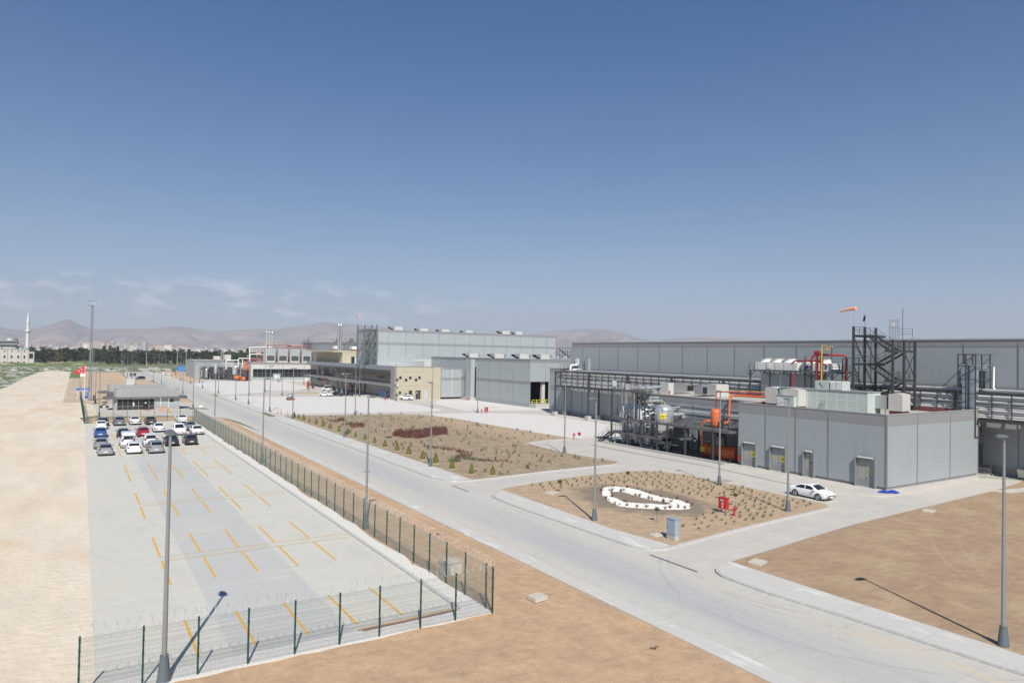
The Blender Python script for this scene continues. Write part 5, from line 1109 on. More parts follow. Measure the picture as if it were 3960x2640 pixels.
for k in range(73):
    y = 129.3-2.1*k
    b.box(94.24,94.38,y-.05,y+.05,7.1,10.2); b.box(97.12,97.26,y-.05,y+.05,7.1,10.2)
    for z in (7.1,8.9): b.box(94.3,97.2,y-.05,y+.05,z-.06,z+.04)
    b.box(93.9,94.3,y-.04,y+.04,7.0,7.06)
for k in range(12): b.bar((94.3,129.3-12.3*k,10.3),(97.2,129.3-12.3*k,6.9),.1)
b.box(94.25,94.32,-25,127.4,9.45,9.52)
obj('framework', b, m_steel, t)
for (x0,x1,z) in ((95.0,96.9,9.0),(95.0,96.9,7.18),(94.6,95.0,8.1)):
    b = MB()
    for k in range(51): b.box(x0,x1,-24+3*k,-21.4+3*k+(.35 if k%4 else 0),z-.02,z+.02)
    obj('shade_plate', b, m_galv, t)  # solid plates added inside the rack to shade the hall wall below
rows = [(7.35,.09),(7.62,.12),(7.95,.13),(8.26,.12),(8.55,.11),(8.82,.10),(9.25,.14),(9.62,.11),(9.92,.13)]
for i, (z, r_) in enumerate(rows):
    x = 94.55+.12*(i%3); b = MB(); ye = 127.2-.5*(i%4); b.tube([(x,-25,z),(x,30,z),(x,60,z),(x,90,z),(x,ye,z),(x+.6,ye+.3,z)], r_*1.15, 8); obj('pipe', b, m_pipe, t, 50)
for i, (x, z, r_) in enumerate(((95.2,7.4,.2),(95.8,7.5,.24),(96.4,7.4,.18),(95.3,9.25,.22),(96.0,9.3,.26),(96.7,9.2,.18),(95.5,10.6,.16),(96.2,10.62,.2))):
    b = MB(); b.cyl((x,-25,z),(x,127,z), r_, None, 8); obj('pipe', b, m_pipe if i%3 else m_galv, t, 50)
t = thing('access_platform', 'small railed platform above the left end of the pipe rack', 'platform')
b = MB(); b.box(97.3,98.1,126.4,131.6,10.95,11.03); rail(b, [(97.3,126.4,11),(97.3,131.6,11)], 1.1); b.bar((97.3,131.5,7),(97.3,131.5,11),.1); stair(b, (97.4,126.8,8.9),(97.4,129.0,11.0),.7,'x'); obj('frame', b, m_steel, t)
b = MB(); b.box(97.9,98.1,125.4,126.5,12.0,13.4); s_ = obj('board', b, m_white, t); text_obj('TR', .5, m_band, s_, (97.88,125.95,12.8), (PI/2,0,-PI/2))
t = thing('elbow_pipes', 'fat white pipe and three thin ones bending over the pipe rack end', 'pipework')
for (y, r_, zt) in ((126.1,.24,11.9),(125.4,.09,11.0),(125.0,.09,11.0),(124.6,.09,11.0)):
    b = MB(); b.tube([(96.2,y,9.6),(96.2,y,zt-.4),(96.3,y-.05,zt-.1),(96.7,y-.1,zt),(98.15,y-.1,zt)], r_, 10); obj('pipe', b, m_white, t, 60)
b = MB(); b.box(97.6,98.15,121.3,122.4,10.4,13.7); b.box(97.55,98.15,121.2,122.5,13.7,13.8); o = obj('wall_duct', b, m_panel); tag(o, 'grey vertical wall duct standing above the pipe rack on the hall', 'duct')
# cage tower at the right
t = thing('duct_cage', 'tall open steel cage around foil wrapped ducts right of the plant building', 'duct tower')
b = MB()
for (x,y) in ((93.6,42.5),(93.6,41.6),(93.6,40.5),(95.2,40.5),(95.2,42.5),(97.4,40.5),(97.4,42.5)): b.bar((x,y,4.9 if x < 96 else 7),(x,y,15.1),.12)
for z in (4.9,6.6,8.4,10.2,12,13.6,15.1):
    b.bar((93.6,42.5,z),(93.6,40.5,z),.09); b.bar((93.6,40.5,z),(95.2,40.5,z),.09); b.bar((93.6,42.5,z),(95.2,42.5,z),.09)
    if z > 8: b.bar((95.2,40.5,z),(98.1,40.5,z),.08); b.bar((95.2,42.5,z),(98.1,42.5,z),.08)
for z0 in (4.9,6.6,12,13.6): b.bar((93.6,42.5,z0),(93.6,40.5,z0+1.5),.07)
obj('frame', b, m_steel, t)
m_foil = mat('foil_wrap', (.42,.47,.53), .35, .55, var=.25, scale=2.5, bump=.7, bscale=3)
b = MB(); b.box(94.0,95.0,41.55,42.2,6.5,13.9); b.box(94.0,95.0,40.75,41.45,6.5,13.8); b.box(94.6,98.1,40.8,41.9,13.1,13.8); b.box(97.2,97.9,40.55,40.95,9.9,13.9); obj('wrapped_duct', b, m_foil, t)
b = MB(); b.tube([(97.7,40.2,13.6),(97.6,40.2,10.9),(97.4,39.8,10.6),(97.3,38,10.6),(97.3,5,10.6)], .13, 8); b.tube([(94.3,41.9,6.4),(94.4,41.5,5.8),(94.2,41.2,5.2)], .12, 6); obj('pipe', b, m_white, t, 60)
# ------------------------------------------------------------------ bund and its floor
b = MB()
for (a0,a1,b0,b1) in ((71.6,72.0,60.5,85.2),(72.0,79.9,85.0,85.3)): b.box(a0,a1,b0,b1,-.02,.42)
o = obj('bund_wall', b, m_conc); tag(o, 'low concrete bund wall round the tank and vessel yard', 'wall')
sheet('pavement', [(72,60.3),(80.1,60.3),(80.1,85),(72,85)], .02, mat('shade_toned_floor', (.10,.10,.10), .8, var=.3, scale=.8))  # floor colour darkened to carry the shade of the recess
b = MB(); b.prism([(68.5,84.2),(68.7,84.2),(68.5,74),(69.2,60),(69.0,60),(68.3,74)], 0, .2); struct('kerb', b, c_kerb)
# vessel platforms
t = thing('process_platform', 'dark steel two-level platform with railings around the bright vessels', 'platform')
cols_y = [84.2,80.4,77.4,74.0,71.9,68.4,63.4]
for y in cols_y:
    for x in (72.7,):
        b = MB(); zt = 9.0 if y > 84 else (4.5); b.box(x-.11,x+.11,y-.11,y+.11,0,zt)
        for s in (-1,1): b.bar((x,y,1.3 if y > 71 else 3.3),(x,y+s*.9,2.1 if y > 71 else 4.3),.09)
        obj('column', b, m_steel, t)
for y in (84.2,80.4,77.4,74,71.9,68.4,63.4):
    b = MB(); b.box(79.2,79.4,y-.1,y+.1,0,4.4 if y < 83 else 8.9); obj('column', b, m_steel, t)
for y in (78.6,76.6):
    b = MB(); b.box(72.65,72.8,y-.08,y+.08,4.5,8.9); obj('column', b, m_steel, t)
for (z, y0, y1, x0, x1) in ((2.15,71.7,84.4,72.6,73.9),(2.15,71.7,72.9,72.6,78.5),(2.15,79.3,84.4,73.9,74.3),(2.15,78.3,79.4,73.9,79),(4.4,71.7,84.4,72.6,73.9),(4.4,70.6,73.4,73.9,79),(4.4,78.2,79.2,73.9,79.3),(4.4,60.6,69.3,72.6,76.8),(4.4,69.3,71.7,72.6,74.2),(4.4,83.6,84.4,73.9,79.3),(4.4,60.6,70.5,77.0,79.9),(4.4,73.5,78.1,77.8,79.9),(4.4,79.3,83.5,78.1,79.9),(8.85,76.4,84.4,72.6,74.2)):
    b = MB(); b.box(x0,x1,y0,y1,z-.06,z); b.box(x0,x0+.12,y0,y1,z-.28,z-.06); b.box(x1-.12,x1,y0,y1,z-.28,z-.06); b.box(x0+.12,x1-.12,y0,y0+.12,z-.28,z-.06); b.box(x0+.12,x1-.12,y1-.12,y1,z-.28,z-.06); obj('deck', b, m_grate, t)
b = MB(); rail(b, [(72.65,84.3,2.2),(72.65,71.8,2.2),(78.4,71.8,2.2)]); rail(b, [(79.2,84.3,4.45),(72.65,84.3,4.45),(72.65,60.8,4.45),(76.7,60.8,4.45)]); rail(b, [(76.7,69.2,4.45),(76.7,62.5,4.45)]); rail(b, [(74.1,84.3,8.9),(72.65,84.3,8.9),(72.65,76.5,8.9),(74.1,76.5,8.9)]); rail(b,[(73.8,71.8,4.45),(78.9,71.8,4.45)])
obj('railing', b, m_steel, t)
b = MB(); stair(b, (72.8,87.6,0.1),(72.8,84.3,2.15),.9,'x'); obj('stair', b, m_steel, t)
b = MB(); stair(b, (74.6,76.9,4.5),(74.6,81.3,8.85),.8,'x'); obj('stair', b, m_steel, t)
b = MB(); b.box(72.5,72.56,83.0,83.9,9.3,10.2); obj('notice_board', b, m_white, t)
def vessel(name, label, x, y, r, z0, z1, zd, m, sign=True):
    t = thing(name, label, 'pressure vessel', (x,y,0))
    H_ = zd-z1; b = MB(); b.lathe([(r*.55,z0-.25),(r*.9,z0-.1),(r,z0+.1),(r,z1)]+[(r*math.cos(a*PI/16), z1+H_*math.sin(a*PI/16)) for a in range(1,8)]+[(.05,zd)], 28); obj('shell', b, m, t, 55)
    b = MB()
    for z in (z0+(z1-z0)*.33, z0+(z1-z0)*.66, z1): b.cyl((0,0,z-.03),(0,0,z+.03), r+.02, None, 28)
    obj('band', b, m_galv, t, 50)
    for k in range(4):
        a = PI/4+k*PI/2; b = MB(); b.cyl((math.cos(a)*r*.8,math.sin(a)*r*.8,0),(math.cos(a)*r*.8,math.sin(a)*r*.8,z0+.15),.09,None,8); obj('leg', b, m_steel, t)
    if sign:
        b = MB(); vs = []
        for i in range(7):
            a = PI+.35+ .62*i/6; vs += [(math.cos(a)*(r+.03), math.sin(a)*(r+.03), z1-1.25),(math.cos(a)*(r+.03), math.sin(a)*(r+.03), z1-.45)]
        b.add(vs, [(2*i,2*i+2,2*i+3,2*i+1) for i in range(6)]); s_ = obj('yellow_label', b, m_ysign, t)
        a = PI+.66; text_obj('AHV', .34, mat('sign_black', (.06,.07,.01), .5), s_, (math.cos(a)*(r+.06), math.sin(a)*(r+.06), z1-.85), (PI/2,0,a+PI/2), ext=.002)
    return t
vessel('pressure_vessel', 'bright steel domed vessel on the platform, left one', 76.1, 81.6, 1.55, .9, 5.6, 6.3, m_chrome, False)
vessel('pressure_vessel', 'bright steel domed vessel with a yellow label, right one', 75.9, 75.8, 1.45, .9, 6.0, 6.9, m_chrome)
vessel('pressure_vessel', 'upright orange vessel with a domed top on the platform', 75.3, 65.2, .72, 4.75, 6.55, 7.05, m_orange, False)
t = thing('vessel_pipework', 'tangle of bright clad pipes around the two domed vessels', 'pipework')
PW = [([(74.5,83.6,4.7),(74.5,83.6,9.9)],.26,m_chrome),([(74.4,82.5,6.0),(74.4,82.5,9.7)],.40,m_chrome),([(74.4,82.5,9.0),(84.3,82.5,9.1)],.33,m_chrome),([(74.9,81.2,5.6),(74.9,81.2,8.8)],.2,m_chrome),([(74.5,83.6,4.9),(74.6,83.6,4.3),(74.6,83.4,.6)],.12,m_pipe),
 ([(74.0,82.9,.3),(74.0,82.9,5.9),(75.1,82.4,6.1)],.11,m_pipe),([(77.6,81.6,4.9),(78.6,81.6,4.9),(78.6,81.6,7.5),(79.5,80.5,7.5)],.2,m_chrome),([(74.0,78.9,.9),(74.0,78.9,6.3),(75.2,78.4,6.6),(76.2,78.4,6.6)],.10,m_pipe),([(74.3,78.2,1.1),(74.3,78.2,5.9),(75.4,77.9,5.9)],.16,m_chrome),([(73.6,78.4,2.3),(73.6,78.4,.5),(73.6,75.5,.3)],.08,m_pipe),
 ([(77.1,75.8,5.2),(79.9,75.8,5.3),(80.0,75.8,4.6)],.34,m_chrome),([(76.9,76.4,6.2),(80.1,76.6,6.3)],.14,m_chrome),([(75.0,80.2,6.9),(79.0,80.2,7.1)],.22,m_chrome),([(74.2,77.1,1.0),(74.2,77.1,5.4),(74.8,76.8,5.6)],.09,m_pipe),([(79.95,85,5.9),(79.95,61,5.75)],.07,m_pipe),([(79.95,80,7.0),(79.95,61,6.9)],.06,m_galv),
 ([(73.2,83.9,.2),(73.2,83.9,1.9),(73.6,83.5,2.0),(74.4,83.5,1.0)],.1,m_pipe),([(79.9,74,1.7),(79.9,61,1.6)],.1,m_white),([(74.1,76.0,1.3),(74.1,71.9,1.25),(74.6,71.5,1.2)],.08,m_pipe),([(75.9,79.8,.4),(75.9,77.3,.4)],.15,m_chrome)]
for p_, r_, m_ in PW: b = MB(); b.tube(p_, r_, 10); obj('pipe', b, m_, t, 55)
rz_ = random.Random(5)
for k in range(16):
    x = rz_.uniform(73.3,74.6); y = rz_.uniform(77.6,83.9); z = rz_.uniform(.3,2.0); zt = rz_.uniform(3.2,6.6); r_ = rz_.uniform(.06,.13)
    b = MB(); b.tube([(x,y,z),(x,y,zt-.2),(x+.15,y-.05,zt),(x+rz_.uniform(.6,1.3),y-rz_.uniform(0,.8),zt)], r_, 8); obj('pipe', b, m_pipe if k%3 else m_chrome, t, 55)
for y in (83.3,82.4,79.6,77.9): b = MB(); b.cyl((74.6,y,.5),(74.6,y,2.0 if y < 80 else 3.6), .32 if y > 80 else .25, None, 12); obj('filter_pot', b, m_chrome, t, 50)
b = MB()
for k in range(26):
    x = 73.3+rnd.random()*2.8; y = 72.5+rnd.random()*11; z = .3+rnd.random()*1.3; b.cyl((x,y,z),(x,y,z+.18),.11,None,8); b.bar((x-.2,y,z),(x+.25,y+.1,z),.06)
obj('valve', b, m_galv, t)
t = thing('yellow_gas_pipe', 'thin yellow pipes stepping over the vessels', 'pipework')
for p_ in ([(74.4,79.4,5.2),(74.4,79.4,7.0),(74.4,78.4,7.0),(74.4,78.4,6.6)],[(74.4,78.9,7.25),(74.4,74.2,7.3),(74.4,74.2,6.4)],[(74.2,84.0,5.9),(74.2,84.0,7.3),(74.2,79.0,7.4)],[(80.0,66.9,4.6),(80.0,66.9,9.45),(80.0,58.5,9.5)],[(76.9,62.6,4.2),(77,62.6,1.0)],[(76.9,60.8,4.25),(76.9,62.6,4.25)]): b = MB(); b.tube(p_, .045, 6); obj('pipe', b, m_yellow, t)
t = thing('orange_pipework', 'orange and red pipes rising from the orange vessel over the roof edge', 'pipework')
for p_, r_, m_ in (([(76.8,66.9,4.6),(78.8,66.4,4.8),(79.2,66.2,5.0),(79.4,66.2,8.6),(79.9,65.9,8.75),(80.2,58.4,8.85)],.15,m_orange),([(75.3,65.2,6.9),(75.3,65.2,9.3),(75.6,65.0,9.4),(80,60,9.4)],.09,m_dred),([(74.1,66.6,1.9),(74.1,66.6,4.9),(74.2,66.1,5.3),(75.0,65.6,5.3)],.13,m_orange),([(80.1,66.6,8.3),(80.1,66.6,9.0),(80.1,58.4,9.1)],.07,m_dred),([(72.9,70.9,4.2),(72.9,61.5,4.15)],.05,m_dred)):
    b = MB(); b.tube(p_, r_, 10); obj('pipe', b, m_, t, 55)
t = thing('orange_tank', 'fat orange horizontal tank lying beside the plant building', 'tank', (76.2,.9,1.05))
b = MB(); b.lathe([(.02,-.55),(.45,-.45),(.75,-.25),(.95,.1),(.98,.5),(.98,5.6),(.9,5.9)], 28); b.xform(T(0,67.0,0) @ Matrix.Rotation(PI/2,4,'X')); obj('shell', b, m_orange, t, 50)
b = MB(); b.cyl((0,65.75,0),(0,65.9,0),1.1,None,28); b.cyl((0,65.95,0),(0,66.1,0),1.1,None,28); obj('flange', b, m_orange, t, 50)
b = MB(); b.box(-1.02,-.97,66.2,67.0,-.2,.4); s_ = obj('yellow_label', b, m_ysign, t); text_obj('EXBB', .26, mat('sign_black', (.06,.07,.01), .5), s_, (-1.03,66.6,.1), (PI/2,0,-PI/2))
for y in (62,65): b = MB(); b.box(-.6,.6,y-.15,y+.15,-1.05,-.75); obj('saddle', b, m_conc, t)
t = thing('black_cylinder', 'short black cylinder standing beside the upright orange vessel', 'vessel', (75.0,63.9,4.45)); b = MB(); b.cyl((0,0,0),(0,0,1.2),.28,None,12); obj('shell', b, m_black, t, 40); b = MB(); b.box(-.05,.05,-.05,.05,1.2,1.35); obj('cap', b, m_galv, t)
b = MB(); b.lathe([(.6,-1.6),(.75,-1.4),(.75,-.4),(.5,-.1),(.1,0)], 16, (75.2,64.2,3.6)); o = obj('hanging_vessel', b, mat('dull_vessel', (.16,.16,.16), .5, .4), None, 50); tag(o, 'dull grey drum hung under the platform of the orange vessel', 'vessel')
# roof equipment on the low wing
t = thing('roof_unit', 'beige cabinet with a red extinguisher on the low wing roof, by the big pipe', 'roof unit', (0,0,8.1))
b = MB(); b.box(80.6,81.8,79.6,81.4,0,1.85); obj('casing', b, m_offw, t); b = MB(); b.cyl((80.7,79.4,.1),(80.7,79.4,.6),.1,None,8); obj('extinguisher', b, m_red, t)
t = thing('roof_duct', 'galvanised duct with an open square mouth beside the beige cabinet', 'duct', (0,0,8.1))
b = MB(); b.box(81.85,84.4,79.7,81,.15,1.8); obj('casing', b, m_galv, t); b = MB(); b.add([(84.4,79.7,.3),(86.5,79.6,.45),(86.5,79.6,1.45),(84.4,79.7,1.7),(84.4,81,.3),(86.5,80.8,.45),(86.5,80.8,1.45),(84.4,81,1.7)], [(0,1,2,3),(3,2,6,7),(4,7,6,5),(0,4,5,1)]); obj('mouth', b, m_galv, t); b = MB(); b.box(85.0,86.4,79.56,79.6,.55,1.35); obj('opening', b, m_dark, t)
t = thing('roof_duct', 'second galvanised duct with a dark open mouth and beige cabinet, farther right', 'duct', (0,0,8.1))
b = MB(); b.box(81.2,82.3,73.0,74.6,.3,1.6); obj('mouth', b, m_galv, t); b = MB(); b.box(81.3,82.2,72.95,73.0,.45,1.45); obj('opening', b, m_dark, t); b = MB(); b.box(82.3,84.3,73.1,74.5,.2,1.75); obj('casing', b, m_galv, t); b = MB(); b.box(84.35,87.2,73,74.8,0,1.85); obj('cabinet', b, m_offw, t)
# cooling tower platform over the roofs
t = thing('cooling_platform', 'dark steel platform with white cooling fans above the roofs', 'platform')
for y in (70.8,67.2,63.6,60.2,56.9):
    for x in (89.6,93.0):
        b = MB(); b.box(x-.1,x+.1,y-.1,y+.1,8.1,12.3)
        for s in (-1,1): b.bar((x,y,11.4),(x,y+s*.9,12.2),.08)
        obj('column', b, m_steel, t)
b = MB(); b.box(89.4,93.8,56.7,71.0,12.2,12.4); obj('deck', b, m_grate, t); b = MB(); rail(b, [(93.7,71,12.4),(89.5,71,12.4),(89.5,56.8,12.4),(93.7,56.8,12.4)]); obj('railing', b, m_steel, t)
b = MB()
for (y,z) in ((61.6,14.6),(59.6,14.3),(58.8,14.5)): b.bar((90.2,y,8.2),(90.2,y,z),.12)
for y in (57.0,55.4): b.bar((92.2,y,8.2),(92.2,y,14.4),.1); 
for z in (10.2,12.4,14.4): b.bar((92.2,57.0,z),(92.2,54.6,z),.09)
b.bar((92.2,54.6,10),(92.2,54.6,14.4),.1); stair(b, (90.6,55.6,8.2),(90.6,57.6,10.3),.8,'x'); obj('framework', b, m_steel, t)
t = thing('cooling_unit', 'white cooling unit with a row of round fan rings on the dark platform', 'cooling unit')
b = MB(); b.box(90.3,93.2,63.0,70.4,12.45,13.6); b.box(90.3,93.2,57.6,62.2,12.45,13.6); obj('casing', b, m_white, t)
for y in (69.1,67.0,64.9,61.3,59.2):
    b = MB(); b.lathe([(.98,13.6),(.90,13.75),(.90,14.05),(1.0,14.2),(.9,14.2),(.8,13.75)], 22, (91.3,y,0)); f_ = obj('fan_ring', b, m_white, t, 50); b = MB(); b.cyl((91.3,y,13.62),(91.3,y,13.66),.85,None,16); obj('fan', b, m_dark, f_)
b = MB(); b.box(90.25,90.29,67.6,68.3,12.6,13.7); obj('notice_board', b, m_white, t); b = MB(); b.box(90.26,90.29,61.2,61.5,12.8,13.3); b.box(90.26,90.29,58.2,58.5,12.8,13.3); obj('blue_mark', b, m_blue, t)
t = thing('insulated_room', 'white panelled plant room standing under the cooling platform', 'building'); b = MB(); b.box(90.6,93.0,60.0,69.6,8.1,11.9); obj('wall', b, m_panel_l, t); b = MB(); b.box(90.56,90.6,60,69.6,9.9,9.98); b.box(90.56,90.6,66.0,66.1,8.1,11.9); obj('panel_joint', b, m_white, t)
t = thing('red_pipework', 'dark red pipes looping over the cooling platform', 'pipework')
for p_, r_ in (([(90.4,60.6,12.6),(90.4,60.6,14.5),(90.6,60.2,14.8),(91.6,56.4,14.8),(91.8,56.2,14.5),(91.8,56.2,11.0)],.17),([(89.3,59.1,8.2),(89.3,59.1,15.4)],.17),([(89.3,58.5,8.2),(89.3,58.5,15.3)],.09),([(89.2,62.9,9.0),(89.2,62.9,12.0)],.14),([(89.4,63.4,13.4),(89.4,62.7,13.9),(89.4,58.9,13.9),(89.4,57.6,13.2)],.12),([(89.3,59.5,15.1),(89.3,58.9,15.1)],.28)):
    b = MB(); b.tube(p_, r_, 9); obj('pipe', b, m_dred, t, 55)
b = MB(); b.tube([(88.9,58.1,8.4),(88.9,58.1,16.1),(88.9,57.35,16.1),(88.9,57.35,15.5),(88.9,56.9,15.5),(88.9,56.85,16.0),(88.9,56.5,16.0)], .09, 8); o = obj('vent_pipe', b, m_yellow, None, 55); tag(o, 'tall yellow vent pipe with a crooked top above the roofs', 'pipe')
for k, y in enumerate((63.9,63.2)): b = MB(); b.cyl((88.6,y,8.4),(88.6,y,9.5),.16,None,10); b.cyl((88.6,y,9.5),(88.6,y,9.7),.08,None,8); o = obj('gas_bottle', b, m_red, None, 40); tag(o, ['left','right'][k]+' one of two small red bottles before the white plant room', 'bottle', 'two red bottles')
# stair tower on the plant roof
t = thing('stair_tower', 'tall zigzag steel stair tower standing behind the plant building roof', 'stair tower')
for (y, zt) in ((53.2,18.7),(47.9,16.85)):
    for x in (88.5,91.2,93.9): b = MB(); b.box(x-.13,x+.13,y-.13,y+.13,7.6,zt); obj('column', b, m_steel, t)
zl = [(17.55,53.2),(15.55,47.9),(13.75,53.2),(11.7,47.9),(9.8,53.2)]
b = MB()
for k, (z, y) in enumerate(zl):
    y0, y1 = (y-1.4, y) if y > 50 else (y, y+1.0)
    b.box(88.5,93.9,y0,y1,z-.05,z); b.box(88.5,93.9,y0,y0+.1,z-.3,z-.05); b.box(88.5,93.9,y1-.1,y1,z-.3,z-.05); b.box(88.4,88.5,y0,y1,z-.3,z)
obj('landing', b, m_steel, t)
for k in range(4):
    (z1,y1),(z0,y0) = zl[k], zl[k+1]; b = MB(); x = 88.6 if k%2 == 0 else 91.4
    ya = 48.5 if y0 < 50 else 51.6; yb = 51.6 if y1 > 50 else 48.5; stair(b, (x,ya,z0),(x,yb,z1),2.2,'x'); obj('stair', b, m_steel, t)
b = MB()
for z, y in zl:
    y0, y1 = (y-1.4, y) if y > 50 else (y, y+1.0); ye = y1 if y > 50 else y0
    rail(b, [(88.5,y0,z),(88.5,y1,z)]); rail(b, [(88.5,ye,z),(93.9,ye,z)])
obj('railing', b, m_steel, t)
b = MB()
for (z0,z1) in ((13.8,17.3),(9.8,13.5)): b.bar((88.5,53.2,z1),(91.2,53.2,z0),.09); b.bar((91.2,53.2,z1),(93.9,53.2,z0),.09); b.bar((91.2,53.2,z0+.3),(88.5,53.2,z1-.9),.07)
for (z0,z1) in ((11.9,15.3),(8,11.5)): b.bar((91.2,47.9,z1),(93.9,47.9,z0),.09); b.bar((93.9,47.9,z1),(91.2,47.9,z0),.09)
obj('brace', b, m_steel, t)
b = MB()
for k in range(7): b.bar((94.6,50.4+.22*k,17),(94.6,50.4+.22*k,19.7),.05)
b.bar((94.6,50.4,19.7),(94.6,51.8,19.7),.05); b.bar((94.6,50.4,18.7),(94.6,51.8,18.7),.05); o = obj('ladder_cage', b, m_galv); tag(o, 'upright barred cage rising behind the stair tower top', 'ladder cage')
b = MB(); b.box(94.5,94.56,50.95,51.3,18.9,19.4); o = obj('small_sign', b, m_white); tag(o, 'small white sign fixed to the barred cage above the stair tower', 'sign')
b = MB(); b.bar((94.6,49.9,17),(94.6,49.9,21.3),.05); rail(b, [(94.6,50.4,17.4),(94.6,48.6,17.4)], 1.1); o = obj('lightning_rod', b, m_steel); tag(o, 'thin lightning rod with a short rail beside the barred cage', 'rod')
def windsock(label, x, y, z, L_, mpole):
    t = thing('windsock', label, 'windsock', (x,y,z)); b = MB(); b.cyl((0,0,0),(0,0,1.75*L_/1.6),.022,None,6); obj('pole', b, mpole, t)
    b = MB(); n = 12; pts = []; rr = []
    for i in range(n+1): u = i/n; pts.append((-.1*u, L_*u-.3, 1.72*L_/1.6+.16-.14*u-.22*u*u)); rr.append((.26-.16*u)*(1+.05*math.sin(i*2.6)))
    pts = [(p[0],p[1],p[2]) for p in pts]; b.tube(pts, rr, 12, True); obj('sock', b, mat('sock_orange', (.85,.36,.22), .8), t, 60)
windsock('pale orange windsock on a thin pole above the stair tower', 88.5, 53.2, 18.6, 2.2, m_galv)
t = thing('warning_beacon', 'pole with a small tilted solar panel and red beacon on the stair tower', 'beacon', (91.2,53.2,18.6)); b = MB(); b.cyl((0,0,0),(0,0,1.7),.055,None,8); obj('pole', b, m_galv, t); b = MB(); b.bar((-.12,.1,.9),(.0,.02,1.6),.5,.05); obj('solar_panel', b, m_dark, t); b = MB(); b.cyl((0,0,1.7),(0,0,1.9),.06,None,8); obj('lamp', b, m_red, t)
# stair tower by the high hall
t = thing('stair_tower', 'distant steel stair tower at the left corner of the high hall', 'stair tower')
m_steel_keep = m_steel; m_steel = mat('distant_steel', (.12,.13,.135), .5)
for (x,y) in ((78.2,219),(80.6,219),(78.2,212.4),(80.6,212.4),(82.3,212.4)): b = MB(); b.box(x-.18,x+.18,y-.18,y+.18,9.5,23.0 if y > 215 or x > 80 else 21.8); obj('column', b, m_steel, t)
b = MB()
for z in (12.6,15.0,18.0,21.6): b.box(78.2,82.4,212.4,214,z-.15,z); b.box(78.2,82.4,217.4,219,z-.15,z); rail(b, [(78.2,212.4,z),(80.6,212.4,z)]); rail(b, [(78.2,219,z),(78.2,217.4,z)])
obj('landing', b, m_steel, t); b = MB()
for (z0,z1,f) in ((12.6,15,1),(15,18,-1),(18,21.6,1)): ya, yb = (213.5,218) if f > 0 else (218,213.5); stair(b, (79,ya,z0),(79,yb,z1),1.4,'x'); b.bar((78.2,212.4,z0),(80.6,212.4,z1),.12)
obj('stair', b, m_steel, t)
m_steel = m_steel_keep
windsock('far orange windsock over the stair tower of the high hall', 78.4, 218.6, 22.9, 2.4, m_galv)
b = MB()
for k in range(9): b.bar((155.5+1.3*k,216,13),(155.5+1.3*k,216,17.3),.14)
for z in (14.2,15.6,17.2): b.bar((155.5,216,z),(166,216,z),.1)
b.bar((159,216,16.8),(164,216,13.5),.3); o = obj('scaffold_stair', b, m_steel); tag(o, 'dark openwork stairs seen between the two tall halls', 'stairs')
b = MB()
for k in range(6):
    b.bar((74+2*k*.8,231,14.2),(74+2*k*.8,231,18.6),.12)
for z in (15.2,16.6,18.4): b.bar((74,231,z),(82,231,z),.1)
o = obj('back_hall_scaffold', b, m_steel); tag(o, 'grey openwork steel behind the tan penthouse', 'scaffold') ; o.location = (14,35,-1.5)
# ------------------------------------------------------------------ far tank yard
t = thing('tank_yard_platform', 'dark steel platform of the far tank yard beside the boiler house', 'platform')
for (x,y) in ((49.3,352),(52,348),(55,344),(58.5,340),(61.5,336),(64,331),(66.0,327.5),(58,352),(62,347),(65.5,342)):
    b = MB(); b.box(x-.15,x+.15,y-.15,y+.15,0,5); obj('column', b, m_steel, t)
for z in (2.7,4.9):
    b = MB(); b.prism([(49.0,352.5),(64,329.8),(66.2,327.2),(66.2,330.5),(57,345),(51,353)], z-.2, z, bottom=True); obj('deck', b, m_steel, t); b = MB(); rail(b, [(49,352.5,z),(64,329.8,z),(66.2,327.2,z)], 1.1, 2, .06); obj('railing', b, m_steel, t)
sheet('pavement', [(48.5,353),(66.2,326.5),(66.2,360),(50,360)], .02, mat('shade_toned_floor', (.1,.1,.1), .8))
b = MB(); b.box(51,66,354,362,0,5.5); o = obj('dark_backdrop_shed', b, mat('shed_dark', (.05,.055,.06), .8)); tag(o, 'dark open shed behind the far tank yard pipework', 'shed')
for (l, x, y, r_, z0, z1, zd, m_) in (('slim bright upright vessel of the far tank yard',54.4,343,.75,2.9,6.9,7.5,m_chrome),('broad bright domed vessel of the far tank yard',62.0,335.5,1.7,2.6,6.2,7.2,m_chrome),('small dull vessel at the left end of the far tank yard',51,347,.8,.8,4.2,5.4,m_galv),('upright orange vessel of the far tank yard',65.4,330.5,.72,3.6,6.0,6.9,m_orange)): vessel('pressure_vessel', l, x, y, r_, z0, z1, zd, m_, False)
b = MB(); b.lathe([(.05,-1.2),(.7,-.9),(.95,-.4),(1.0,0),(.95,.4),(.7,.9),(.05,1.2)], 20); b.xform(T(63.6,327.0,1.0) @ Matrix.Rotation(PI/2,4,'X')); b.cyl((62.0,327.8,1.4),(60.2,329.0,1.6),.8,None,14); o = obj('orange_tank', b, m_orange, None, 50); tag(o, 'orange round-ended tank at the foot of the far tank yard', 'tank')
t = thing('process_pipework', 'dense dark and bright pipes, pots and posts inside the far tank yard', 'pipework')
rq = random.Random(11); b = MB(); b2 = MB(); b3 = MB()
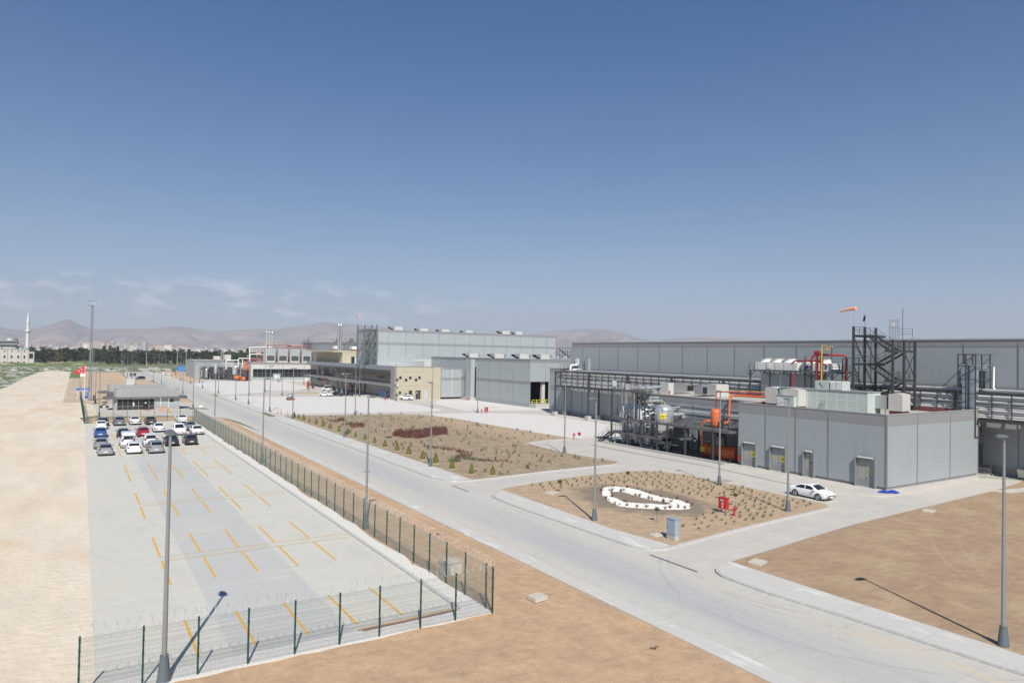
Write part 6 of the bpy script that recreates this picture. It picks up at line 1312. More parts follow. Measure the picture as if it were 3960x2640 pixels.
for k in range(70):
    u = rq.random(); x = 50+15*u+rq.uniform(0,1.5); y = 351-22*u+rq.uniform(.5,6); z = rq.uniform(.4,8.0); bb_ = rq.choice([b,b,b2,b3])
    if rq.random() < .5: bb_.cyl((x,y,max(0,z-rq.uniform(1,4))),(x,y,z), rq.uniform(.08,.3), None, 8)
    else: l_ = rq.uniform(1.5,5); bb_.cyl((x,y,z),(x+l_*.55,y-l_*.8,z), rq.uniform(.07,.16), None, 8)
obj('bright_pipe', b2, m_pipe, t, 50); obj('white_pipe', b3, m_white, t, 50); obj('steelwork', b, m_galv, t, 50)
t = thing('white_pipework', 'white pipes arching beside the far boiler house', 'pipework')
for p_, r_ in (([(67.2,333,8.6),(67.2,333,15.0),(67.5,333,15.4),(77.0,333,15.6)],.22),([(67.0,331,8.6),(67.0,331,11.9),(67.3,331,12.2),(74.2,331,12.3)],.2),([(57.3,334,5.0),(57.3,334,8.9),(57.6,334,9.2),(62.6,334,9.3)],.2),([(62.4,333,6.2),(62.4,333,9.9),(62.8,333,10.2),(74.6,333,10.2)],.22),([(64.2,333,6.0),(64.2,333,9.8)],.25),([(58,336,7.6),(66,336,7.6)],.12),([(58,336,6.4),(66,336,6.4)],.14),([(64.8,332,8.2),(76,332,8.9)],.18),([(66.5,336,11.2),(74,336,13.6)],.1)):
    b = MB(); b.tube(p_, r_, 8); obj('pipe', b, m_white, t, 55)
t = thing('red_pipework', 'red and yellow pipes over the boiler house cooling units', 'pipework')
for p_, r_, m_ in (([(74.4,330,8.6),(74.4,330,16.6),(74.7,330,16.9),(85.2,330,16.6),(85.2,330,16.0)],.17,m_dred),([(73.9,331,8.6),(73.9,331,17.1),(95.3,331,16.6),(95.3,331,18)],.09,m_yellow),([(77.6,329,15.2),(77.6,329,15.5),(89.5,329,15.2),(89.5,329,14.8)],.16,m_dred),([(83.6,330.5,15.6),(83.8,330.5,16.2),(97.8,330.5,16.0),(98.2,330.5,15.6),(98.2,330.5,14.4)],.24,m_dred),([(65.6,331,6.6),(65.8,331,9.2),(66.4,331,9.6),(74.4,331,9.8)],.22,m_dred),([(65.0,331,4.2),(65.0,331,8.7)],.3,m_orange),([(66.4,331.5,8.6),(75,331.5,8.7)],.2,m_dred)):
    b = MB(); b.tube(p_, r_, 8); obj('pipe', b, m_, t, 55)
t = thing('pipe_trestle', 'grey pipe trestle left of the first cooling unit', 'trestle'); b = MB()
for x in (72,73.2,74.9,76): b.bar((x,330,8.6),(x,330,13.6),.14)
for z in (10,11.6,13.4): b.bar((71.8,330,z),(77,330,z),.12)
for x in (67,69,71): b.bar((x,334,8.6),(x,334,12.2),.1)
obj('frame', b, m_steel, t); b = MB(); b.box(91,95,330,331,17.6,17.7); rail(b, [(89.5,331,16.8),(97,331,16.8)],1.4,.8,.06); rail(b, [(91,331,18),(95.6,331,18)],1.5,.8,.06); b.bar((93.6,331,15),(93.6,331,20.6),.2); obj('upper_platform', b, m_steel, t)
# ============================================================ SMALL THINGS, PLANTS, FAR PLACE
def tag_obj(name, b, m, label, cat, group=None, smooth=False, loc=None, rz=0):
    o = obj(name, b, m, None, smooth); tag(o, label, cat, group)
    if loc: o.location = loc; o.rotation_euler = (0,0,rz)
    return o
# fire point in the planted bed
def hydrant_box(label, x, y, rz, s=1, z=.15):
    t = thing('hydrant_cabinet', label, 'fire cabinet', (x,y,z), rz)
    b = MB(); b.box(-.09,.09,-.42,.42,.42,1.36) if False else b.box(-.2,.2,-.42,.42,.42,1.36); obj('box', b, m_red, t); b = MB(); b.box(-.24,.24,-.46,.46,1.36,1.42); obj('lid', b, m_red, t)
    for (a,c) in ((-.17,-.38),(.17,-.38),(-.17,.38),(.17,.38)): b = MB(); b.box(a-.025,a+.025,c-.025,c+.025,.05,.42); obj('leg', b, m_dred, t)
    b = MB(); b.box(-.28,.28,-.5,.5,-.1,.06); obj('footing', b, m_conc, t)
    b = MB(); b.box(-.206,-.2,-.2,.2,1.12,1.24)
    for (p,q,r_,s_) in ((-.17,.07,.98,1.0),(-.17,.07,.72,.74),(-.17,-.15,.74,.98),(.05,.07,.74,.98)): b.box(-.206,-.2,p,q,r_,s_)
    b.box(-.206,-.2,-.08,-.02,.80,.92); b.box(-.206,-.2,-.12,.03,.52,.66); mk = obj('marking', b, m_white, t)
    text_obj('YANGIN DOLABI', .055, m_dred, mk, (-.208,0,1.18), (PI/2,0,-PI/2), ext=.001)
    b = MB(); b.cyl((-.22,.33,.95),(-.2,.33,.95),.03,None,8); obj('handle', b, m_galv, t); t.scale = (s,)*3; return t
def hydrant(label, x, y, z=.15, s=1):
    t = thing('fire_hydrant', label, 'hydrant', (x,y,z)); b = MB(); b.lathe([(.13,0),(.13,.05),(.075,.08),(.075,.5),(.12,.52),(.12,.62),(.09,.7),(.05,.84),(.03,.9),(.01,.92)], 14); b.cyl((-.22,0,.55),(.22,0,.55),.055,None,10); b.cyl((0,-.2,.55),(0,0,.55),.065,None,10); obj('barrel', b, m_red, t, 50); b = MB()
    for s_ in (-1,1): b.cyl((s_*.22,0,.55),(s_*.26,0,.55),.075,None,10)
    obj('cap', b, m_dred, t, 50); t.scale = (s,)*3; return t
hydrant_box('red fire hose cabinet on legs in the planted bed near the grey building', 49.3, 41.7, .0)
hydrant('red fire hydrant beside the hose cabinet in the planted bed', 49.3, 40.5)
hydrant_box('red fire hose cabinet on the gravel before the loading hall', 82.7, 141.2, .3, 1, .0)
hydrant('red hydrant beside the hose cabinet on the gravel', 81.9, 142.0, 0, 1.1)
hydrant('red hydrant at the edge of gravel left of the pipe platform', 71.0, 91.8, .1, 1.15)
hydrant('red hydrant before the glazed office end', 75.0, 185.6, 0, 1.2)
hydrant('red hydrant at the corner shaft of the loading hall', 99.4, 180.8, 0, 1.2)
t = thing('hose_reel', 'red hose reel on a white stand beside the gravel edge hydrant', 'hose reel', (71.5,91.0,.08)); b = MB(); b.cyl((-.12,0,.85),(.12,0,.85),.3,None,18); obj('reel', b, m_red, t, 40); b = MB()
for s in (-.2,.2): b.bar((s,-.15,0),(s,0,.85),.03); b.bar((s,.2,0),(s,0,.85),.03)
obj('stand', b, m_white, t)
t = thing('electrical_cabinet', 'tall pale blue electrical cabinet on a concrete base by the kerb', 'cabinet', (38.7,37.55,.1), .03)
m_cab = mat('cabinet_blue', (.27,.34,.40), .5, var=.03, scale=2); b = MB(); b.box(-.24,.24,-.42,.42,.42,1.62); obj('body', b, m_cab, t); b = MB(); b.box(-.28,.28,-.46,.46,1.62,1.68); obj('roof', b, m_cab, t); b = MB(); b.box(-.23,.23,-.41,.41,0,.42); obj('base', b, m_conc, t)
b = MB(); b.box(-.255,-.24,.3,.34,.9,1.1); b.box(-.246,-.24,-.38,.38,.46,.47); obj('handle', b, m_steel, t)
slabs = [(40.7,56.1,1.2,1.0,'concrete slab lid lying left of the small tree in the planted bed',.3),(38.5,39.0,1.1,.7,'pale slab lying behind the blue cabinet',.0),(39.5,30.45,1.2,.9,'cracked square slab on bare soil by the kerb corner',.25),(22.6,32.4,.9,.8,'square manhole slab in the bare soil outside the mesh fence corner',.1),(67.3,33.0,1.3,.9,'pale slab on bare soil across the road from the white saloon',.2),(60.5,79.5,.9,.6,'pale slab chip at the back tip of the dry bed, left',.3),(62.5,88.5,1.0,.5,'pale slab at the back of the dry bed, middle',.2),(64.2,90,1.0,.5,'pale slab at the back of the dry bed, right',.5),(92.8,153.0,2.2,1.4,'flat concrete plinth in the gravel before the loading hall',.0),(54.2,232.6,3.4,3.0,'round edged concrete pad around a twin lamp',.0),(70.4,104.5,1.6,1.2,'grey manhole lid at the edge of the dry bed',.1)]
for x, y, w_, d_, l, a in slabs:
    b = MB(); b.prism(fillet([(-w_/2,-d_/2),(w_/2,-d_/2),(w_/2,d_/2),(-w_/2,d_/2)], .05, 2), 0, .22); tag_obj('concrete_slab', b, mat('slab_pale', (.50,.46,.40), .85, var=.12, scale=3), l, 'slab', None, False, (x,y,.02), a)
for (x,y,w_,d_) in ((34.65,33.6,.22,4.4),(33.95,63.0,.2,3.6),(62.8,53.2,2.2,1.4),(26.2,45,.5,.4),(29.0,77,.8,.5)):
    b = MB(); b.box(x-w_/2,x+w_/2,y-d_/2,y+d_/2,.0,.012); struct('drain_grate' if w_ < 1 else 'patch', b, mat('grate_dark', (.14,.14,.15), .6) if w_ < 1 else mat('patch_grey', (.34,.31,.27), .8, var=.1, scale=2))
b = MB(); b.cyl((12.2,33.15,.10),(17.6,33.3,.10),.03,None,8); o = tag_obj('ochre_conduit', b, mat('ochre', (.48,.30,.11), .6), 'long ochre conduit lying along the inside of the front fence', 'conduit', None, 40)
b = MB(); b.cyl((12.4,32.97,.09),(17.8,33.12,.09),.03,None,8); o = tag_obj('brown_conduit', b, mat('brown_pipe', (.24,.13,.09), .6), 'long brown conduit lying beside the ochre one at the front fence', 'conduit', None, 40)
b = MB(); b.box(-.6,.6,-.45,.45,0,.75); b.box(-.66,.66,-.5,.5,.75,.83); tag_obj('concrete_chamber', b, mat('slab_pale', (.50,.46,.40), .85), 'pale concrete chamber standing outside the long fence near its corner', 'chamber', None, False, (20.4,39.0,0), .1)
b = MB()
for k in range(60):
    a = rnd.random()*2*PI; r_ = rnd.random()**.5; x = math.cos(a)*r_*.55; y = math.sin(a)*r_*.5; b.bar((x-.16,y-.02,.03+.16*(1-r_)),(x+.16,y+.05*rnd.random(),.05+.2*(1-r_)),.16,.08)
b2 = MB(); b2.v = list(b.v); b2.f = list(b.f); b2.m = list(b.m)
tag_obj('blue_tarp', b, mat('tarp_blue', (.02,.07,.42), .5), 'crumpled blue sheeting at the corner of the plant building, left heap', 'tarpaulin', 'blue sheeting', False, (72.6,40.1,.12)); tag_obj('blue_tarp', b2, mat('tarp_blue', (.02,.07,.42), .5), 'crumpled blue sheeting at the corner of the plant building, right heap', 'tarpaulin', 'blue sheeting', False, (73.5,39.6,.12), 1.0)
b = MB(); pts = [(93.2,40.0,.14),(94.5,39.5,.13),(95.0,38.6,.03),(96,37.3,.03),(96.8,36,.03),(97.6,34.6,.03),(98.6,33.2,.03),(101,31.5,.03)]; b.tube(pts, .035, 6); tag_obj('green_hose', b, mat('hose_green', (.02,.16,.06), .5), 'thin green hose trailing from the building corner over concrete and soil', 'hose', None, 60)
for k, (x,y) in enumerate(((97.6,36.7),(97.2,34.8),(97,32.8))):
    t = thing('waste_bin', ['left','middle','right'][k]+' one of the galvanised wheeled bins beneath the pipe rack', 'bin', (x,y,0), 0, 'wheeled bins'); b = MB(); b.add([(-.45,-.6,.2),(.45,-.6,.2),(.45,.6,.2),(-.45,.6,.2),(-.55,-.7,1.15),(.55,-.7,1.15),(.55,.7,1.15),(-.55,.7,1.15)], [(0,3,2,1),(4,5,6,7),(0,1,5,4),(1,2,6,5),(2,3,7,6),(3,0,4,7)]); obj('body', b, m_galv, t)
    b = MB(); b.cyl((-.5,0,1.15),(.5,0,1.15),.02,None,6); b.box(-.57,.57,-.72,.72,1.15,1.2); obj('lid', b, m_galv, t)
    for (a,c) in ((-.35,-.5),(.35,-.5),(-.35,.5),(.35,.5)): b = MB(); b.cyl((a-.04,c,.1),(a+.04,c,.1),.1,None,8); obj('wheel', b, m_black, t)
t = thing('pipe_stack', 'low rack of pipes lying under the pipe rack behind the plant building', 'pipe stack', (97.3,41.5,.1)); b = MB()
for z in (.15,.4,.65): b.cyl((0,-1.2,z),(0,3,z),.07,None,8)
obj('pipe', b, m_pipe, t); b = MB(); b.bar((.0,-1.2,0),(0,-1.2,1.3),.08); obj('post', b, m_galv, t)
# bollards, signs and vent cap by the gravel yard
for k, (x,y) in enumerate(((37.9,156.7),(38.5,156.2))):
    t = thing('bollard', ['left','right'][k]+' one of the two red and white bollards at the gravel corner', 'bollard', (x,y,.08), 0, 'two bollards'); b = MB(); b.cyl((0,0,0),(0,0,.9),.13,.13,12); obj('post', b, m_red, t, 40); b = MB(); b.cyl((0,0,.55),(0,0,.75),.14,.14,12); b.cyl((0,0,.15),(0,0,.3),.14,.14,12); obj('white_band', b, m_white, t, 40)
t = thing('small_sign', 'small red and white sign on a thin post at the tip of the cypress row', 'sign', (37.0,144.5,.1)); b = MB(); b.cyl((0,0,0),(0,0,1.1),.04,None,8); obj('post', b, m_dred, t); b = MB(); b.cyl((-.03,0,1.3),(.0,0,1.3),.28,None,16); obj('disc', b, m_white, t); b = MB(); b.box(-.04,-.03,-.2,.2,1.25,1.35); obj('bar', b, m_red, t)
t = thing('roof_vent', 'domed grey vent on a dark red base standing on the gravel yard', 'vent', (51.2,197.5,.08)); b = MB(); b.box(-.95,.95,-.95,.95,0,.6); obj('base', b, m_redroof, t); b = MB(); b.box(-.7,.7,-.7,.7,.6,1.15); b.lathe([(1.0,1.15),(.95,1.35),(.55,1.75),(.05,1.9)], 8); obj('hood', b, m_galv, t); b = MB(); b.box(-.4,.4,-.72,-.7,.75,1.0); obj('opening', b, m_dark, t)
t = thing('blue_panel_stand', 'tilted dark blue solar collector by the office end', 'solar panel', (79.0,196.8,0), -.2); b = MB(); b.bar((-.5,0,.5),(.2,0,2.3),2.2,.08,(0,1,0)); obj('panel', b, mat('pv_blue', (.03,.06,.13), .2), t); b = MB(); b.bar((.5,-.9,0),(.1,-.9,2.0),.06); b.bar((.5,.9,0),(.1,.9,2),.06); b.bar((-.5,-.9,0),(-.4,-.9,.6),.06); obj('stand', b, m_galv, t)
# forecourt tree and objects
def leafball(b, c, r, n, s, seed, flat=1.0):
    rr = random.Random(seed)
    for i in range(n):
        while True:
            p = Vector((rr.uniform(-1,1), rr.uniform(-1,1), rr.uniform(-1,1)))
            if p.length <= 1: break
        p = p*(.55+.45*rr.random()**.4)/max(.3,p.length)*p.length if False else p.normalized()*(rr.random()**.45)
        q = Vector((c[0]+p.x*r, c[1]+p.y*r, c[2]+p.z*r*flat)); u = Vector((rr.uniform(-1,1), rr.uniform(-1,1), rr.uniform(-.6,.6))).normalized()*s; v = u.cross(Vector((rr.uniform(-1,1), rr.uniform(-1,1), 1))).normalized()*s*.8
        b.add([q-u, q+v, q+u, q-v], [(0,1,2,3)])
m_leafd = mat('leaf_dark', (.035,.065,.018), .7, var=.5, scale=1.2); m_leaf = mat('leaf_mid', (.07,.13,.025), .65, var=.4, scale=2); m_cyp = mat('leaf_cypress', (.17,.21,.035), .7, var=.4, scale=3, col2=(.27,.23,.05), thr=.56, soft=.1)
m_red_l = mat('leaf_barberry', (.125,.040,.040), .75, var=.5, scale=3, col2=(.16,.10,.055), thr=.56, soft=.06); m_bark = mat('bark', (.13,.095,.065), .9, var=.2, scale=4); m_seed = mat('leaf_seedling', (.19,.22,.11), .7, var=.4, scale=4); m_gg = mat('leaf_grey_green', (.15,.17,.09), .8, var=.4, scale=3)
t = thing('forecourt_tree', 'young sparse tree in the round bed before the office', 'tree', (65.5,229.5,.3)); b = MB(); b.tube([(0,0,0),(.05,0,1.2),(0,.05,2.4),(.1,0,4.2)], [.09,.07,.05,.02], 6); obj('trunk', b, m_bark, t); b = MB()
for z in (1.0,1.6,2.3,3.1,3.8): leafball(b, (rnd.uniform(-.3,.3),rnd.uniform(-.3,.3),z), .55, 60, .09, int(z*10))
obj('crown', b, mat('leaf_dusty', (.12,.13,.09), .8, var=.4, scale=3), t)
for k, (x,y,m_,l) in enumerate(((73.2,258,m_red,'narrow red banner stand before the glazed office'),(73.5,252.5,m_steel,'dark square stand before the glazed office'))):
    t = thing('banner_stand', l, 'banner stand', (x,y,0)); b = MB(); b.box(-.5,.5,-.05,.05,.4,2.6); obj('banner', b, m_, t); b = MB(); b.bar((0,-.4,0),(0,.4,0),.06); b.bar((0,0,0),(0,0,.4),.06); obj('foot', b, m_steel, t)
b = MB(); b.lathe([(.2,0),(.1,.2),(.06,2.0),(.05,2.9)], 10); b.bar((-.7,-.2,3.6),(.8,.3,2.9),1.2,.06,(0,1,0)); tag_obj('white_dish', b, m_white, 'white dish-like shape on a short post behind the banner stands', 'dish', None, False, (73.8,262,0))
# golf buggy
t = thing('golf_buggy', 'white open golf buggy with people around it at the entrance', 'buggy', (75.6,241.5,0), 2.4)
b = MB(); b.box(-1.3,1.3,-.6,.6,.35,.75); b.box(-1.3,-.2,-.6,.6,.75,1.0); b.box(.9,1.3,-.6,.6,.75,1.05); obj('body', b, m_white, t); b = MB(); b.box(-1.1,1.1,-.65,.65,1.85,1.93); obj('roof', b, m_white, t); b = MB()
for (x,y) in ((-1.05,-.6),(-1.05,.6),(1.0,-.6),(1.0,.6)): b.bar((x,y,.8),(x*.95,y,1.86),.05)
obj('roof_post', b, m_steel, t)
for (x,y) in ((-.85,-.6),(-.85,.6),(.85,-.6),(.85,.6)): b = MB(); b.cyl((x,y-.08,.25),(x,y+.08,.25),.25,None,14); obj('wheel', b, m_black, t)
# people
def person(label, x, y, rz, shirt, trousers, pose=0, h=1.76):
    t = thing('person', label, 'person', (x,y,0), rz)
    s = h/1.76
    J = {'pel':(0,0,.95),'chest':(0,0,1.28),'neck':(0,.0,1.48),'head':(.01,0,1.62),'top':(.01,0,1.72),'lh':(0,.09,.90),'lk':(.02+.06*pose,.10,.50),'la':(.0+.04*pose,.11,.08),'lt':(.14+.04*pose,.12,.03),'rh':(0,-.09,.90),'rk':(.03-.05*pose,-.10,.50),'ra':(-.02-.1*pose,-.11,.08),'rt':(.12-.1*pose,-.12,.03),
         'ls':(0,.19,1.42),'le':(-.02+.05*pose,.25,1.14),'lw':(.10,.24,.90),'lf':(.14,.235,.80),'rs':(0,-.19,1.42),'re':(-.02,-.26,1.14),'rw':(.06+.1*pose,-.25,.90),'rf':(.09+.12*pose,-.24,.80)}
    R_ = {'pel':.135,'chest':.15,'neck':.055,'head':.098,'top':.075,'lh':.09,'lk':.058,'la':.04,'lt':.035,'rh':.09,'rk':.058,'ra':.04,'rt':.035,'ls':.065,'le':.042,'lw':.03,'lf':.028,'rs':.065,'re':.042,'rw':.03,'rf':.028}
    E = [('pel','chest'),('chest','neck'),('neck','head'),('head','top'),('pel','lh'),('lh','lk'),('lk','la'),('la','lt'),('pel','rh'),('rh','rk'),('rk','ra'),('ra','rt'),('chest','ls'),('ls','le'),('le','lw'),('lw','lf'),('chest','rs'),('rs','re'),('re','rw'),('rw','rf')]
    ks = list(J); me = bpy.data.meshes.new('body'); me.from_pydata([tuple(c*s for c in J[k]) for k in ks], [(ks.index(a), ks.index(c)) for a, c in E], [])
    o = bpy.data.objects.new('body', me); COL.objects.link(o); o.parent = t
    md = o.modifiers.new('skin', 'SKIN'); sv = me.skin_vertices[0].data
    for i, k in enumerate(ks): sv[i].radius = (R_[k]*s, R_[k]*s*(1.15 if k in ('pel','chest') else 1)); sv[i].use_root = (k == 'pel')
    sb = o.modifiers.new('sub', 'SUBSURF'); sb.levels = 1; sb.render_levels = 1
    dg = bpy.context.evaluated_depsgraph_get(); m2 = bpy.data.meshes.new_from_object(o.evaluated_get(dg)); o.modifiers.clear(); o.data = m2
    skin = mat('skin', (.42,.25,.17), .6); m2.materials.clear()
    for m_ in (skin, shirt, trousers, m_black): m2.materials.append(m_)
    for p in m2.polygons:
        c = p.center/s; i = 0
        if c.z < .09: i = 3
        elif c.z < .98: i = 2 if abs(c.y) < .19 else (1 if c.z > .93 else 0)
        elif c.z < 1.50: i = 1
        p.material_index = i; p.use_smooth = True
    b = MB(); b.lathe([(.10,1.62),(.112,1.68),(.09,1.745),(.01,1.775)], 12, (-.012,0,0)); b.v = [tuple(c*s for c in v) for v in b.v]; obj('hair', b, mat('hair_dark', (.02,.015,.012), .7), t, 60)
sh_w = mat('shirt_white', (.70,.70,.70), .8); tr_d = mat('trousers_dark', (.03,.03,.04), .8); sh_r = mat('shirt_maroon', (.22,.03,.04), .8)
person('person in a white top and maroon trousers standing alone near the roundabout', 70.4, 230.4, -2.2, sh_w, sh_r, .3, 1.8)
person('person in white standing left of the golf buggy', 73.9, 241.0, -1.2, sh_w, tr_d, .2)
person('person in white standing right of the golf buggy', 77.4, 242.0, -2.6, sh_w, sh_w, .4)
person('person in dark clothes walking behind the golf buggy by the glass front', 79.2, 246.0, -2.0, tr_d, tr_d, .8)
# ---------------- conifer row
def cone_bush(seed):
    t = thing('young_cypress', 'x', 'shrub', group='young cypresses along the pavement')
    b = MB(); rr = random.Random(seed); H_ = 1.06
    for i in range(760):
        z = rr.random()**1.25*H_; r = (.37*(1-z/H_)**.8+.025)*(.55+.45*rr.random()**.5)*(.7 if z < .08 else 1); a = rr.random()*2*PI
        q = Vector((math.cos(a)*r, math.sin(a)*r, .08+z)); u = Vector((math.cos(a)*.3, math.sin(a)*.3, 1)).normalized()*.055; v = Vector((-math.sin(a), math.cos(a), rr.uniform(-.3,.3)))*.024
        b.add([q-u-v*.4, q-v, q+u, q+v], [(0,1,2,3)])
    obj('crown', b, m_cyp, t); b = MB(); b.cyl((0,0,0),(0,0,.2),.03,None,6); obj('trunk', b, m_bark, t); b = MB(); b.lathe([(.42,0),(.38,.03),(.2,.05),(.01,.05)], 14); obj('planting_ring', b, mat('ring_soil', (.40,.33,.23), .95), t); return t
cb = [cone_bush(i) for i in range(4)]; cy = [144.7,140.9,137.4,133.6,129.2,124.9,120.6,115.7,111.4,107.3,103.3,99.1,94.8,90.3,86.3,81.7,78.0,73.4,69.3,67.1]
for k, y in enumerate(cy):
    x = 38.4+(.45 if k > 17 else 0)+rnd.uniform(-.1,.1); sc = (1.05,.9,1.15,.8,1.05,1.25,1.05,1.0,1.05,.85,.95,.9,.95,1.12,1.1,1.05,1.2,1.1,1.05,1.0)[k]
    if k == 19: x = 40.6; y = 67.6
    l = ORD[k]+' small yellow-green cypress of the row, counted from the junction end'
    if k < 4: cb[k].location = (x,y,.15); cb[k]['label'] = l; cb[k].scale = (sc*rnd.uniform(.9,1.1),sc,sc); cb[k].rotation_euler = (0,0,k)
    else: dup(cb[k%4], (x,y,.15), k*1.3, l, (sc*rnd.uniform(.9,1.1),sc,sc))
# standard trees of the planted bed
for k, (x,y,l) in enumerate(((41.8,56.2,'small round-headed standard tree near the concrete slab lid'),(51.6,56.9,'small round-headed standard tree at the back of the planted bed'),(41.6,42.2,'small round-headed standard tree left of the blue cabinet'),(52.6,43.1,'small round-headed standard tree right of the red hose cabinet'))):
    t = thing('standard_tree', l, 'tree', (x,y,.15)); b = MB(); b.tube([(0,0,0),(.01,.02,.5),(0,0,.95)], [.02,.016,.012], 6); obj('trunk', b, m_bark, t); b = MB(); leafball(b, (0,0,1.08), .25, 420, .035, k+5, .85); obj('crown', b, m_leaf, t)
# seedlings: one prototype per kind, linked copies
def tuft(name, m, seed, n=14, h=.34, spread=.3, wdt=.025):
    b = MB(); rr = random.Random(seed)
    for i in range(n):
        a = rr.random()*2*PI; l = h*(.6+.5*rr.random()); s = spread*(.3+.9*rr.random()); d = Vector((math.cos(a), math.sin(a), 0)); p = Vector((-d.y, d.x, 0))*wdt
        m0 = d*s*.45+Vector((0,0,l*.65)); e = d*s+Vector((0,0,l)); b.add([p*-.6, p*.6, m0+p, e, m0-p], [(0,1,2,4),(4,2,3)])
        for k in range(2):
            q = m0.lerp(e, rr.random()); u = Vector((rr.uniform(-1,1),rr.uniform(-1,1),rr.uniform(0,1)))*.07; b.add([q, q+u+p, q+u*1.5, q+u-p], [(0,1,2,3)])
    return b
pr = [tag_obj('seedling', tuft('s', m_seed, i, 18, .36, .32), m_seed, 'low green seedling planted in rows in the bare bed round the pebble figure', 'plant', 'seedlings round the pebble figure') for i in range(4)]
cnt = 0
def scatter(protos, pts, z, smin=.7, smax=1.25):
    first = set()
    for i, (x, y) in enumerate(pts):
        p = protos[i%len(protos)]
        if p.name in first: o = p.copy(); COL.objects.link(o)
        else: first.add(p.name); o = p
        s = rnd.uniform(smin, smax); o.location = (x,y,z); o.rotation_euler = (0,0,rnd.random()*6.28); o.scale = (s,s,s*rnd.uniform(.8,1.2))
inn2 = inset(ISL2, .7); pts = []
i = 0
y = 37.6
while y < 62.5:
    x = 41.0 if y > 46 else 42.3
    while x < 61.5:
        px, py = x+(.55 if i%2 else 0)+rnd.uniform(-.2,.2), y+rnd.uniform(-.18,.18)
        if pip(px, py, inn2) and not pip(px, py, dk) and not (px < 45 and 40.5 < py < 57) and rnd.random() < .93: pts.append((px,py))
        x += 1.16
    y += 1.12; i += 1
scatter(pr, pts[:280], .15, .5, .95)
# tufts of the big dry bed
inn1 = inset(ISL1, .5); pts = []
while len(pts) < 275:
    x, y = rnd.uniform(39.6,70), rnd.uniform(66.5,148)
    if pip(x, y, inn1): pts.append((x,y))
pg_ = [tag_obj('dry_tuft', tuft('d', m_gg, 20+i, 14, .34, .3, .02), m_gg, 'grey-green weed tuft growing in the large dry bed', 'plant', 'tufts of the large dry bed') for i in range(3)]
scatter(pg_, pts, .15, .7, 1.5)
# dry straw litter of the bed
b = MB()
for i in range(9000):
    x, y = rnd.uniform(37.6,70.5), rnd.uniform(66.3,148.5)
    if not pip(x, y, inn1): continue
    a = rnd.random()*6.28; l = rnd.uniform(.05,.2); z = .155; d = Vector((math.cos(a)*l, math.sin(a)*l, rnd.uniform(0,.14))); q = Vector((x,y,z)); p = Vector((-d.y,d.x,0)).normalized()*.018
    b.add([q-p, q+p, q+d], [(0,1,2)])
o = obj('dry_grass', b, mat('straw', (.42,.34,.21), .9, var=.3, scale=2), None, False, 'stuff'); tag(o, 'dry straw and stubble scattered over the large dry bed', 'dry grass')
# barberry hedges
def hedge(label, poly, h, n, seed):
    rr = random.Random(seed); xs_ = [p[0] for p in poly]; ys_ = [p[1] for p in poly]; b = MB(); c = 0
    while c < n:
        x, y = rr.uniform(min(xs_),max(xs_)), rr.uniform(min(ys_),max(ys_))
        if not pip(x, y, poly): continue
        c += 1; hh = h*(.55+.6*rr.random())*(1+.3*mnoise.noise((x,y,seed))); a = rr.random()*6.28; d = Vector((math.cos(a)*.06, math.sin(a)*.06, 0)); q = Vector((x,y,.15)); e = q+Vector((rr.uniform(-.15,.15), rr.uniform(-.15,.15), hh))
        b.add([q-d*.3, q+d*.3, (q+e)/2+d, e, (q+e)/2-d], [(0,1,2,4),(4,2,3)])
        for k in range(3):
            g_ = q.lerp(e, rr.uniform(.3,1)); u = Vector((rr.uniform(-1,1),rr.uniform(-1,1),rr.uniform(-.2,1)))*.10; v = u.cross(Vector((0,0,1))).normalized()*.04; b.add([g_, g_+u*.6+v, g_+u, g_+u*.6-v], [(0,1,2,3)])
    t = obj('barberry_hedge', b, m_red_l); tag(t, label, 'hedge', 'dark red barberry beds'); return t
hedge('dense wide block of dark red barberry in the middle of the dry bed', [(45,103.6),(46.9,101.8),(50,103.5),(54,105),(56.6,111),(55.6,112.8),(51,109.5),(47.2,110.8),(44.6,107.2)], .85, 1900, 1)
hedge('sparse dark red row at the far left of the dry bed', [(42.2,134.5),(42.6,132.3),(45.5,132.5),(47,138.5),(45.8,138.2),(44,134.5)], .5, 170, 2)
hedge('sparse dark red patch behind the second lamp in the dry bed', [(42.4,127.5),(44.5,127.8),(46.6,126.8),(46.6,124.8),(44.6,121),(42.4,119.8),(42.6,122.5),(44,124.5)], .5, 270, 3)
hedge('thin curving dark red row at the near end of the dry bed', [(43.6,93),(46.6,88.5),(46.8,83.2),(44.6,80.2),(42.2,79.2),(42.4,81.0),(44.6,83),(45.6,86.5),(43.4,91.5)], .42, 230, 4)
hedge('short dark red row trailing to the right at the near end of the dry bed', [(43.8,78.4),(47.8,76.0),(47.4,74.8),(43.9,76.8)], .36, 80, 5)
b = MB()
for (cx,cy_,r_) in ((42.6,80.4,1.6),(44.2,79.0,1.2),(41.4,78.6,1.0),(43.2,105.0,.5)): leafball(b, (cx,cy_,.25), r_, 260, .07, int(cx*10), .2)
o = obj('ground_cover', b, mat('leaf_green_cover', (.06,.12,.05), .7, var=.4, scale=3), None, False, 'stuff'); tag(o, 'low green ground cover around the near dark red rows', 'ground cover')
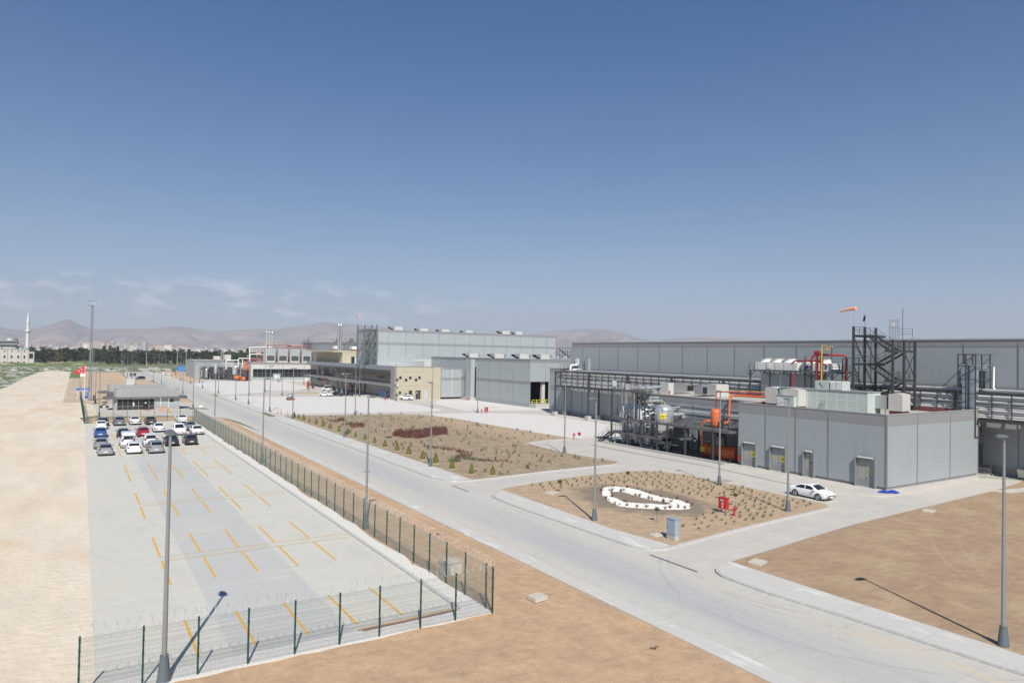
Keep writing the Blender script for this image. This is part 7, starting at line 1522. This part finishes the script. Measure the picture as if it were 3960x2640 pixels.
# pebble figure: ring of white stones
OUT = fillet([(46.9,55.6),(48.5,55.4),(49.3,53.8),(49.1,51.1),(48.8,48.9),(49.5,47.1),(49.1,45.4),(48.0,44.3),(46.3,44.7),(44.0,46.6),(42.6,48.2),(43.5,50.8),(45.2,53.9)], .8, 4)
INN = fillet([(46.2,53.9),(47.6,53.5),(47.4,51.0),(47.3,49.2),(47.9,47.6),(47.9,46.6),(46.9,46.2),(44.0,48.8),(44.6,51.4)], .5, 4)
b = MB(); c = 0
no_ = 72
def walk_(P_, n):
    P_ = P_+[P_[0]]; ds = [0]
    for a, c_ in zip(P_, P_[1:]): ds.append(ds[-1]+math.dist(a, c_))
    out = []
    for i in range(n):
        d = ds[-1]*i/n
        for k in range(len(ds)-1):
            if ds[k] <= d <= ds[k+1]: u = (d-ds[k])/max(1e-6, ds[k+1]-ds[k]); out.append((P_[k][0]+(P_[k+1][0]-P_[k][0])*u, P_[k][1]+(P_[k+1][1]-P_[k][1])*u)); break
    return out
o1 = walk_(OUT, no_)
i1 = []
INs = walk_(INN, 200)
for p in o1: i1.append(min(INs, key=lambda q: math.dist(p, q)))
for i in range(no_):
    j = (i+1)%no_; b.add([(*o1[i],.17),(*o1[j],.17),(*i1[j],.19),(*i1[i],.19)], [(0,1,2,3)])
while c < 5200:
    x, y = rnd.uniform(42.4,49.7), rnd.uniform(44.2,55.7)
    if not pip(x, y, OUT) or pip(x, y, INN): continue
    c += 1; r_ = rnd.uniform(.05,.12); vs = []
    for k in range(6):
        a = k*PI/3+rnd.random()*.4; vs.append((x+math.cos(a)*r_*rnd.uniform(.7,1.1), y+math.sin(a)*r_*rnd.uniform(.7,1.1), .16))
    vs2 = [(x+(v[0]-x)*.6, y+(v[1]-y)*.6, .16+r_*rnd.uniform(.9,1.6)) for v in vs]; b.add(vs+vs2, [tuple(range(6,12))]+[(k,(k+1)%6,(k+1)%6+6,k+6) for k in range(6)])
o = obj('white_pebbles', b, mat('pebble_white', (.68,.67,.64), .8, var=.12, scale=6), None, False, 'stuff'); tag(o, 'looping band of white pebbles laid as a figure in dark loam', 'pebbles')
bb = MB()
pr2 = [tag_obj('red_seedling', tuft('r', m_red_l, 40+i, 14, .30, .2, .02), m_red_l, 'tiny dark red shrub edging the white pebble band', 'plant', 'dark red edging shrubs') for i in range(2)]
pts = []
for P_, st in ((OUT, .9), (INN, .8)):
    acc = 0
    for (a, c_) in zip(P_, P_[1:]+P_[:1]):
        d = math.dist(a, c_); acc += d
        if acc > st*.75: pts.append((a[0]+rnd.uniform(-.12,.12), a[1]+rnd.uniform(-.12,.12))); acc = 0
scatter(pr2, pts, .16, .7, 1.4)
# twigs on the bare soil
for k, (x,y) in enumerate(((23.8,24.2),(23.9,47.8))):
    b = MB()
    for i in range(7): a = rnd.random()*6.28; b.bar((0,0,.02),(math.cos(a)*.25,math.sin(a)*.2,.05+.1*rnd.random()),.025)
    tag_obj('twig', b, m_bark, ['small dark twig lying on bare soil near the front','small dark twig on the strip between fence and road'][k], 'twig', None, False, (x,y,0))
b = MB()
for i in range(1500):
    x = rnd.uniform(.8,25.5); y = rnd.uniform(12,32) if i%5 else rnd.uniform(33,60)
    if y > 33 and x < 19.6: continue
    r_ = rnd.uniform(.008,.028); b.add([(x-r_,y,.0-.02),(x,y-r_,-.02),(x+r_,y,-.02),(x,y+r_,-.02),(x,y,-.02+r_*1.3)], [(0,1,4),(1,2,4),(2,3,4),(3,0,4)])
o = obj('loose_stones', b, mat('stone_pale', (.54,.46,.37), .9, var=.2, scale=4), None, False, 'stuff'); tag(o, 'loose pale stones strewn over the bare soil outside the fence', 'stones')
# far objects on the works edge
t = thing('blue_container', 'bright blue cabin standing far off by the works road', 'cabin', (54.3,472.5,0)); b = MB(); b.box(-1.6,1.9,-1.5,1.5,.1,3.2); obj('body', b, mat('cabin_blue', (.04,.22,.62), .5), t); b = MB(); b.box(-1.65,1.95,-1.55,1.55,3.2,3.3); obj('roof', b, m_blue, t)
for k, (x,y) in enumerate(((49.4,462),(56.2,455))): b = MB(); b.box(-.9,.9,-.9,.9,0,2.2); b.box(-1,1,-1,1,2.2,2.3); tag_obj('green_tank_box', b, mat('box_green', (.06,.12,.09), .6), ['dark green box left of the blue cabin','dark green box right of the blue cabin'][k], 'box', 'green boxes', False, (x,y,0))
for k, (x,y) in enumerate(((22.7,391),(24.3,391.5))): b = MB(); b.box(-.6,.6,-.6,.6,0,1.4); b.box(-.65,.65,-.65,.65,1.4,1.5); tag_obj('dark_crate', b, m_steel, ['left','right'][k]+' one of two dark crates beside the far road lamp', 'crate', 'dark crates', False, (x,y,0))
b = MB(); b.cyl((0,0,0),(0,0,1.6),.25,None,8); b.cyl((0,0,1.6),(0,0,1.9),.32,.1,8); tag_obj('red_post', b, m_red, 'short red post on the orange soil before the grey annexe', 'post', None, False, (43.7,399,0))
for k, (x,y) in enumerate(((42.3,447),(40.2,419),(43,421),(39.4,378),(49.6,384))): b = MB(); b.prism(fillet([(-1.2,-1.4),(1.2,-1.4),(1.2,1.4),(-1.2,1.4)], .2, 2), 0, .3); tag_obj('concrete_slab', b, m_white, 'flat white slab lying on the orange soil beside the far road', 'slab', 'white slabs beside the far road', False, (x,y,.0))
b = MB()
for k in range(16): b.box(40+k*1.1,40.9+k*1.1,-.1,.1,0,1.6)
tag_obj('barrier_wall', b, m_conc, 'low row of pale concrete barriers at the far road bend', 'barrier', None, False, (-8,481,0))
b = MB()
for k in range(60): b.bar((3*k,0,0),(3*k,0,1.9),.09)
for z in (.3,1.1,1.85): b.bar((0,0,z),(180,0,z),.05)
tag_obj('far_fence', b, m_steel, 'thin wire boundary fence along the rubble far off', 'fence', None, False, (2,472,0))
for k, (x,y,l) in enumerate(((24.6,174.2,'small pale notice board by the traffic island lamp'),)):
    b = MB(); b.box(-.42,.42,-.04,.04,.35,.95); b.bar((-.4,0,0),(-.4,0,.4),.06); b.bar((.4,0,0),(.4,0,.4),.06); tag_obj('notice_stand', b, m_white, l, 'notice', None, False, (x,y,0))
b = MB(); b.prism(fillet([(21.6,171.5),(25.2,171.5),(26.4,174),(25,177.5),(22,177.5)], 1.2, 5), 0, .16); struct('kerb', b, c_kerb)
b = MB(); b.prism(fillet([(21.9,171.8),(24.9,171.8),(26.0,174),(24.7,177.2),(22.2,177.2)], 1.0, 5), .16, .18); struct('garden_bed', b, mat('grate_dark', (.14,.14,.15), .6))
# ---------------- trees beyond the meadow
def big_tree(seed, m):
    rr = random.Random(seed); t = thing('tree', 'x', 'tree', group='trees of the dark grove beyond the meadow')
    b = MB(); b.tube([(0,0,-.2),(rr.uniform(-.2,.2),0,3),(0,rr.uniform(-.3,.3),6.5)], [.35,.26,.12], 7)
    for k in range(5): a = rr.random()*6.28; b.tube([(0,0,2.5+k*.6),(math.cos(a)*2,math.sin(a)*2,4.5+k*.9)], [.13,.05], 5)
    obj('trunk', b, m_bark, t); b = MB()
    for k in range(24):
        a = rr.random()*6.28; zz = rr.uniform(.9,10.5); mx = 3.6*math.sin(PI*min(1,(zz+.5)/12.2))**.6; r = mx*rr.random()**.5; leafball(b, (math.cos(a)*r, math.sin(a)*r, zz), rr.uniform(1.0,1.9), 75, .34, rr.random(), .8)
    leafball(b, (0,0,11), 1.2, 50, .3, 3, .9); obj('crown', b, m, t); return t
def pine_tree(seed, m):
    rr = random.Random(seed); t = thing('conifer', 'x', 'tree', group='trees of the dark grove beyond the meadow'); b = MB(); b.tube([(0,0,-.2),(0,0,6),(0,0,13)], [.3,.2,.05], 6); obj('trunk', b, m_bark, t); b = MB()
    for k in range(26):
        z = 1.5+12*k/26; r = 2.6*(1-z/14.5)+.2
        for j in range(4): a = rr.random()*6.28; leafball(b, (math.cos(a)*r*.6, math.sin(a)*r*.6, z), r*.55+.25, 14, .3, rr.random(), .6)
    obj('crown', b, m, t); return t
ml = [mat('grove_a', (.05,.075,.028), .8, var=.5, scale=.5), mat('grove_b', (.085,.105,.035), .8, var=.5, scale=.5), mat('grove_c', (.03,.055,.025), .8, var=.5, scale=.5), mat('grove_d', (.11,.10,.035), .8, var=.4, scale=.5)]
tp = [big_tree(1, ml[0]), big_tree(2, ml[1]), pine_tree(3, ml[2]), big_tree(4, ml[2]), big_tree(5, ml[3])]
tl = ['dark green broad tree in the grove beyond the meadow','mid green broad tree in the grove beyond the meadow','dark conifer in the grove beyond the meadow','blackish green broad tree in the grove beyond the meadow','yellowish tree turning in the grove beyond the meadow']
usedt = set()
def put_tree(k, x, y, s):
    sc = (s*rnd.uniform(.95,1.35), s*rnd.uniform(.95,1.35), s)
    if k in usedt: dup(tp[k], (x,y,0), rnd.random()*6.28, tl[k], sc)
    else: usedt.add(k); tp[k].location = (x,y,0); tp[k].scale = sc; tp[k]['label'] = tl[k]
n = 0
for row, (y0, x0, x1, st) in enumerate(((700,14,118,5.6),(745,-38,150,5.4),(785,-58,160,6.0),(830,-55,190,6.5))):
    x = x0
    while x < x1:
        if not (row < 2 and -22 < x < -10 and rnd.random() < .8):
            k = rnd.choice([0,0,0,0,1,1,3,3,3,4,2] if row else [0,1,3,0]); put_tree(k, x+rnd.uniform(-1.5,1.5), y0+rnd.uniform(-14,14)-(35 if 20 < x < 50 else 0), rnd.uniform(.9,1.25)*(1.02 if row > 1 else .95)); n += 1
        x += st*rnd.uniform(.7,1.3)
for (x,y,s) in ((-24,700,.95),(-30,712,.9),(-27.5,735,.8),(178,900,.9),(186,905,1),(205,930,.9),(212,925,.8),(236,990,.9),(245,985,1.0),(228,975,.8),(150,860,.8),(141,850,.9)): put_tree(rnd.choice([0,1,3]), x, y, s)
# scattered far scrub and orchards
b = MB()
for i in range(1500):
    d = rnd.uniform(1000,3300); a = math.radians(rnd.uniform(-9,42)); x = math.sin(a)*d; y = math.cos(a)*d
    if mnoise.noise((x*.0022, y*.0022, 3)) < -.02: continue
    s = rnd.uniform(3.5,8); leafball(b, (x,y,s*.35), s, 9, s*.42, i, .5)
o = obj('far_woodland', b, mat('far_wood', (.05,.07,.03), .9, var=.4, scale=.02), None, False, 'stuff'); tag(o, 'far-off belts of dark trees between plant and town', 'woodland')
# ---------------- town
m_tw = [mat('town_white', (.62,.60,.57), .8), mat('town_cream', (.56,.48,.38), .8), mat('town_grey', (.40,.41,.43), .8), mat('town_rose', (.45,.28,.23), .8)]
m_tr = mat('town_roof', (.34,.13,.09), .8)
def block(w, d, h, m, roof):
    t = thing('apartment_block', 'x', 'building', group='apartment blocks of the far town')
    b = MB(); b.box(-w/2,w/2,-d/2,d/2,0,h); obj('wall', b, m, t); b = MB()
    nf = int(h/3)
    for f in range(nf):
        for c_ in range(int(w/4)): x = -w/2+2+4*c_; b.box(x-.9,x+.9,-d/2-.05,-d/2,f*3+1,f*3+2.4)
    obj('window_rows', b, mat('town_window', (.12,.13,.15), .4), t)
    b = MB(); b.add([(-w/2-.4,-d/2-.4,h),(w/2+.4,-d/2-.4,h),(w/2+.4,d/2+.4,h),(-w/2-.4,d/2+.4,h),(-w/4,0,h+2.4),(w/4,0,h+2.4)], [(0,3,2,1),(0,1,5,4),(2,3,4,5),(1,2,5),(3,0,4)]); obj('roof', b, m_tr if roof else m_tw[2], t); return t
bp = [block(18,14,26,m_tw[0],1), block(16,14,34,m_tw[1],1), block(22,14,22,m_tw[0],0), block(15,15,40,m_tw[2],0), block(17,13,30,m_tw[3],1), block(26,13,20,m_tw[1],1)]
bl = ['white block with red roof in the far town below the hills','cream tower with red roof in the far town below the hills','broad white block with grey roof in the far town','tall grey tower in the far town below the hills','rose coloured block with red roof in the far town','long cream block with red roof in the far town']
ub = set()
def put_block(k, x, y, s=1, z=0):
    a = math.atan2(-x, y)*0+rnd.uniform(-.5,.5)
    if k in ub: dup(bp[k], (x,y,z), a, bl[k], (s,s,s*rnd.uniform(.75,1.15)))
    else: ub.add(k); bp[k].location = (x,y,z); bp[k]['label'] = bl[k]; bp[k].rotation_euler = (0,0,a)
for i in range(105):
    u = rnd.random(); x = 30+230*u+rnd.gauss(0,25) if i < 75 else rnd.uniform(-260,30); y = rnd.uniform(3000,4000); put_block(rnd.choice([0,0,1,1,2,3,4]), x*y/3500, y, .95 if i < 75 else .6, 4)
for i in range(9): put_block(5, 262+22*i+rnd.uniform(-2,2), 3500+rnd.uniform(-40,40), 1.15, 4)
for i in range(45): y = rnd.uniform(3600,4300); put_block(rnd.choice([0,1,2,5]), rnd.uniform(430,1100)*y/3600, y, .55, 8)
b = MB(); b2 = MB()
for i in range(2300):
    d = rnd.uniform(1250,4300); a = math.radians(rnd.uniform(-7,27)+(0 if rnd.random() < .8 else rnd.uniform(0,12))); x = math.sin(a)*d; y = math.cos(a)*d
    w_ = rnd.uniform(5,16); h_ = rnd.uniform(3,7.5); e = 12*max(0,(d-3000)/1300)
    if d < 3000 and mnoise.noise((x*.003, y*.003, 8)) < .05: continue
    (b if rnd.random() < .72 else b2).box(x-w_/2,x+w_/2,y-5,y+5,-1,h_+e)
o = obj('far_houses', b, mat('house_white', (.62,.60,.56), .8, var=.35, scale=.01), None, False, 'stuff'); tag(o, 'countless low pale houses spread over the plain before the hills', 'houses')
o = obj('far_houses', b2, mat('house_red', (.36,.20,.15), .8, var=.3, scale=.01), None, False, 'stuff'); tag(o, 'countless low reddish houses and sheds spread over the plain', 'houses')
# nearer sheds among the trees
t = thing('silo_block', 'pale grey ribbed silo block rising behind the grove', 'silo', (129,1300,0)); b = MB()
for k in range(7): b.cyl((-4.5+1.6*k,0,0),(-4.5+1.6*k,0,20.6),.95,None,10)
b.box(-5.4,5.9,.2,6,0,20.6); obj('silo', b, m_tw[0], t, 40); b = MB(); b.box(-5.6,6,-1.2,6.2,20.6,21.4); obj('roof', b, m_tw[2], t)
for (x,y,w_,d_,h_,l) in ((108,880,24,14,7.2,'pink roofed long shed just behind the grove, left wing'),(128,900,20,14,6.6,'pink roofed long shed just behind the grove, right wing'),(152,1290,30,14,13,'low white industrial shed right of the silo block'),(196,1440,9,8,14,'cream square house standing alone right of the grove'),(9,1300,5.6,8,20,'small dark-topped tower above the grove behind the lattice mast')):
    t = thing('far_shed', l, 'shed', (x,y,0)); b = MB(); b.box(-w_/2,w_/2,-d_/2,d_/2,0,h_); obj('wall', b, m_tw[0] if 'pink' not in l else mat('shed_pale', (.55,.47,.42), .8), t); b = MB(); b.add([(-w_/2-.5,-d_/2-.5,h_),(w_/2+.5,-d_/2-.5,h_),(w_/2+.5,d_/2+.5,h_),(-w_/2-.5,d_/2+.5,h_),(-w_/2,0,h_+1.6),(w_/2,0,h_+1.6)], [(0,3,2,1),(0,1,5,4),(2,3,4,5),(1,2,5),(3,0,4)]); obj('roof', b, m_tr if 'pink' in l else m_tw[2], t)
t = thing('blue_tower', 'small blue and grey tower on the plain left of the boiler chimneys', 'tower', (237,1500,0)); b = MB(); b.box(-3.5,2.5,-3,3,0,18); b.box(2.5,5,-3,3,0,13); obj('wall', b, mat('tower_blue', (.10,.14,.25), .6), t); b = MB(); b.box(-3,2,-3,3,18,22); obj('head', b, m_tw[2], t)
b = MB(); b.box(-60,60,-6,6,0,9); b.box(-62,62,-6.5,6.5,9,9.6); tag_obj('long_shed', b, m_tw[0], 'long low pale shed on the plain behind the plant', 'shed', None, False, (420,1650,0))
# ============================================================ AIR
b = MB(); b.box(-7100, 10500, -3100, 10500, -2.5, 740)
hz = bpy.data.materials.new('haze_air'); hz.use_nodes = True; t = hz.node_tree; t.nodes.clear()
o_ = t.nodes.new('ShaderNodeOutputMaterial'); v_ = t.nodes.new('ShaderNodeVolumePrincipled'); v_.inputs['Color'].default_value = (.80,.86,1.0,1); v_.inputs['Density'].default_value = 1.4e-4; v_.inputs['Anisotropy'].default_value = 0.0
t.links.new(v_.outputs[0], o_.inputs['Volume'])
h = obj('haze', b, hz, None, False, 'stuff')
tag(h, 'thin pale haze lying over the plain and the hills', 'haze')
